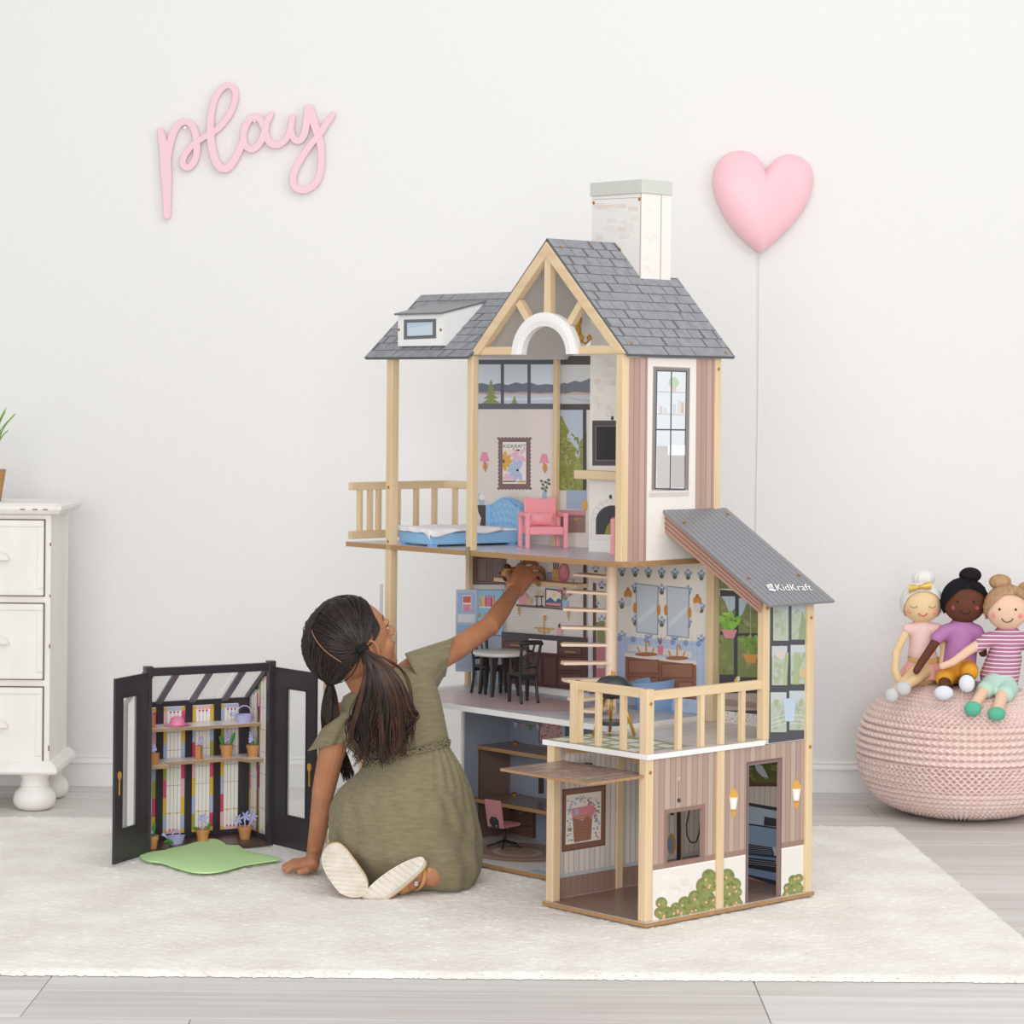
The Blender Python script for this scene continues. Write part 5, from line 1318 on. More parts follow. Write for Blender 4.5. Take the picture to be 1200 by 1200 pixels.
girl = thing('person', 'girl in olive dress and pigtails kneeling on the rug, reaching into the dollhouse', 'person', at_z(470, 1040, 0), 0)
G0 = Vector(girl.location)
def g(px, py, Y): return at_y(px, py, Y) - G0
PXM = 3000 / 5.25                                 # pixels to a metre at her depth
hc = g(409, 750, 5.215)
f = Vector((.72, .50, .43)).normalized(); u = Vector((-.36, -.25, .9)); u = (u - f * u.dot(f)).normalized(); sd = f.cross(u)
HM = Matrix((sd, f, u)).transposed()              # columns: her right, forward, up
def hp(s_, fw, up): return hc + sd * s_ + f * fw + u * up
neck0 = g(436, 814, 5.27)
shR, shL = g(499, 778, 5.30), g(396, 842, 5.27)
b = MB()
# head
b.ell(hc, (.070, .087, .080), 24, 16, rot=HM)
b.ell(hp(0, .030, -.035), (.056, .056, .062), 20, 14, rot=HM)
b.ell(hp(0, .056, -.075), (.026, .026, .020), 14, 10, rot=HM)             # chin
for s_ in (-1, 1):
    b.ell(hp(s_ * .032, .050, -.038), (.022, .022, .024), 14, 10, rot=HM)  # cheeks
    b.ell(hp(s_ * .028, .073, .004), (.020, .012, .008), 12, 8, rot=HM)   # brow
    b.capsule(hp(s_ * .045, .02, -.062), hp(s_ * .014, .06, -.082), .018, .016)
    # ear
    b.ell(hp(s_ * .070, -.004, -.020), (.006, .013, .021), 12, 10, rot=HM)
    b.tube([hp(s_ * .078, .004 - .013 * math.cos(a) * 1.0 - .004, -.016 + .021 * math.sin(a)) for a in [R(k) for k in range(-60, 241, 30)]], .0035, 8)
    b.ell(hp(s_ * .074, .006, -.038), (.005, .006, .007), 10, 8, rot=HM)
b.capsule(hp(0, .082, -.004), hp(0, .098, -.030), .0055, .0085)           # nose
for s_ in (-1, 1): b.ell(hp(s_ * .008, .091, -.033), (.007, .007, .006), 10, 8, rot=HM)
b.ell(hp(0, .083, -.054), (.016, .008, .006), 12, 8, rot=HM); b.ell(hp(0, .080, -.062), (.013, .008, .005), 12, 8, rot=HM)
# neck and trunk
b.capsule(neck0, hp(0, -.012, -.05), .036, .034, 18)
chest = g(452, 845, 5.27); waist = g(474, 885, 5.26); pel = g(472, 965, 5.24)
b.capsule(shL + Vector((.02, 0, 0)), shR - Vector((.025, 0, .014)), .033, .031, 18)
b.capsule(neck0 + Vector((0, 0, -.02)), chest, .045, .058, 18); b.capsule(chest, waist, .058, .05, 18); b.capsule(waist, pel, .05, .08, 18)
# legs folded under the skirt
kneeR, kneeL = g(538, 1015, 5.30), g(515, 1010, 5.42)
for kn, hipp, ank in ((kneeR, g(500, 975, 5.22), g(505, 1024, 5.15)), (kneeL, g(445, 975, 5.28), g(402, 1005, 5.20))):
    kn.z = max(kn.z, .055); b.capsule(hipp, kn, .065, .045, 16); b.capsule(kn, ank, .042, .027, 16)
# left arm to the floor
elL, wrL = g(379, 927, 5.31), g(368, 1000, 5.385)
b.capsule(shL, g(389, 880, 5.28), .034, .0295, 16); b.capsule(g(389, 880, 5.28), elL, .0295, .0245, 16); b.capsule(elL, g(375, 960, 5.345), .0245, .0225, 16); b.capsule(g(375, 960, 5.345), wrL, .0225, .0165, 16)
# right arm up to the kitchen shelf
elR, wrR = g(574, 733, 5.47), g(603, 693, 5.60)
b.capsule(shR, g(535, 760, 5.38), .031, .0255, 16); b.capsule(g(535, 760, 5.38), elR, .0255, .0222, 16); b.capsule(elR, g(588, 714, 5.53), .0235, .0215, 16); b.capsule(g(588, 714, 5.53), wrR, .0215, .0160, 16)
# left hand flat on the pile
def finger(pts, r0, r1):
    for i in range(len(pts) - 1):
        a = r0 + (r1 - r0) * i / (len(pts) - 1); e = r0 + (r1 - r0) * (i + 1) / (len(pts) - 1); b.capsule(pts[i], pts[i + 1], a, e, 10)
pL = [at_z(x, y, z) - G0 for x, y, z in ((366, 1011, .022), (352, 1012, .018))]
b.capsule(wrL, pL[0] + Vector((0, 0, .004)), .0165, .0155, 14)
b.capsule(pL[0] + Vector((0, .012, -.002)), pL[1] + Vector((.004, .016, -.002)), .0155, .0125); b.capsule(pL[0] + Vector((0, -.012, -.002)), pL[1] + Vector((.004, -.014, -.002)), .0155, .0125); b.capsule(pL[0], pL[1], .016, .013)
for k, (dy, ln, sp) in enumerate(((.026, .030, .010), (.009, .036, .003), (-.008, .034, -.004), (-.024, .026, -.012))):
    k0 = pL[1] + Vector((.002, dy, -.001)); finger([k0, k0 + Vector((-ln * .55, sp * .5, .0005)), k0 + Vector((-ln, sp, -.008))], .0082, .0068)
finger([pL[0] + Vector((.002, -.020, -.004)), pL[0] + Vector((-.008, -.034, -.009)), pL[0] + Vector((-.022, -.041, -.012))], .0085, .007)
# right hand closed round the toy bear
pR0, pR1 = g(605, 689, 5.61), g(618, 670, 5.645)
b.capsule(wrR, pR0, .0155, .0165, 14)
for k, o in enumerate(((-.015, .009), (-.003, .001), (.009, -.010))):
    b.capsule(pR0 + Vector((o[0] * .6, 0, o[1] * .6)), pR1 + Vector((o[0], 0, o[1])), .0150, .0115, 12)
fing = (((608, 665, 5.655), (614.5, 659, 5.668), (622, 658, 5.682), (629, 661, 5.697)),
        ((616, 669, 5.645), (625.5, 664.5, 5.658), (633, 665.5, 5.675), (637, 669, 5.692)),
        ((620, 675, 5.638), (628, 672, 5.650), (633.5, 673.5, 5.668), (635.5, 677.5, 5.685)),
        ((619, 680.5, 5.630), (625.5, 680, 5.642), (630, 681.5, 5.657), (631, 685, 5.67)))
for k, P_ in enumerate(fing): finger([g(*q) for q in P_], .0064 - .0005 * (k == 3), .0054)
finger([g(599, 680, 5.635), g(596, 672, 5.665), g(600, 668, 5.69), g(605, 667, 5.70)], .0088, .0070)
# right foot lying on its side in the sandal; left foot mostly behind its sole
footR = [g(464, 1043, 5.122), g(474, 1033, 5.132), g(492, 1025, 5.142), g(508, 1020, 5.16)]
for q in footR: q.z = max(q.z, .024)
for i in range(3): b.capsule(footR[i], footR[i + 1], (.021, .024, .023)[i], (.024, .023, .024)[i], 14)
for k in range(5):
    o = footR[0] + Vector((.006 + .004 * k, .018 - .006 * k, .012 - .007 * k)); o.z = max(o.z, .011); b.capsule(o, o + Vector((-.020 + .002 * k, -.006, -.002)), .0085 - .0006 * k, .0075 - .0006 * k, 10)
footL = [g(414, 1034, 5.145), g(404, 1018, 5.17), g(393, 1000, 5.20)]
for i in range(2): b.capsule(footL[i], footL[i + 1], .024, .025, 14)
for k in range(5):
    o = footL[0] + Vector((-.02 + .010 * k, .012, -.012)); b.capsule(o, o + Vector((0, .004, -.016)), .008, .007, 10)
body = b.fuse('body', 'skin', girl, voxel=.0021, smooth=5)
# face details, laid on the skin
from mathutils.bvhtree import BVHTree
bm_ = bmesh.new(); bm_.from_mesh(body.data); tree = BVHTree.FromBMesh(bm_); bm_.free()
def fp_(s_, up, lift=0.0):
    o_ = hp(s_, .2, up); h_ = tree.ray_cast(o_, -f); return (h_[0] if h_[0] else hp(s_, .08, up)) + f * lift
for s_ in (-1, 1):
    e = MB(); c_ = fp_(s_ * .030, -.008, -.0035); e.ell(c_ - f * .0012, (.0092, .0048, .0046), 14, 10, rot=HM); eo = e.build('eye', 'eyewhite', girl, smooth=True)
    e = MB(); e.ell(c_ + f * .0028, (.0048, .003, .0048), 12, 8, rot=HM); e.build('iris', 'iris', eo, smooth=True)
    e = MB(); e.tube([fp_(s_ * x, z, .0008) for x, z in ((.018, -.005), (.025, -.0015), (.032, -.001), (.042, -.005))], [.0008, .0014, .0014, .0008], 6); e.build('eyelash', 'hair', eo, smooth=True)
    e = MB(); e.tube([fp_(s_ * x, z, .0004) for x, z in ((.014, .012), (.022, .0145), (.032, .0155), (.044, .012))], [.001, .0018, .0018, .0008], 6); e.build('eyebrow', 'hair', girl, smooth=True)
e = MB(); e.tube([fp_(x, z, .0004) for x, z in ((-.017, -.057), (-.006, -.0545), (0, -.0555), (.006, -.0545), (.017, -.057))], [.001, .0028, .0024, .0028, .001], 8)
e.tube([fp_(x, z, .0002) for x, z in ((-.014, -.0592), (0, -.0615), (.014, -.0592))], [.001, .0034, .001], 8); e.build('lips', 'lips', girl, smooth=True)

# ---- hair: cap over the skull, combed strands, two tails
hair = bpy.data.objects.new('hair', None); COL.objects.link(hair); hair.parent = girl; hair.empty_display_size = .02
HA, HF, HU = .0775, .0945, .0885
def cap(th, ph, k=1.0):                            # th: 0 front .. pi back over the top ; ph: sideways angle
    d = Vector((math.sin(ph), math.cos(ph) * math.cos(th), math.cos(ph) * math.sin(th)))
    return hp(d.x * HA * k, d.y * HF * k - .006, d.z * HU * k + .003)
b = MB(); nT, nP_ = 48, 40; V = []
def lim(ph):                                      # hairline: front end and nape end of the cap along th
    a = abs(ph) / 1.571
    return .86 - .25 * a, 3.72 + .12 * math.cos(ph * 2) - .5 * a
for j in range(nP_ + 1):
    ph = -1.45 + 2.9 * j / nP_
    t0, t1 = lim(ph)
    for i in range(nT + 1): V.append(cap(t0 + (t1 - t0) * i / nT, ph, .985 - .02 * (i < 1)))
F = [(j * (nT + 1) + i, (j + 1) * (nT + 1) + i, (j + 1) * (nT + 1) + i + 1, j * (nT + 1) + i + 1) for j in range(nP_) for i in range(nT)]
b.add(V, F); sc = b.build('scalp_hair', 'hair', hair, smooth=True)
tieR, tieL = g(424.5, 761, 5.135), g(387, 797, 5.20)
def to_cap(P, k):                                 # push a point onto the cap surface
    d = P - hc; x, y, z = d.dot(sd), d.dot(f) + .006, d.dot(u) - .003
    n_ = math.sqrt((x / HA) ** 2 + (y / HF) ** 2 + (z / HU) ** 2) or 1
    return hp(x / n_ * k, y / n_ * k - .006, z / n_ * k + .003)
rg = random.Random(11)
def cap_px(px, py):                                # where a measured spot on the hair lies on the cap
    o_ = CAM0 - G0 - hp(0, -.006, .003); d = ray(px, py)
    A_ = lambda v: Vector((v.dot(sd) / HA, v.dot(f) / HF, v.dot(u) / HU))
    p_, q_ = A_(o_), A_(d); aa, bb, cc = q_.dot(q_), 2 * p_.dot(q_), p_.dot(p_) - 1
    disc = bb * bb - 4 * aa * cc; t = (-bb - math.sqrt(max(0, disc))) / (2 * aa)
    return to_cap(CAM0 - G0 + d * t, 1.0)
PP = [cap_px(*q) for q in ((366, 736), (371, 750), (381, 762), (396, 773), (412, 782))]
top_ = cap(.95, 0)
PARTL = [to_cap(top_.lerp(PP[0], i / 6) + u * .06 * math.sin(math.pi * i / 6), 1.0) for i in range(6)] + PP
PARTC = catmull(PARTL, 6)
def part_pt(t):
    k = max(0, min(t, 1)) * (len(PARTC) - 1); i = min(int(k), len(PARTC) - 2); return to_cap(PARTC[i].lerp(PARTC[i + 1], k - i), 1.0)
b = MB()
for side, tie in ((1, tieR), (-1, tieL)):
    for k in range(520):
        t = rg.random()
        if rg.random() < .35:                      # from the front and temple hairline
            ph = side * rg.uniform(.05, 1.35); st_ = cap(lim(ph)[0] + .02, ph)
        elif rg.random() < .3:
            ph = side * rg.uniform(.05, .8); st_ = cap(lim(ph)[1] - .02, ph)
        else: st_ = part_pt(t) + sd * side * rg.uniform(.001, .004)
        n_ = 9; P_ = []
        kk = rg.uniform(.992, 1.022); w = Vector((rg.gauss(0, 1), rg.gauss(0, 1), rg.gauss(0, 1))) * .0035
        for i in range(n_ + 1):
            q = i / n_; p_ = st_.lerp(tie, q)
            mid = to_cap(p_ + w * math.sin(math.pi * q), kk + .012 * math.sin(math.pi * q))
            P_.append(mid if i < n_ else tie + w * .6)
        b.tube(P_, [.0006] + [.0012] * (n_ - 1) + [.0009], 4, 0 if rg.random() < .7 else 1, caps=False)
b.build('combed_strands', ['hair', 'hairmid'], hair, smooth=True, kind='stuff')
b = MB(); P_ = [to_cap(part_pt(.62 + .38 * i / 24), 1.018) for i in range(25)]
b.tube(P_, [(.0016, .0010)] * 25, 6, flat=tuple(sd)); b.build('parting', 'scalp', hair, smooth=True)
def strand(b, pts, r0, r1, n=4, m=0): b.tube(catmull(pts, 4), [r0 + (r1 - r0) * (i / ((len(pts) - 1) * 4)) ** 2 for i in range((len(pts) - 1) * 4 + 1)], n, m, caps=False)
def tie_(tie, ax, nm, r0=.0098):
    b = MB(); ax = ax.normalized(); a = ax.orthogonal().normalized(); c_ = ax.cross(a)
    for k in range(4):
        b.tube([tie + ax * (k - 1.5) * .0036 + (a * math.cos(t) + c_ * math.sin(t)) * (r0 + .001 * math.sin(5 * t + k)) for t in [2 * math.pi * i / 20 for i in range(21)]], .0028, 7, caps=False)
    b.ell(tie, (r0 * .9, r0 * .9, r0 * .9), 12, 8); b.build(nm, 'hairtie', hair, smooth=True)
tie_(tieR, g(436, 775, 5.12) - tieR, 'hair_tie'); tie_(tieL, g(387, 815, 5.22) - tieL, 'hair_tie', .0088)
# right tail: fans over the back, curling at the ends
b = MB()
core = [tieR, g(436, 779, 5.115), g(447, 806, 5.12), g(450, 836, 5.135), g(445, 862, 5.15)]
b.tube(catmull(core, 5), [(.008, .007)] * 3 + [(.014, .009)] * 4 + [(.020, .009)] * 6 + [(.018, .007)] * 4 + [(.011, .004)] * 3 + [(.002, .001)], 12, flat=(1, 0, 0))
for cl in range(34):                               # locks: each a bundle that waves and curls together
    v0 = -1 + 2 * (cl + .5) / 34 + rg.uniform(-.06, .06)
    yl = 879 + 14 * (1 - abs(v0 + .35) ** 1.4) + rg.uniform(-10, 8); wv = rg.uniform(-6, 6); cu = rg.choice((-1, 1, 1)) * rg.uniform(4, 13); dl = rg.uniform(-.014, .008); tone = rg.random()
    for k in range(10):
        v = v0 + rg.gauss(0, .05); j = rg.uniform(-1, 1); ylen = yl + rg.uniform(-9, 5)
        pts = [tieR + Vector((rg.uniform(-.005, .005), rg.uniform(-.004, .004), rg.uniform(-.005, .005))), g(437 + v * 10, 780 - v * 6, 5.112 + dl * .5), g(446 + v * 24, 805 - v * 5, 5.110 + dl),
               g(449 + v * 35 + wv * .6 + j, 832, 5.12 + dl), g(447 + v * 37 - wv + j, ylen - 26, 5.135 + dl), g(446 + v * 34 + cu * .4 + j * 2, ylen - 10, 5.14 + dl), g(444 + v * 31 + cu + j * 3, ylen, 5.142 + dl)]
        strand(b, pts, .00165, .0006, 4, 0 if tone + rg.uniform(-.3, .3) < .5 else 1)
# a few loose flyaways curling to the right
for k in range(5):
    a = rg.uniform(-.8, 1)
    strand(b, [tieR, g(455 + 6 * a, 774, 5.125), g(474 + 6 * a, 790 + 4 * a, 5.14), g(482 + 3 * a, 818, 5.155), g(481 + 4 * a, 846 + 10 * a, 5.165), g(476 - 3 * a, 862 + 12 * a, 5.165)], .0009, .0004, 4, 1)
b.build('ponytail', ['hair', 'hair2'], hair, smooth=True)
b = MB()
core = [tieL, g(388, 815, 5.225), g(388, 840, 5.235), g(392, 868, 5.30), g(403, 893, 5.34), g(409, 912, 5.345)]
b.tube(catmull(core, 5), [(.006, .006)] * 3 + [(.008, .007)] * 8 + [(.008, .006)] * 8 + [(.005, .004)] * 5 + [(.002, .001)] * 2, 12, flat=(1, 0, 0))
for k in range(130):
    v = rg.uniform(-1, 1); e_ = rg.uniform(0, 1)
    strand(b, [tieL + Vector((rg.uniform(-.004, .004), 0, 0)), g(387 + v * 8, 816, 5.222), g(387 + v * 11, 842, 5.232), g(391 + v * 10, 868, 5.30), g(402 + v * 8, 892, 5.335), g(409 + v * 7, 905 + 12 * e_, 5.345)], .0013, .0005, 4, 0 if rg.random() < .8 else 1)
b.build('ponytail', ['hair', 'hair2'], hair, smooth=True)
# side hair in front of the ear and baby hairs at the hairline
b = MB()
for k in range(26):
    ph = rg.uniform(.55, 1.1); st_ = cap(lim(ph)[0] - .02, ph); strand(b, [st_, to_cap(hp(.07, .03 + rg.uniform(-.012, .014), .012), 1.01), to_cap(hp(.072, .005, -.002), 1.03), tieR + Vector((rg.uniform(-.003, .003), 0, rg.uniform(-.003, .003)))], .0011, .0009)
b.build('temple_strands', 'hair', hair, smooth=True, kind='stuff')

# ---- dress
dress = bpy.data.objects.new('dress', None); COL.objects.link(dress); dress.parent = girl; dress.empty_display_size = .02; dress['label'] = 'olive cotton dress with flutter sleeves and gathered bubble skirt'
nA = 96
def nz(p, s): return noise.noise(Vector(p) * s)
def ring(cx, cy, Y, hw, dr, tx, ty, fold=0, wf=0, seed=0):
    # ring in the plane spanned by (tx right, ty down in pixels) and the depth axis
    out = []
    L_ = math.hypot(tx, ty); ux, uy = tx / L_, ty / L_
    for j in range(nA):
        a = 2 * math.pi * j / nA; c_, s_ = math.cos(a), math.sin(a)
        k = 1.0
        if fold: k += fold * math.sin(wf * a + 1.3 * math.sin(3 * a + seed)) * (.6 + .4 * math.sin(2 * a + seed))
        out.append(g(cx + ux * hw * c_ * k, cy + uy * hw * c_ * k, Y + dr * s_ * k))
    return out
b = MB(); rings = []
AX = Vector((.46, .89))
for s_, hw, dr, tx, ty, off in ((-6, 37, .043, .87, -.49, 0), (1, 45, .050, .87, -.49, 0), (8, 56, .055, .87, -.49, 0), (17, 65, .062, .87, -.49, 0), (30, 66, .070, .88, -.47, 0), (45, 63, .076, .89, -.44, 0), (60, 58, .076, .92, -.38, 0), (75, 53, .073, .95, -.30, 0), (88, 49, .070, .97, -.25, 0)):
    rings.append(ring(438 + AX.x * s_, 804 + AX.y * s_, 5.27, hw, dr, tx, ty))
# crease the cloth a little
rings = [[p_ + Vector((0, -1, 0)) * .004 * nz((p_.x * 1, p_.y, p_.z * 1), 26) for p_ in r_] for r_ in rings]
b.loft(rings, caps=False); bd = b.build('bodice', 'dress', dress, smooth=True, sub=1)
bd.modifiers.new('thick', 'SOLIDIFY').thickness = .0015
b = MB(); rings = []
lv = ((476, 884, 49, .070, .97, -.25, .035, 30), (475, 892, 54, .076, .97, -.22, .050, 30), (473, 905, 64, .092, .98, -.17, .045, 28), (471, 925, 76, .112, .99, -.10, .030, 26), (471, 945, 83, .125, 1, -.05, .024, 22), (473, 965, 88, .134, 1, 0, .022, 15), (476, 985, 88, .138, 1, 0, .024, 12), (480, 1003, 84, .138, 1, 0, .030, 11), (487, 1019, 77, .132, 1, .02, .036, 11), (492, 1032, 67, .122, 1, .03, .045, 11), (500, 1042, 52, .105, 1, .03, .06, 11), (500, 1045, 35, .07, 1, .03, .06, 11))
for k, (cx, cy, hw, dr, tx, ty, fo, wf) in enumerate(lv): rings.append(ring(cx, cy, 5.26 - .01 * (k > 6), hw, dr, tx, ty, fo * 1.25, wf, 2))
fine = []
n_ = 5
for i in range(len(rings) - 1):
    for q in range(n_):
        t = q / n_
        r0, r1, r2, r3 = rings[max(i - 1, 0)], rings[i], rings[i + 1], rings[min(i + 2, len(rings) - 1)]
        fine.append([.5 * ((2 * B_) + (C_ - A_) * t + (2 * A_ - 5 * B_ + 4 * C_ - D_) * t * t + (3 * B_ - A_ - 3 * C_ + D_) * t ** 3) for A_, B_, C_, D_ in zip(r0, r1, r2, r3)])
fine.append(rings[-1])
out = []
for i, r_ in enumerate(fine):
    t = i / (len(fine) - 1); c_ = sum(r_, Vector()) / len(r_); rr_ = []
    for p_ in r_:
        d = (p_ - c_); d.z = 0; d.normalize(); w_ = p_ + G0
        dent = .014 * nz((w_.x, w_.y, w_.z * .5), 9) * min(1, t * 3) + .0065 * nz((w_.x, w_.y, w_.z * .35), 34) * min(1, t * 2.5)
        # gathered pleat low on the right where the hem is tucked
        px_ = 600 + (w_.x) * 3000 / w_.y
        pl = math.exp(-((px_ - 509) / 7) ** 2) * max(0, min(1, (t - .45) / .3)) * .012 if d.y < .2 else 0
        q = p_ + d * (dent - pl); q.z = max(q.z, -.002 - G0.z); rr_.append(q)
    out.append(rr_)
b.loft(out, caps=False); sk = b.build('skirt', 'dress', dress, smooth=True, sub=1)
# ruffled waistband
b = MB()
base_r = ring(476, 884, 5.26, 50, .072, .97, -.25)
rr2 = random.Random(5)
for band, dz_ in enumerate((.0045, .0015, -.002, -.005)):
    P_ = []; o1 = o2 = 0
    for i in range(361):
        a = i / 360 * nA; j = int(a) % nA; t = a - int(a); p_ = base_r[j].lerp(base_r[(j + 1) % nA], t); c_ = sum(base_r, Vector()) / nA; d = (p_ - c_).normalized()
        o1 = o1 * .55 + rr2.uniform(-1, 1) * .0028; o2 = o2 * .5 + rr2.uniform(-1, 1) * .0022
        P_.append(p_ + d * (.0028 + o1) + Vector((0, 0, dz_ + o2)))
    b.tube(P_, .0017, 5, caps=False)
b.build('waist_ruffle', 'dress', dress, smooth=True)
# flutter sleeves
def sleeve(rows, nm, ruf):
    b = MB(); rr_ = []
    for k, (cx, cy, Y, hw, dr, tx, ty) in enumerate(rows):
        r_ = []
        L_ = math.hypot(tx, ty)
        for j in range(72):
            a = 2 * math.pi * j / 72; q = 1 + ruf * (k / (len(rows) - 1)) ** 2 * math.sin(11 * a + 1.5 * math.sin(2 * a))
            r_.append(g(cx + tx / L_ * hw * math.cos(a) * q, cy + ty / L_ * hw * math.cos(a) * q, Y + dr * math.sin(a) * q))
        rr_.append(r_)
    b.loft(rr_, caps=False); o = b.build(nm, 'dress', dress, smooth=True, sub=1); o.modifiers.new('thick', 'SOLIDIFY').thickness = .0016
sleeve(((488, 790, 5.285, 28, .050, .5, .87), (500, 785, 5.305, 27, .051, .42, .91), (511, 778, 5.325, 23, .047, .22, .97), (519, 773, 5.34, 21.5, .046, .0, 1), (524, 771, 5.352, 21, .047, -.16, .98), (526, 770, 5.357, 22, .050, -.2, .98)), 'sleeve', .12)
sleeve(((408, 832, 5.275, 22, .046, .93, -.36), (402, 841, 5.275, 23, .050, .93, -.36), (395, 854, 5.28, 23, .052, .93, -.33), (390, 865, 5.285, 22.5, .052, .94, -.30), (387, 871, 5.287, 23, .053, .94, -.26), (386, 874, 5.287, 24, .055, .95, -.24)), 'sleeve', .12)
b = MB(); cr = ring(438 + AX.x * -6, 804 + AX.y * -6, 5.27, 37.2, .0433, .87, -.49); b.tube(cr + cr[:1], .0022, 6, caps=False); b.build('neckline', 'dress', dress, smooth=True)

# ---- sandals
def clip_row(poly, y):
    xs = []
    for (xa, ya), (xb, yb) in zip(poly, poly[1:] + poly[:1]):
        if (ya - y) * (yb - y) < 0: xs.append(xa + (y - ya) / (yb - ya) * (xb - xa))
    return (min(xs), max(xs)) if len(xs) > 1 else None
def sandal(outline, Yf, back, nm, rows, ang):
    t = bpy.data.objects.new(nm, None); COL.objects.link(t); t.parent = girl; t.empty_display_size = .01
    pts = [(v.x, v.y) for v in catmull([(x, y, 0) for x, y in outline], 4, True)]
    W_ = [g(x, y, Yf(x, y)) for x, y in pts]
    for q in W_: q.z = max(q.z, .001)
    b = MB(); n = len(W_); nr = Vector(back).normalized()
    b.loft([W_, [q + nr * .010 for q in W_]]); b.build('sole', 'solerubber', t, smooth=True, angle=40)
    b = MB(); b.loft([[q + nr * .010 for q in W_], [q + nr * .014 for q in W_]]); b.build('midsole', 'tanleather', t, smooth=True, angle=40)
    # tread ridges across the sole
    ca, sa = math.cos(ang), math.sin(ang); cx, cy = sum(p_[0] for p_ in pts) / n, sum(p_[1] for p_ in pts) / n
    rot = [((x - cx) * ca + (y - cy) * sa, -(x - cx) * sa + (y - cy) * ca) for x, y in pts]
    y0, y1 = min(p_[1] for p_ in rot), max(p_[1] for p_ in rot)
    b = MB()
    for k in range(rows):
        y = y0 + (y1 - y0) * (k + .7) / (rows + .4); r_ = clip_row(rot, y)
        if not r_: continue
        a, e = r_[0] + 1.6, r_[1] - 1.6
        if e - a < 3: continue
        P_ = []
        for i in range(7):
            x = a + (e - a) * i / 6; X, Y_ = cx + x * ca - y * sa, cy + x * sa + y * ca; q = g(X, Y_, Yf(X, Y_)); q.z = max(q.z, .0015); P_.append(q - nr * .0008)
        b.tube(P_, (.0018, .0014), 6) if False else b.tube(P_, .0017, 6)
    b.build('tread_ridge', 'solerubber', t, smooth=True, kind='stuff')
    return t
solL = [(386, 992), (379, 998), (377, 1008), (380, 1020), (387, 1032), (398, 1046), (409, 1051), (418, 1052), (428, 1049), (431, 1041), (428, 1030), (420, 1018), (412, 1007), (405, 998), (396, 991)]
sL = sandal(solL, lambda x, y: 5.085 + (1052 - y) / 62 * .075, (.10, .95, .35), 'sandal', 11, R(4))
b = MB()
for c_, r0 in ((.3, .032), (.72, .030)):
    a = g(416 - 24 * c_, 1042 - 44 * c_, 5.13 + .05 * c_); b.tube([a + Vector((r0 * 1.05 * math.cos(t), .012 + .030 * math.sin(t), -.004 * math.cos(t))) for t in [math.pi * i / 14 for i in range(15)]], [(.007, .0018)] * 15, 8, flat=(0, .2, 1))
b.build('strap', 'tanleather', sL, smooth=True)
solR = [(424, 1054), (428, 1046), (436, 1036), (452, 1023), (470, 1012), (484, 1006), (493, 1004), (497, 1007), (494, 1015), (482, 1027), (464, 1042), (444, 1055), (431, 1059)]
def YfR(x, y):
    n_x, n_y = .62, .78                              # across the sole, down-right is nearer the ground and the lens
    d = (x - 460) * n_x + (y - 1031) * n_y
    return 5.085 - d / 16 * .016 + (x - 424) / 70 * .02
sR = sandal(solR, YfR, (.42, .62, -.55), 'sandal', 12, R(-36) + R(72))
axis = (footR[3] - footR[0]).normalized()
def strapband(c_, r0, w, a0, a1, tilt=0):
    b = MB(); e1 = axis.orthogonal().normalized(); e2 = axis.cross(e1)
    P_ = [c_ + (e1 * math.cos(t) + e2 * math.sin(t)) * r0 + axis * tilt * math.sin(t) for t in [a0 + (a1 - a0) * i / 18 for i in range(19)]]
    for q in P_: q.z = max(q.z, .003)
    b.tube(P_, [(w, .0016)] * 19, 8, flat=tuple(axis)); b.build('strap', 'tanleather', sR, smooth=True)
strapband(footR[0].lerp(footR[1], .35), .0250, .0065, 0, 2 * math.pi, .004)
strapband(footR[1].lerp(footR[2], .75), .0262, .0050, 0, 2 * math.pi, .012)
strapband(footR[2].lerp(footR[3], .55), .0265, .0060, 0, 2 * math.pi, -.004)
b = MB(); b.tube([footR[1] + Vector((.004, -.022, .008)), footR[2] + Vector((0, -.0245, .004)), footR[3] + Vector((0, -.024, .006))], [(.0045, .0016)] * 3, 8, flat=(0, 0, 1)); b.build('strap', 'tanleather', sR, smooth=True)
b = MB(); q = footR[1].lerp(footR[2], .8) + Vector((0, -.026, -.010)); b.box(tuple(q - Vector((.004, .0015, .005))), tuple(q + Vector((.004, .0015, .005)))); b.build('buckle', 'steel', sR, bevel=.0008)

# ---- toy bear in her right hand
M['bearfur'] = mat('tan flocked plastic', 'cfa66c', .7, .2, 'c0955c', 60)
M['bearear'] = mat('dark brown flocked plastic', '4a2c22', .7)
bq = at_y(595, 671, 5.675); be = thing('toy_bear', 'small tan toy bear with dark brown ears held in the girl\'s hand', 'toy bear', bq, 0)
b = MB(); b.ell((0, 0, 0), (.0125, .013, .0125)); b.ell((.016, .006, -.002), (.014, .012, .012)); b.ell((-.008, -.006, -.001), (.008, .007, .006))
b.fuse('body', 'bearfur', be, voxel=.0015, smooth=3)
for sx, z in ((-.001, .013), (-.003, -.013)):
    b = MB(); b.ell((sx, -.003, z), (.008, .006, .0066), 14, 10); b.build('ear', 'bearear', be, smooth=True)
b = MB(); b.ell((-.016, -.008, -.001), (.003, .003, .0025), 10, 8); b.build('nose', 'bearear', be, smooth=True)

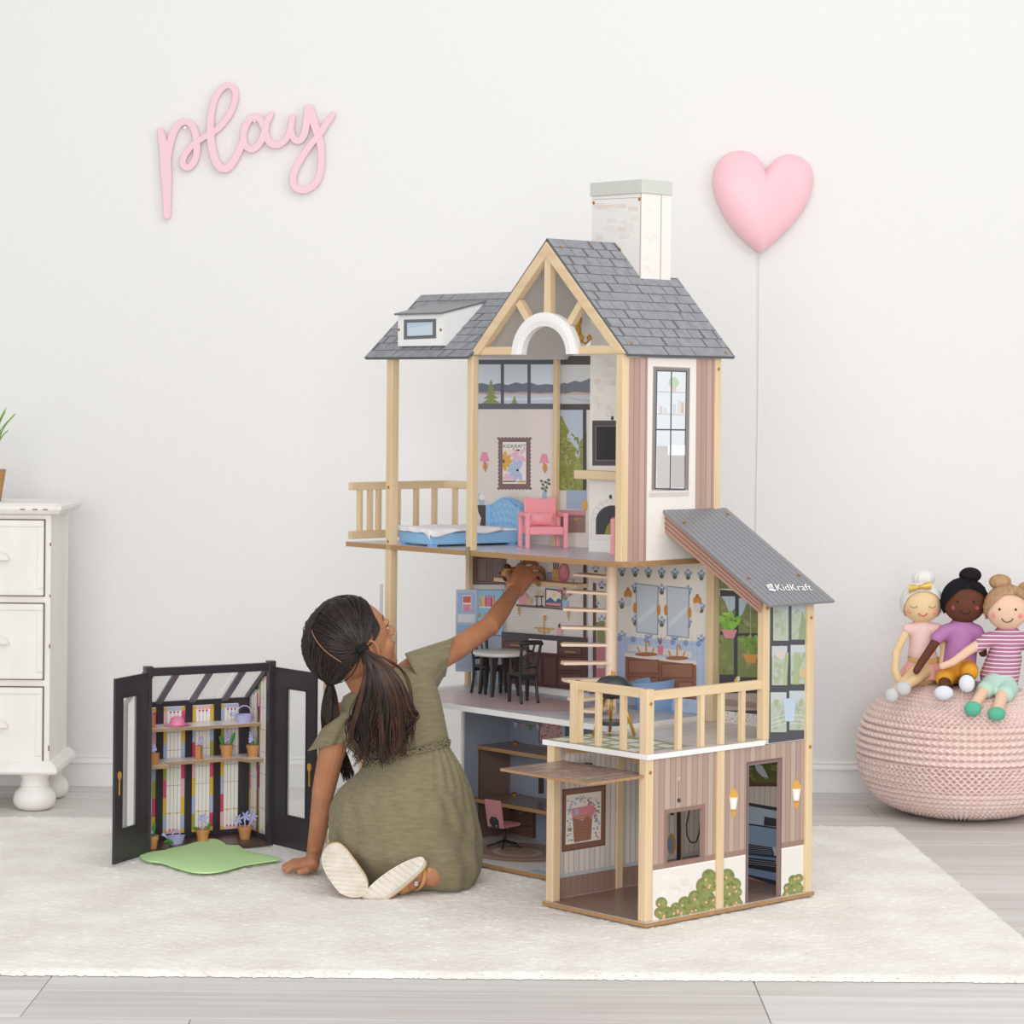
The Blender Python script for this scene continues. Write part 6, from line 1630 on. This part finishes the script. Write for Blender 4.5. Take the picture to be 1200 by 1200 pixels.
# ---- the little blue panel on wooden posts half hidden behind the girl
M['panelblue'] = mat('blue printed panel', '7f9dcf', .4)
pb0 = at_z(380.5, 985, 0); pn = thing('toy_play_panel', 'low blue toy panel between pine posts, mostly hidden behind the girl', 'toy panel', (pb0.x, pb0.y, 0), R(3))
hz_ = 1 - (740 - 462) * pb0.y / 3000
b = MB(); b.box((-.006, -.006, 0), (.006, .006, hz_)); b.build('post', 'pine_z', pn, bevel=.001)
xa, xb_, xc_ = [(v - 380.5) * pb0.y / 3000 for v in (409, 446, 463)]
zt_, zb_2 = 1 - (685 - 462.5) * pb0.y / 3000, 1 - (800 - 462) * pb0.y / 3000
b = MB(); b.box((xa, -.003, zb_2), (xc_, .003, hz_)); b.build('panel', 'panelblue', pn, bevel=.001)
b = MB(); b.box((xb_ - .0075, -.005, zb_2), (xb_, .005, zt_)); b.build('panel_edge', mat('pale lavender edge', 'd6d1dc', .4), pn, bevel=.001)
b = MB(); b.box((0, -.005, zb_2 + .06), (xa + .01, .005, zb_2 + .075)); b.build('rail', 'pine_x', pn, bevel=.001)
b = MB(); b.box((xa + .02, -.006, 0), (xa + .032, .006, zb_2 + .02)); b.build('post', 'pine_z', pn, bevel=.001)
# ------------------------------------------------------------------ wall decorations
M['signpink'] = mat('pale pink painted board', 'f0cad1', .5)
M['heartpink'] = mat('glossy pink shade', 'fcc9d2', .35, sub=.15)
CP = (160, 70, 4.6154)
WS = WALL_Y - .014
def wp(X, Y, y=WS): return at_y(CP[0] + X / CP[2], CP[1] + Y / CP[2], y)
sg = thing('wall_sign', 'pale pink cursive wooden wall sign reading play', 'wall sign', wp(600, 500), 0)
base_ = Vector(sg.location)
STROKE_N = [0]
def stroke(name, pts, ws):
    P = catmull([wp(x, y) - base_ for x, y in pts], 7); b = MB(); rings = []; n = len(P); y0 = STROKE_N[0] * .0006; STROKE_N[0] += 1
    cs = lambda w: ((-w, .0055), (-w, -.0043), (-w + .0009, -.0055), (w - .0009, -.0055), (w, -.0043), (w, .0055))
    def width(f):
        k = f * (len(ws) - 1); a = int(min(k, len(ws) - 2)); return (ws[a] + (ws[a + 1] - ws[a]) * (k - a)) * .5 * 6.6 / 3000 / 4.6154
    def ring(c, t, w, f):
        nn = Vector((-t.z, 0, t.x)); return [c + nn * u + Vector((0, v - y0 - f * .0016, 0)) for u, v in cs(max(w, .0012))]
    t0, t1 = (P[1] - P[0]).normalized(), (P[-1] - P[-2]).normalized(); w0, w1 = width(0), width(1)
    for q in (.98, .85, .6, .3): rings.append(ring(P[0] - t0 * w0 * q, t0, w0 * math.sqrt(1 - q * q), 0))
    for i in range(n): rings.append(ring(P[i], (P[min(i + 1, n - 1)] - P[max(i - 1, 0)]).normalized(), width(i / (n - 1)), i / (n - 1)))
    for q in (.3, .6, .85, .98): rings.append(ring(P[-1] + t1 * w1 * q, t1, w1 * math.sqrt(1 - q * q), 1))
    b.loft(rings); return b.build(name, 'signpink', sg)
stroke('letter_p', [(130, 385), (150, 480), (160, 600), (165, 720), (166, 845)], [36, 52, 62, 46, 38])
stroke('letter_p', [(162, 600), (170, 520), (192, 420), (225, 355), (265, 335), (300, 355), (322, 410), (328, 480), (318, 540), (285, 583), (255, 572), (256, 530), (290, 480), (340, 437), (392, 406)], [40, 40, 38, 38, 36, 36, 32, 32])
stroke('letter_l', [(392, 406), (440, 375), (490, 318), (525, 250), (536, 180), (505, 140), (465, 155), (425, 215), (405, 300), (401, 380), (408, 470), (430, 550), (465, 590), (505, 578), (545, 515), (572, 455)], [32, 34, 34, 34, 40, 44, 42, 38])
stroke('letter_a', [(690, 365), (668, 322), (632, 311), (598, 345), (579, 410), (590, 465), (625, 487), (662, 460), (687, 410), (705, 345), (729, 296)], [38, 38, 36, 36, 34])
stroke('letter_a', [(705, 340), (700, 400), (720, 447), (760, 464), (802, 440), (830, 390), (845, 308)], [34, 38, 34, 32])
stroke('letter_y', [(843, 330), (838, 385), (852, 428), (880, 440), (908, 405), (922, 330), (933, 256), (950, 310), (975, 385), (995, 455), (1001, 550), (985, 640), (945, 690), (893, 706), (854, 682), (851, 620), (890, 540), (940, 465), (990, 405), (1030, 345), (1062, 297)], [30, 36, 40, 46, 36, 40, 38, 34, 34])
for X, Y in ((262, 366), (637, 332)): b = MB(); b.tube([wp(X, Y, WALL_Y) - base_, wp(X, Y, WALL_Y - .008) - base_], .0022, 8); b.build('nail', 'steel', sg)
# heart
HX = (810, 160, 4)
hp_ = [(325, 549), (400, 488), (480, 408), (542, 318), (571, 228), (566, 152), (530, 105), (470, 81), (412, 96), (372, 130), (347, 160), (330, 122), (285, 78), (222, 65), (152, 90), (112, 148), (103, 222), (126, 312), (182, 412), (252, 490)]
hy = WALL_Y - .03
tip = at_y(HX[0] + 325 / 4, HX[1] + 549 / 4, hy)
ht = thing('heart_lamp', 'puffy pink heart shaped wall lamp with a white cord', 'wall lamp', (tip.x, WALL_Y, tip.z), 0)
def hpt(X, Y): q = at_y(HX[0] + X / 4, HX[1] + Y / 4, hy); return Vector((q.x - tip.x, 0, q.z - tip.z))
A = catmull([hpt(*p) for p in hp_[0:11]], 5)[:-1]; B = catmull([hpt(*p) for p in hp_[10:] + hp_[:1]], 5)[:-1]
OUT = A + B; cen = hpt(338, 270)
b = MB(); rings = []
for s_, d in ((.94, -.002), (.98, -.010), (1.0, -.022), (.99, -.032), (.95, -.042), (.87, -.051), (.74, -.058), (.55, -.0625), (.3, -.065), (.06, -.066)):
    rings.append([cen + (q - cen) * s_ + Vector((0, d, 0)) for q in OUT])
b.loft(rings); b.build('shade', 'heartpink', ht, smooth=True, angle=70)
c1 = at_y(886, 640, WALL_Y - .006)
b = MB(); b.tube([(0, -.008, .004), (.0004, -.007, -.1), (c1.x - tip.x + .003, -.004, -.4), (c1.x - tip.x, -.004, c1.z - tip.z), (c1.x - tip.x, -.006, .12 - tip.z), (c1.x - tip.x + .01, -.02, FZ + .085 - tip.z), (c1.x - tip.x + .02, -.03, FZ + .003 - tip.z)], .0021, 8); b.build('cord', 'white', ht, smooth=True)

# ------------------------------------------------------------------ dresser with plant
M['dresser'] = mat('distressed cream paint', 'f5f2ee', .5, .4, 'eeeae5', 14, (1, 1, .3))
M['gapshadow'] = mat('painted drawer shadow', '6a5a4c', .8)  # dark brown painted in for the shadow lines round the drawers
M['worn'] = mat('worn brown edge', '9a7a5c', .7)
DY, DX = 6.19, -1.112
dr = thing('dresser', 'cream distressed wooden chest of drawers with bun feet against the wall', 'dresser', (DX - .4, DY, FZ), 0)
def dz(py): return 1.0 - (py - 459.2) * DY / 3000 - FZ
def dbox(x0, y0, z0, x1, y1, z1, name, par=None, m='dresser', bevel=.003):
    b = MB(); b.box((x0, y0, z0), (x1, y1, z1)); return b.build(name, m, par or dr, bevel=bevel)
xr = .4; xl = -.52; dep = .25
dbox(xl, .004, dz(905), xr, dep, dz(603), 'body')
b = MB(); b.loft([[Vector((x, y, z)) for x, y in ((xl - o, -o + .003), (xr + o, -o + .003), (xr + o, dep + .01), (xl - o, dep + .01))] for o, z in ((.004, dz(604)), (.022, dz(602)), (.03, dz(597)), (.03, dz(593)), (.02, dz(590.5)), (.02, dz(590)))]); b.build('top_board', 'dresser', dr, bevel=.001)
b = MB(); b.loft([[Vector((x, y, z)) for x, y in ((xl - o, -o + .003), (xr + o, -o + .003), (xr + o, dep + .004), (xl - o, dep + .004))] for o, z in ((.02, dz(907)), (.024, dz(904)), (.022, dz(899)), (.006, dz(892)))]); b.build('base_moulding', 'dresser', dr, bevel=.001)
for y0, y1 in ((610, 698), (708, 796), (806, 894)):
    dbox(xl + .0175, .0005, dz(y1) - .0025, xr - .0135, .006, dz(y0) + .0025, 'drawer_shadow_line', m='gapshadow', bevel=0)
    d = dbox(xl + .02, -.004, dz(y1), xr - .016, .02, dz(y0), 'drawer', bevel=.002)
    z0, z1, x0, x1 = dz(y1), dz(y0), xl + .02, xr - .016
    b = MB()
    for q in ((x0, z0, x1, z0 + .016), (x0, z1 - .016, x1, z1), (x0, z0 + .016, x0 + .016, z1 - .016), (x1 - .016, z0 + .016, x1, z1 - .016)): b.box((q[0], -.008, q[1]), (q[2], -.002, q[3]))
    b.build('drawer_edge', 'dresser', d, bevel=.003)
    for hx in (.277, -.38):
        b = MB(); zc_ = (z0 + z1) / 2 + .003; n = 12
        for i in range(n):
            a, e = math.pi * i / n, math.pi * (i + 1) / n
            b.add([Vector((hx + .026 * math.cos(t), -.006 - dpt, zc_ - .008 + .02 * math.sin(t) * kz)) for t, dpt, kz in ((a, 0, 1), (e, 0, 1), (e, .014, .75), (a, .014, .75))], [(0, 1, 2, 3)])
        b.add([Vector((hx + .026 * math.cos(math.pi * i / n), -.02, zc_ - .008 + .015 * math.sin(math.pi * i / n))) for i in range(n + 1)], [list(range(n + 1))])
        b.build('cup_pull', 'dresser', d, smooth=True, angle=40)
for px_, y in ((43, .06), (66, dep - .03)):
    pass
fr = .052
for x, y in ((xr - .04, .035), (xr - .04, dep - .035), (xl + .04, .035), (xl + .04, dep - .035)):
    b = MB(); b.lathe([(.02, 0), (.038, .002), (.049, .012), (.052, .026), (.048, .042), (.036, .053), (.033, .056), (.036, .06), (.033, .064), (.032, .075), (.038, .088), (.042, dz(905))], (x, y, 0), 26); b.build('bun_foot', 'dresser', dr, smooth=True, angle=60)
b = MB()
for z, h in ((dz(880), .012), (dz(760), .01), (dz(640), .008), (dz(700), .006)): b.box((xr - .0025, .0015, z), (xr + .0006, .0045, z + h))
for x in (.33, .36, .385): b.box((x, -.0275, dz(597.5)), (x + .012, -.026, dz(596)))
b.build('worn_edge', 'worn', dr, kind='stuff')
# plant basket on the dresser
M['wicker'] = mat('wicker', 'c99b6a', .7, .3, 'a87a4c', 90, (1, 1, 4), bump=.5, bscale=160)
M['grass'] = mat('bright grass leaf', '86bd4a', .5, .4, '6ba238', 30)
pb = at_y(-14, 582, DY + .1); pl_ = thing('potted_grass', 'green leafy plant in a wicker basket on the dresser', 'potted plant', (pb.x, pb.y, FZ + dz(590)), 0)
b = MB(); n = 40
rings = []
for k in range(13):
    z = .078 * k / 12; r0 = .030 + .012 * k / 12
    rings.append([Vector(((r0 + (.0014 if (i + k) % 2 else -.0004)) * math.cos(2 * math.pi * i / n), (r0 + (.0014 if (i + k) % 2 else -.0004)) * math.sin(2 * math.pi * i / n), z)) for i in range(n)])
b.loft(rings); b.build('basket', 'wicker', pl_, smooth=True)
rg = random.Random(4)
for k in range(16):
    a = rg.uniform(0, 6.28) if k > 5 else rg.uniform(-.5, .5); r0 = rg.uniform(.03, .075); h = rg.uniform(.10, .19)
    if k == 0: a, r0, h = 0, .044, .19
    if k == 1: a, r0, h = .1, .046, .15
    b = MB(); c_, s_ = math.cos(a), math.sin(a)
    b.tube(catmull([(.005 * c_, .005 * s_, .07), (r0 * .5 * c_, r0 * .5 * s_, .07 + h * .6), (r0 * c_, r0 * s_, .07 + h * .85)], 4), [(.0025, .0008)] * 3 + [(.005, .001)] * 3 + [(.004, .001)] * 2 + [(.0005, .0004)], 6, flat=(-s_, c_, 0)); b.build('leaf', 'grass', pl_, smooth=True)

# ------------------------------------------------------------------ knitted pouf
M['yarn'] = mat('blush pink cotton yarn', 'f5dfd8', .9, .15, 'efd5cd', 60, bump=.2, bscale=300, sheen=.2)
PY, PX = 6.285, 1.112
def pouf():
    nu, nv = 900, 300; Rr, H = .25, .318
    th = np.linspace(0, 2 * np.pi, nu, endpoint=False)[None, :]; t = np.linspace(0.004, .996, nv)[:, None]
    a = np.pi * (t - .5)
    rad = Rr * np.sign(np.cos(a)) * np.abs(np.cos(a)) ** .62; z = H / 2 + H / 2 * np.sign(np.sin(a)) * np.abs(np.sin(a)) ** .85
    rad = rad * (1 + .02 * np.cos(np.pi * t))
    # arc length along the profile -> knitted rows
    s = np.concatenate([[0], np.cumsum(np.hypot(np.diff(rad[:, 0]), np.diff(z[:, 0])))])[:, None]
    row = s / .0165; k = np.floor(row); f = row - k
    N = 46
    ph = th * N / (2 * np.pi)
    gart = k % 10
    lace = np.where((gart >= 5) & (gart <= 8), 1.0, 0.0)
    sh = np.where(k % 2 == 0, 0, .5)
    am = .23 + .13 * lace; wd = .27 - .04 * lace                                              # looser, holey stitches in the lace bands
    w1 = am * np.sin(2 * np.pi * (ph + sh)); h = 0
    for fc in (.5 + w1, .5 - w1):
        h = np.maximum(h, np.sqrt(np.clip(1 - ((f - fc) / wd) ** 2, 0, 1)))
    h = h * (.9 + .1 * np.cos(4 * np.pi * ph))
    disp = .021 * h - .0165
    nr = np.cos(a) / np.maximum(Rr, .1); dzv = np.gradient(z[:, 0]); drv = np.gradient(rad[:, 0]); ln = np.hypot(dzv, drv)
    nx = (dzv / ln)[:, None]; nz = (-drv / ln)[:, None]
    Rd = rad + disp * nx; Z = z + disp * nz + 0 * th
    lump = .004 * np.sin(th * 3 + 1) + .003 * np.sin(th * 5)
    Rd = np.maximum(Rd + lump * np.cos(a), .002)
    P = np.stack([Rd * np.cos(th), Rd * np.sin(th), np.maximum(Z, .0)], -1)
    idx = np.arange(nu * nv).reshape(nv, nu); nxt = np.roll(idx, -1, 1)
    F = np.stack([idx[:-1], nxt[:-1], nxt[1:], idx[1:]], -1).reshape(-1, 4)
    me = bpy.data.meshes.new('pouf'); me.from_pydata(P.reshape(-1, 3).tolist(), [], F.tolist() + [list(range(nu))[::-1], list(range(nu * (nv - 1), nu * nv))])
    me.materials.append(M['yarn']); me.polygons.foreach_set('use_smooth', [True] * len(me.polygons)); me.update()
    o = bpy.data.objects.new('pouf', me); COL.objects.link(o); o.location = (PX, PY, FZ); o.rotation_euler = (0, 0, .3)
    return tag(o, 'round blush pink chunky knitted pouf on the plank floor', 'pouf')
pouf()
# ------------------------------------------------------------------ three rag dolls on the pouf
M['d1skin'] = mat('golden cotton skin', 'efd2a4', .9, .1); M['d2skin'] = mat('dark brown cotton skin', '6b4436', .9, .1); M['d3skin'] = mat('peach cotton skin', 'efc9ae', .9, .1)
M['whiteyarn'] = mat('white yarn hair', 'eceae6', .9, .1); M['blackyarn'] = mat('black yarn hair', '242226', .9, .1); M['tanyarn'] = mat('light brown yarn hair', 'c39f7c', .9, .1, 'b38e6b', 80)
M['pinkknit'] = mat('pale pink rib knit', 'f2d0cb', .9, .1, bump=.5, bscale=260); M['tulle'] = mat('pink tulle', 'eeb3ac', .9, .1, bump=.6, bscale=200)
M['purpletee'] = mat('orchid jersey', 'bd82b8', .9, .1); M['mustard'] = mat('mustard twill', 'e3a33a', .9, .1); M['mintshort'] = mat('mint twill', 'bfe0d2', .9, .1)
M['greenfelt'] = mat('green felt', '66bb9c', .95, .1, bump=.5, bscale=300); M['greyfelt'] = mat('pale grey felt', 'd5d5d6', .95, .1, bump=.5, bscale=300); M['whitefelt'] = mat('white felt', 'e9ebf3', .95, .1, bump=.5, bscale=300)
M['golds'] = mat('gold satin', 'd8b25a', .35, metal=.5); M['thread'] = mat('dark thread', '2b2224', .8); M['goldbelt'] = mat('gold waistband', 'd9b779', .6); M['rosy'] = mat('rosy felt cheek', 'ef8f86', .9, .1); M['cheek2'] = mat('plum cheek', 'a34f55', .9, .1); M['pinkthread'] = mat('pink thread', 'd9606f', .8); M['greythread'] = mat('grey thread', '9a8a78', .8)
def stripe_mat():
    m = mat('plum and white striped jersey', 'b47a97', .9, .1); t = m.node_tree; n = t.nodes; p = n['Principled BSDF']
    tc = n.new('ShaderNodeTexCoord'); sp = n.new('ShaderNodeSeparateXYZ'); t.links.new(tc.outputs['Object'], sp.inputs[0])
    a = n.new('ShaderNodeMath'); a.operation = 'MULTIPLY'; a.inputs[1].default_value = 105; t.links.new(sp.outputs['Z'], a.inputs[0])
    fr = n.new('ShaderNodeMath'); fr.operation = 'FRACT'; t.links.new(a.outputs[0], fr.inputs[0])
    g_ = n.new('ShaderNodeMath'); g_.operation = 'GREATER_THAN'; g_.inputs[1].default_value = .74; t.links.new(fr.outputs[0], g_.inputs[0])
    mx = n.new('ShaderNodeMix'); mx.data_type = 'RGBA'; mx.inputs[6].default_value = hexc('b47a97'); mx.inputs[7].default_value = hexc('f2e6ea')
    t.links.new(g_.outputs[0], mx.inputs[0]); t.links.new(mx.outputs[2], p.inputs['Base Color']); return m
M['stripetee'] = stripe_mat()
def doll(label, base, Y, skin, hair, head, shirt, pants, shoes):
    o = at_y(base[0], base[1], Y); t = thing('rag_doll', label, 'rag doll', o, 0, 'rag dolls on the pouf')
    def q(px, py, dY=0): return at_y(px, py, Y + dY) - o
    return t, q
SC = 6.25 / 3000
def head_parts(t, q, hx, hy, rx, ry, skin, tilt=0):
    c_ = q(hx, hy); return c_, Vector((rx * SC, rx * SC * .86, ry * SC))
def face(t, c_, rd, eyes, mouth, cheek, col='thread', cheekm='rosy', dx=0, closed=False, mcol=None):
    def fp(a, z):                                  # point on the front of the head at offset a (right), z (up) as shares of its radii
        y = -math.sqrt(max(0, 1 - a * a - z * z)); return c_ + Vector((a * rd.x, y * rd.y * 1.0 - .0008, z * rd.z))
    for s_ in (-1, 1):
        b = MB(); ex, ez = dx + s_ * eyes[0], eyes[1]
        if closed: b.tube([fp(ex + .17 * math.cos(a), ez + .10 * math.sin(a)) for a in [math.pi + math.pi * i / 8 for i in range(9)]], .0009, 6)
        else: b.ell(fp(ex, ez), (.0028, .0016, .0032), 10, 8)
        b.build('eye', col, t, smooth=True)
        b = MB(); cxp = fp(dx + s_ * cheek[0], cheek[1]); b.ell(cxp, (.0055, .0016, .0055), 14, 8); b.build('cheek', cheekm, t, smooth=True)
    b = MB(); b.tube([fp(dx + mouth[0] * math.cos(a), mouth[1] + mouth[2] * math.sin(a)) for a in [math.pi * 1.08 + math.pi * .84 * i / 10 for i in range(11)]], .0011 if not closed else .0016, 6); b.build('mouth', mcol or col, t, smooth=True)
def yarn_cap(t, c_, rd, m, front, low, n=34, k=1.06, part=0.0, sweep=1):
    # yarn laid from a parting down round the head
    b = MB(); nu, nv = 40, 24; V = []
    for i in range(nv + 1):
        for j in range(nu):
            a = 2 * math.pi * j / nu; v = math.pi * i / nv
            fr = max(0, -math.sin(a)); lim_ = (1 - fr ** .7) * low + fr ** .7 * front
            v = v / math.pi * lim_
            V.append(c_ + Vector((rd.x * k * math.sin(v) * math.cos(a), rd.y * k * 1.06 * math.sin(v) * math.sin(a), rd.z * k * math.cos(v))))
    F = [(i * nu + j, i * nu + (j + 1) % nu, (i + 1) * nu + (j + 1) % nu, (i + 1) * nu + j) for i in range(nv) for j in range(nu)]
    b.add(V, F); o = b.build('hair', m, t, smooth=True)
    b = MB(); r_ = random.Random(2)
    for s_ in (-1, 1):
        for i in range(n):
            a1 = -math.pi / 2 + s_ * (.25 + 2.7 * i / n); lim_ = (1 - max(0, -math.sin(a1)) ** .7) * low + max(0, -math.sin(a1)) ** .7 * front; P_ = []
            for w in range(8):
                x = w / 7; a = -math.pi / 2 + part + (a1 - (-math.pi / 2 + part)) * min(1, x * 1.0); v = .12 + (lim_ * .99 - .12) * x
                P_.append(c_ + Vector((rd.x * (k + .015) * math.sin(v) * math.cos(a), rd.y * (k + .015) * 1.06 * math.sin(v) * math.sin(a), rd.z * (k + .015) * math.cos(v))))
            b.tube(P_, .0016, 5, caps=False)
    b.build('yarn_strand', m, o, smooth=True, kind='stuff'); return o
def bun(par, c_, r0, m, flat=.9):
    b = MB(); nu, nv = 60, 24; V = []
    for i in range(nv + 1):
        for j in range(nu):
            a = 2 * math.pi * j / nu; v = math.pi * i / nv; rr_ = r0 * (1 + .035 * math.cos(a * 12))
            V.append(c_ + Vector((rr_ * math.sin(v) * math.cos(a), rr_ * math.sin(v) * math.sin(a), r0 * flat * math.cos(v))))
    b.add(V, [(i * nu + j, (i + 1) * nu + j, (i + 1) * nu + (j + 1) % nu, i * nu + (j + 1) % nu) for i in range(nv) for j in range(nu)]); b.build('hair_bun', m, par, smooth=True)
def limb(b, pts, rs):
    for i in range(len(pts) - 1): b.capsule(pts[i], pts[i + 1], rs[i], rs[i + 1], 14)
def garment(t, nm, m, rings, sleeves=(), voxel=.004):
    b = MB()
    for P_, rs in rings: limb(b, P_, rs)
    for P_, rs in sleeves: limb(b, P_, rs)
    return b.fuse(nm, m, t, voxel=voxel, smooth=4)
def foot(t, c_, rd, m, rx=0):
    b = MB(); b.ell(c_, rd, 18, 12); b.build('shoe', m, t, smooth=True)
# --- doll 1: white hair with bun and gold bow
DYY = 6.27
t, q = doll('rag doll with white yarn bun, gold bow and pale pink top, at the left', (1083, 796), DYY, 0, 0, 0, 0, 0, 0)
c_, rd = head_parts(t, q, 1080, 706, 23.5, 24, 'd1skin')
b = MB(); b.ell(c_, rd, 24, 16); b.capsule(q(1080, 725), q(1081, 742, .01), .012, .016)
limb(b, [q(1080, 738, .01), q(1081, 765, .01), q(1082, 790, .01)], [.026, .032, .036])
limb(b, [q(1061, 742, .0), q(1050, 765, -.01), q(1049, 785, -.03), q(1053, 797, -.045)], [.011, .0105, .010, .0105]); limb(b, [q(1100, 742), q(1107, 760, -.01), q(1104, 783, -.02)], [.011, .0105, .010])
limb(b, [q(1072, 788, -.02), q(1060, 800, -.08), q(1048, 811, -.13)], [.016, .0135, .0115]); limb(b, [q(1086, 787, -.02), q(1073, 796, -.08), q(1062, 803, -.12)], [.016, .0135, .0115])
b.fuse('body', 'd1skin', t, voxel=.0032, smooth=4)
garment(t, 'knit_top', 'pinkknit', [([q(1080, 739, .01), q(1081, 765, .01), q(1082, 772, .01)], [.031, .036, .037])], [([q(1064, 737), q(1080, 737, .005)], [.015, .02]), ([q(1098, 737), q(1080, 737, .005)], [.015, .02])])
b = MB(); n = 60
b.loft([[q(1082, 771, .01) + Vector((r0 * math.cos(2 * math.pi * i / n) * (1 + rf * math.sin(9 * 2 * math.pi * i / n)), r0 * .85 * math.sin(2 * math.pi * i / n) * (1 + rf * math.sin(9 * 2 * math.pi * i / n)), z + rf * .02 * math.sin(13 * 2 * math.pi * i / n))) for i in range(n)] for r0, z, rf in ((.037, -.006, 0), (.046, -.02, .03), (.053, -.036, .07), (.055, -.05, .10))], caps=False); b.build('tulle_skirt', 'tulle', t, smooth=True)
b = MB(); b.loft([[q(1082, 771, .01) + Vector((.0385 * math.cos(2 * math.pi * i / n), .0375 * math.sin(2 * math.pi * i / n), z)) for i in range(n)] for z in (-.009, .003)], caps=False); b.build('waistband', 'goldbelt', t, smooth=True)
h = yarn_cap(t, c_, rd, 'whiteyarn', .95, 2.3); bun(h, q(1082, 678), .0275, 'whiteyarn', .78)
b = MB(); bw_ = q(1078, 688, -.042)
for s_ in (-1, 1): b.loft([[bw_ + Vector((s_ * x, 0, s_ * x * .16)) + Vector((0, .004 * math.cos(a), h_ * math.sin(a))) for a in [2 * math.pi * i / 10 for i in range(10)]] for x, h_ in ((.001, .003), (.012, .008), (.027, .0105))])
b.ell(bw_ + Vector((0, -.002, 0)), (.005, .005, .006), 10, 8); b.build('hair_bow', 'golds', h, smooth=True, angle=50)
face(t, c_, rd, (.46, -.10), (.22, -.42, .18), (.62, -.40), 'greythread', 'rosy', dx=-.05, closed=True, mcol='pinkthread')
foot(t, q(1044.5, 815, -.14), (.017, .014, .017), 'greyfelt'); foot(t, q(1058.5, 807, -.135), (.019, .014, .017), 'greyfelt')
# --- doll 2: black bun, orchid tee
DY2 = 6.24
t, q = doll('rag doll with black yarn topknot, orchid tee and mustard shorts, in the middle', (1128, 798), DY2, 0, 0, 0, 0, 0, 0)
c_, rd = head_parts(t, q, 1130, 704, 26, 26, 'd2skin')
b = MB(); b.ell(c_, rd, 24, 16); b.capsule(q(1129, 724), q(1128, 740, .01), .013, .018)
limb(b, [q(1127, 736, .01), q(1126, 765, .01), q(1124, 790, .01)], [.028, .034, .038])
limb(b, [q(1103, 742), q(1091, 760, -.02), q(1080, 776, -.05), q(1074, 786, -.065)], [.013, .0115, .0105, .0095]); limb(b, [q(1147, 742), q(1152, 765, .0)], [.013, .011])
limb(b, [q(1112, 790, -.02), q(1107, 800, -.09), q(1106, 808, -.14)], [.019, .016, .014]); limb(b, [q(1133, 788, -.02), q(1134, 795, -.08), q(1133, 799, -.13)], [.019, .016, .014])
b.fuse('body', 'd2skin', t, voxel=.0032, smooth=4)
garment(t, 'tee', 'purpletee', [([q(1127, 738, .01), q(1126, 762, .01), q(1124, 776, .01)], [.034, .041, .044])], [([q(1125, 736), q(1108, 740, .0), q(1098, 748, -.008)], [.022, .0185, .0165]), ([q(1127, 736), q(1144, 740, .0), q(1151, 752, 0)], [.022, .0185, .0165])])
garment(t, 'shorts', 'mustard', [([q(1124, 783, .01), q(1113, 790, -.03), q(1107, 795, -.075)], [.038, .027, .023]), ([q(1124, 783, .01), q(1134, 786, -.03), q(1136, 788, -.075)], [.038, .027, .0225])])
h = yarn_cap(t, c_, rd, 'blackyarn', .95, 2.15, part=.55); bun(h, q(1137, 674), .0265, 'blackyarn', .72)
face(t, c_, rd, (.36, .02), (.24, -.32, .22), (.52, -.27), 'thread', 'cheek2', dx=-.08)
foot(t, q(1106, 812, -.16), (.023, .016, .017), 'whitefelt'); foot(t, q(1133, 801, -.15), (.019, .016, .021), 'whitefelt')
# --- doll 3: light brown twin buns, striped tee
DY3 = 6.20
t, q = doll('rag doll with light brown twin buns, striped plum tee and mint shorts, at the right', (1172, 808), DY3, 0, 0, 0, 0, 0, 0)
c_, rd = head_parts(t, q, 1180, 712, 25.5, 26, 'd3skin')
b = MB(); b.ell(c_, rd, 24, 16); b.capsule(q(1181, 730), q(1181, 748, .01), .013, .018)
limb(b, [q(1180, 746, .01), q(1177, 772, .01), q(1174, 798, .01)], [.028, .036, .040])
limb(b, [q(1151, 752, -.01), q(1133, 764, -.03), q(1117, 776, -.05), q(1104, 781, -.055)], [.0135, .012, .0105, .009]); limb(b, [q(1205, 750), q(1214, 772, 0), q(1215, 790, -.02)], [.0135, .0125, .011])
limb(b, [q(1160, 800, -.02), q(1151, 812, -.09), q(1142, 826, -.13)], [.019, .0155, .013]); limb(b, [q(1180, 802, -.02), q(1174, 816, -.09), q(1169, 831, -.13)], [.019, .0155, .0145])
b.fuse('body', 'd3skin', t, voxel=.0032, smooth=4)
garment(t, 'tee', 'stripetee', [([q(1180, 747, .01), q(1177, 772, .01), q(1172, 790, .01)], [.035, .043, .050])], [([q(1178, 746), q(1157, 750, -.005), q(1146, 757, -.015)], [.023, .019, .0165]), ([q(1182, 746), q(1203, 750, .0), q(1209, 762, 0)], [.023, .019, .0165])])
garment(t, 'shorts', 'mintshort', [([q(1171, 799, .0), q(1160, 805, -.04), q(1154, 809, -.075)], [.038, .026, .022]), ([q(1173, 799, .0), q(1181, 808, -.04), q(1178, 813, -.075)], [.038, .026, .0225])])
h = yarn_cap(t, c_, rd, 'tanyarn', .9, 2.1, part=.5); bun(h, q(1172, 682, .01), .0265, 'tanyarn', .72); bun(h, q(1203, 690, .01), .022, 'tanyarn', .8)
face(t, c_, rd, (.36, -.02), (.26, -.36, .24), (.58, -.30), 'thread', 'rosy', dx=-.12)
foot(t, q(1140, 830.5, -.15), (.0205, .016, .018), 'greenfelt'); foot(t, q(1168, 836.5, -.15), (.0215, .016, .0165), 'greenfelt')
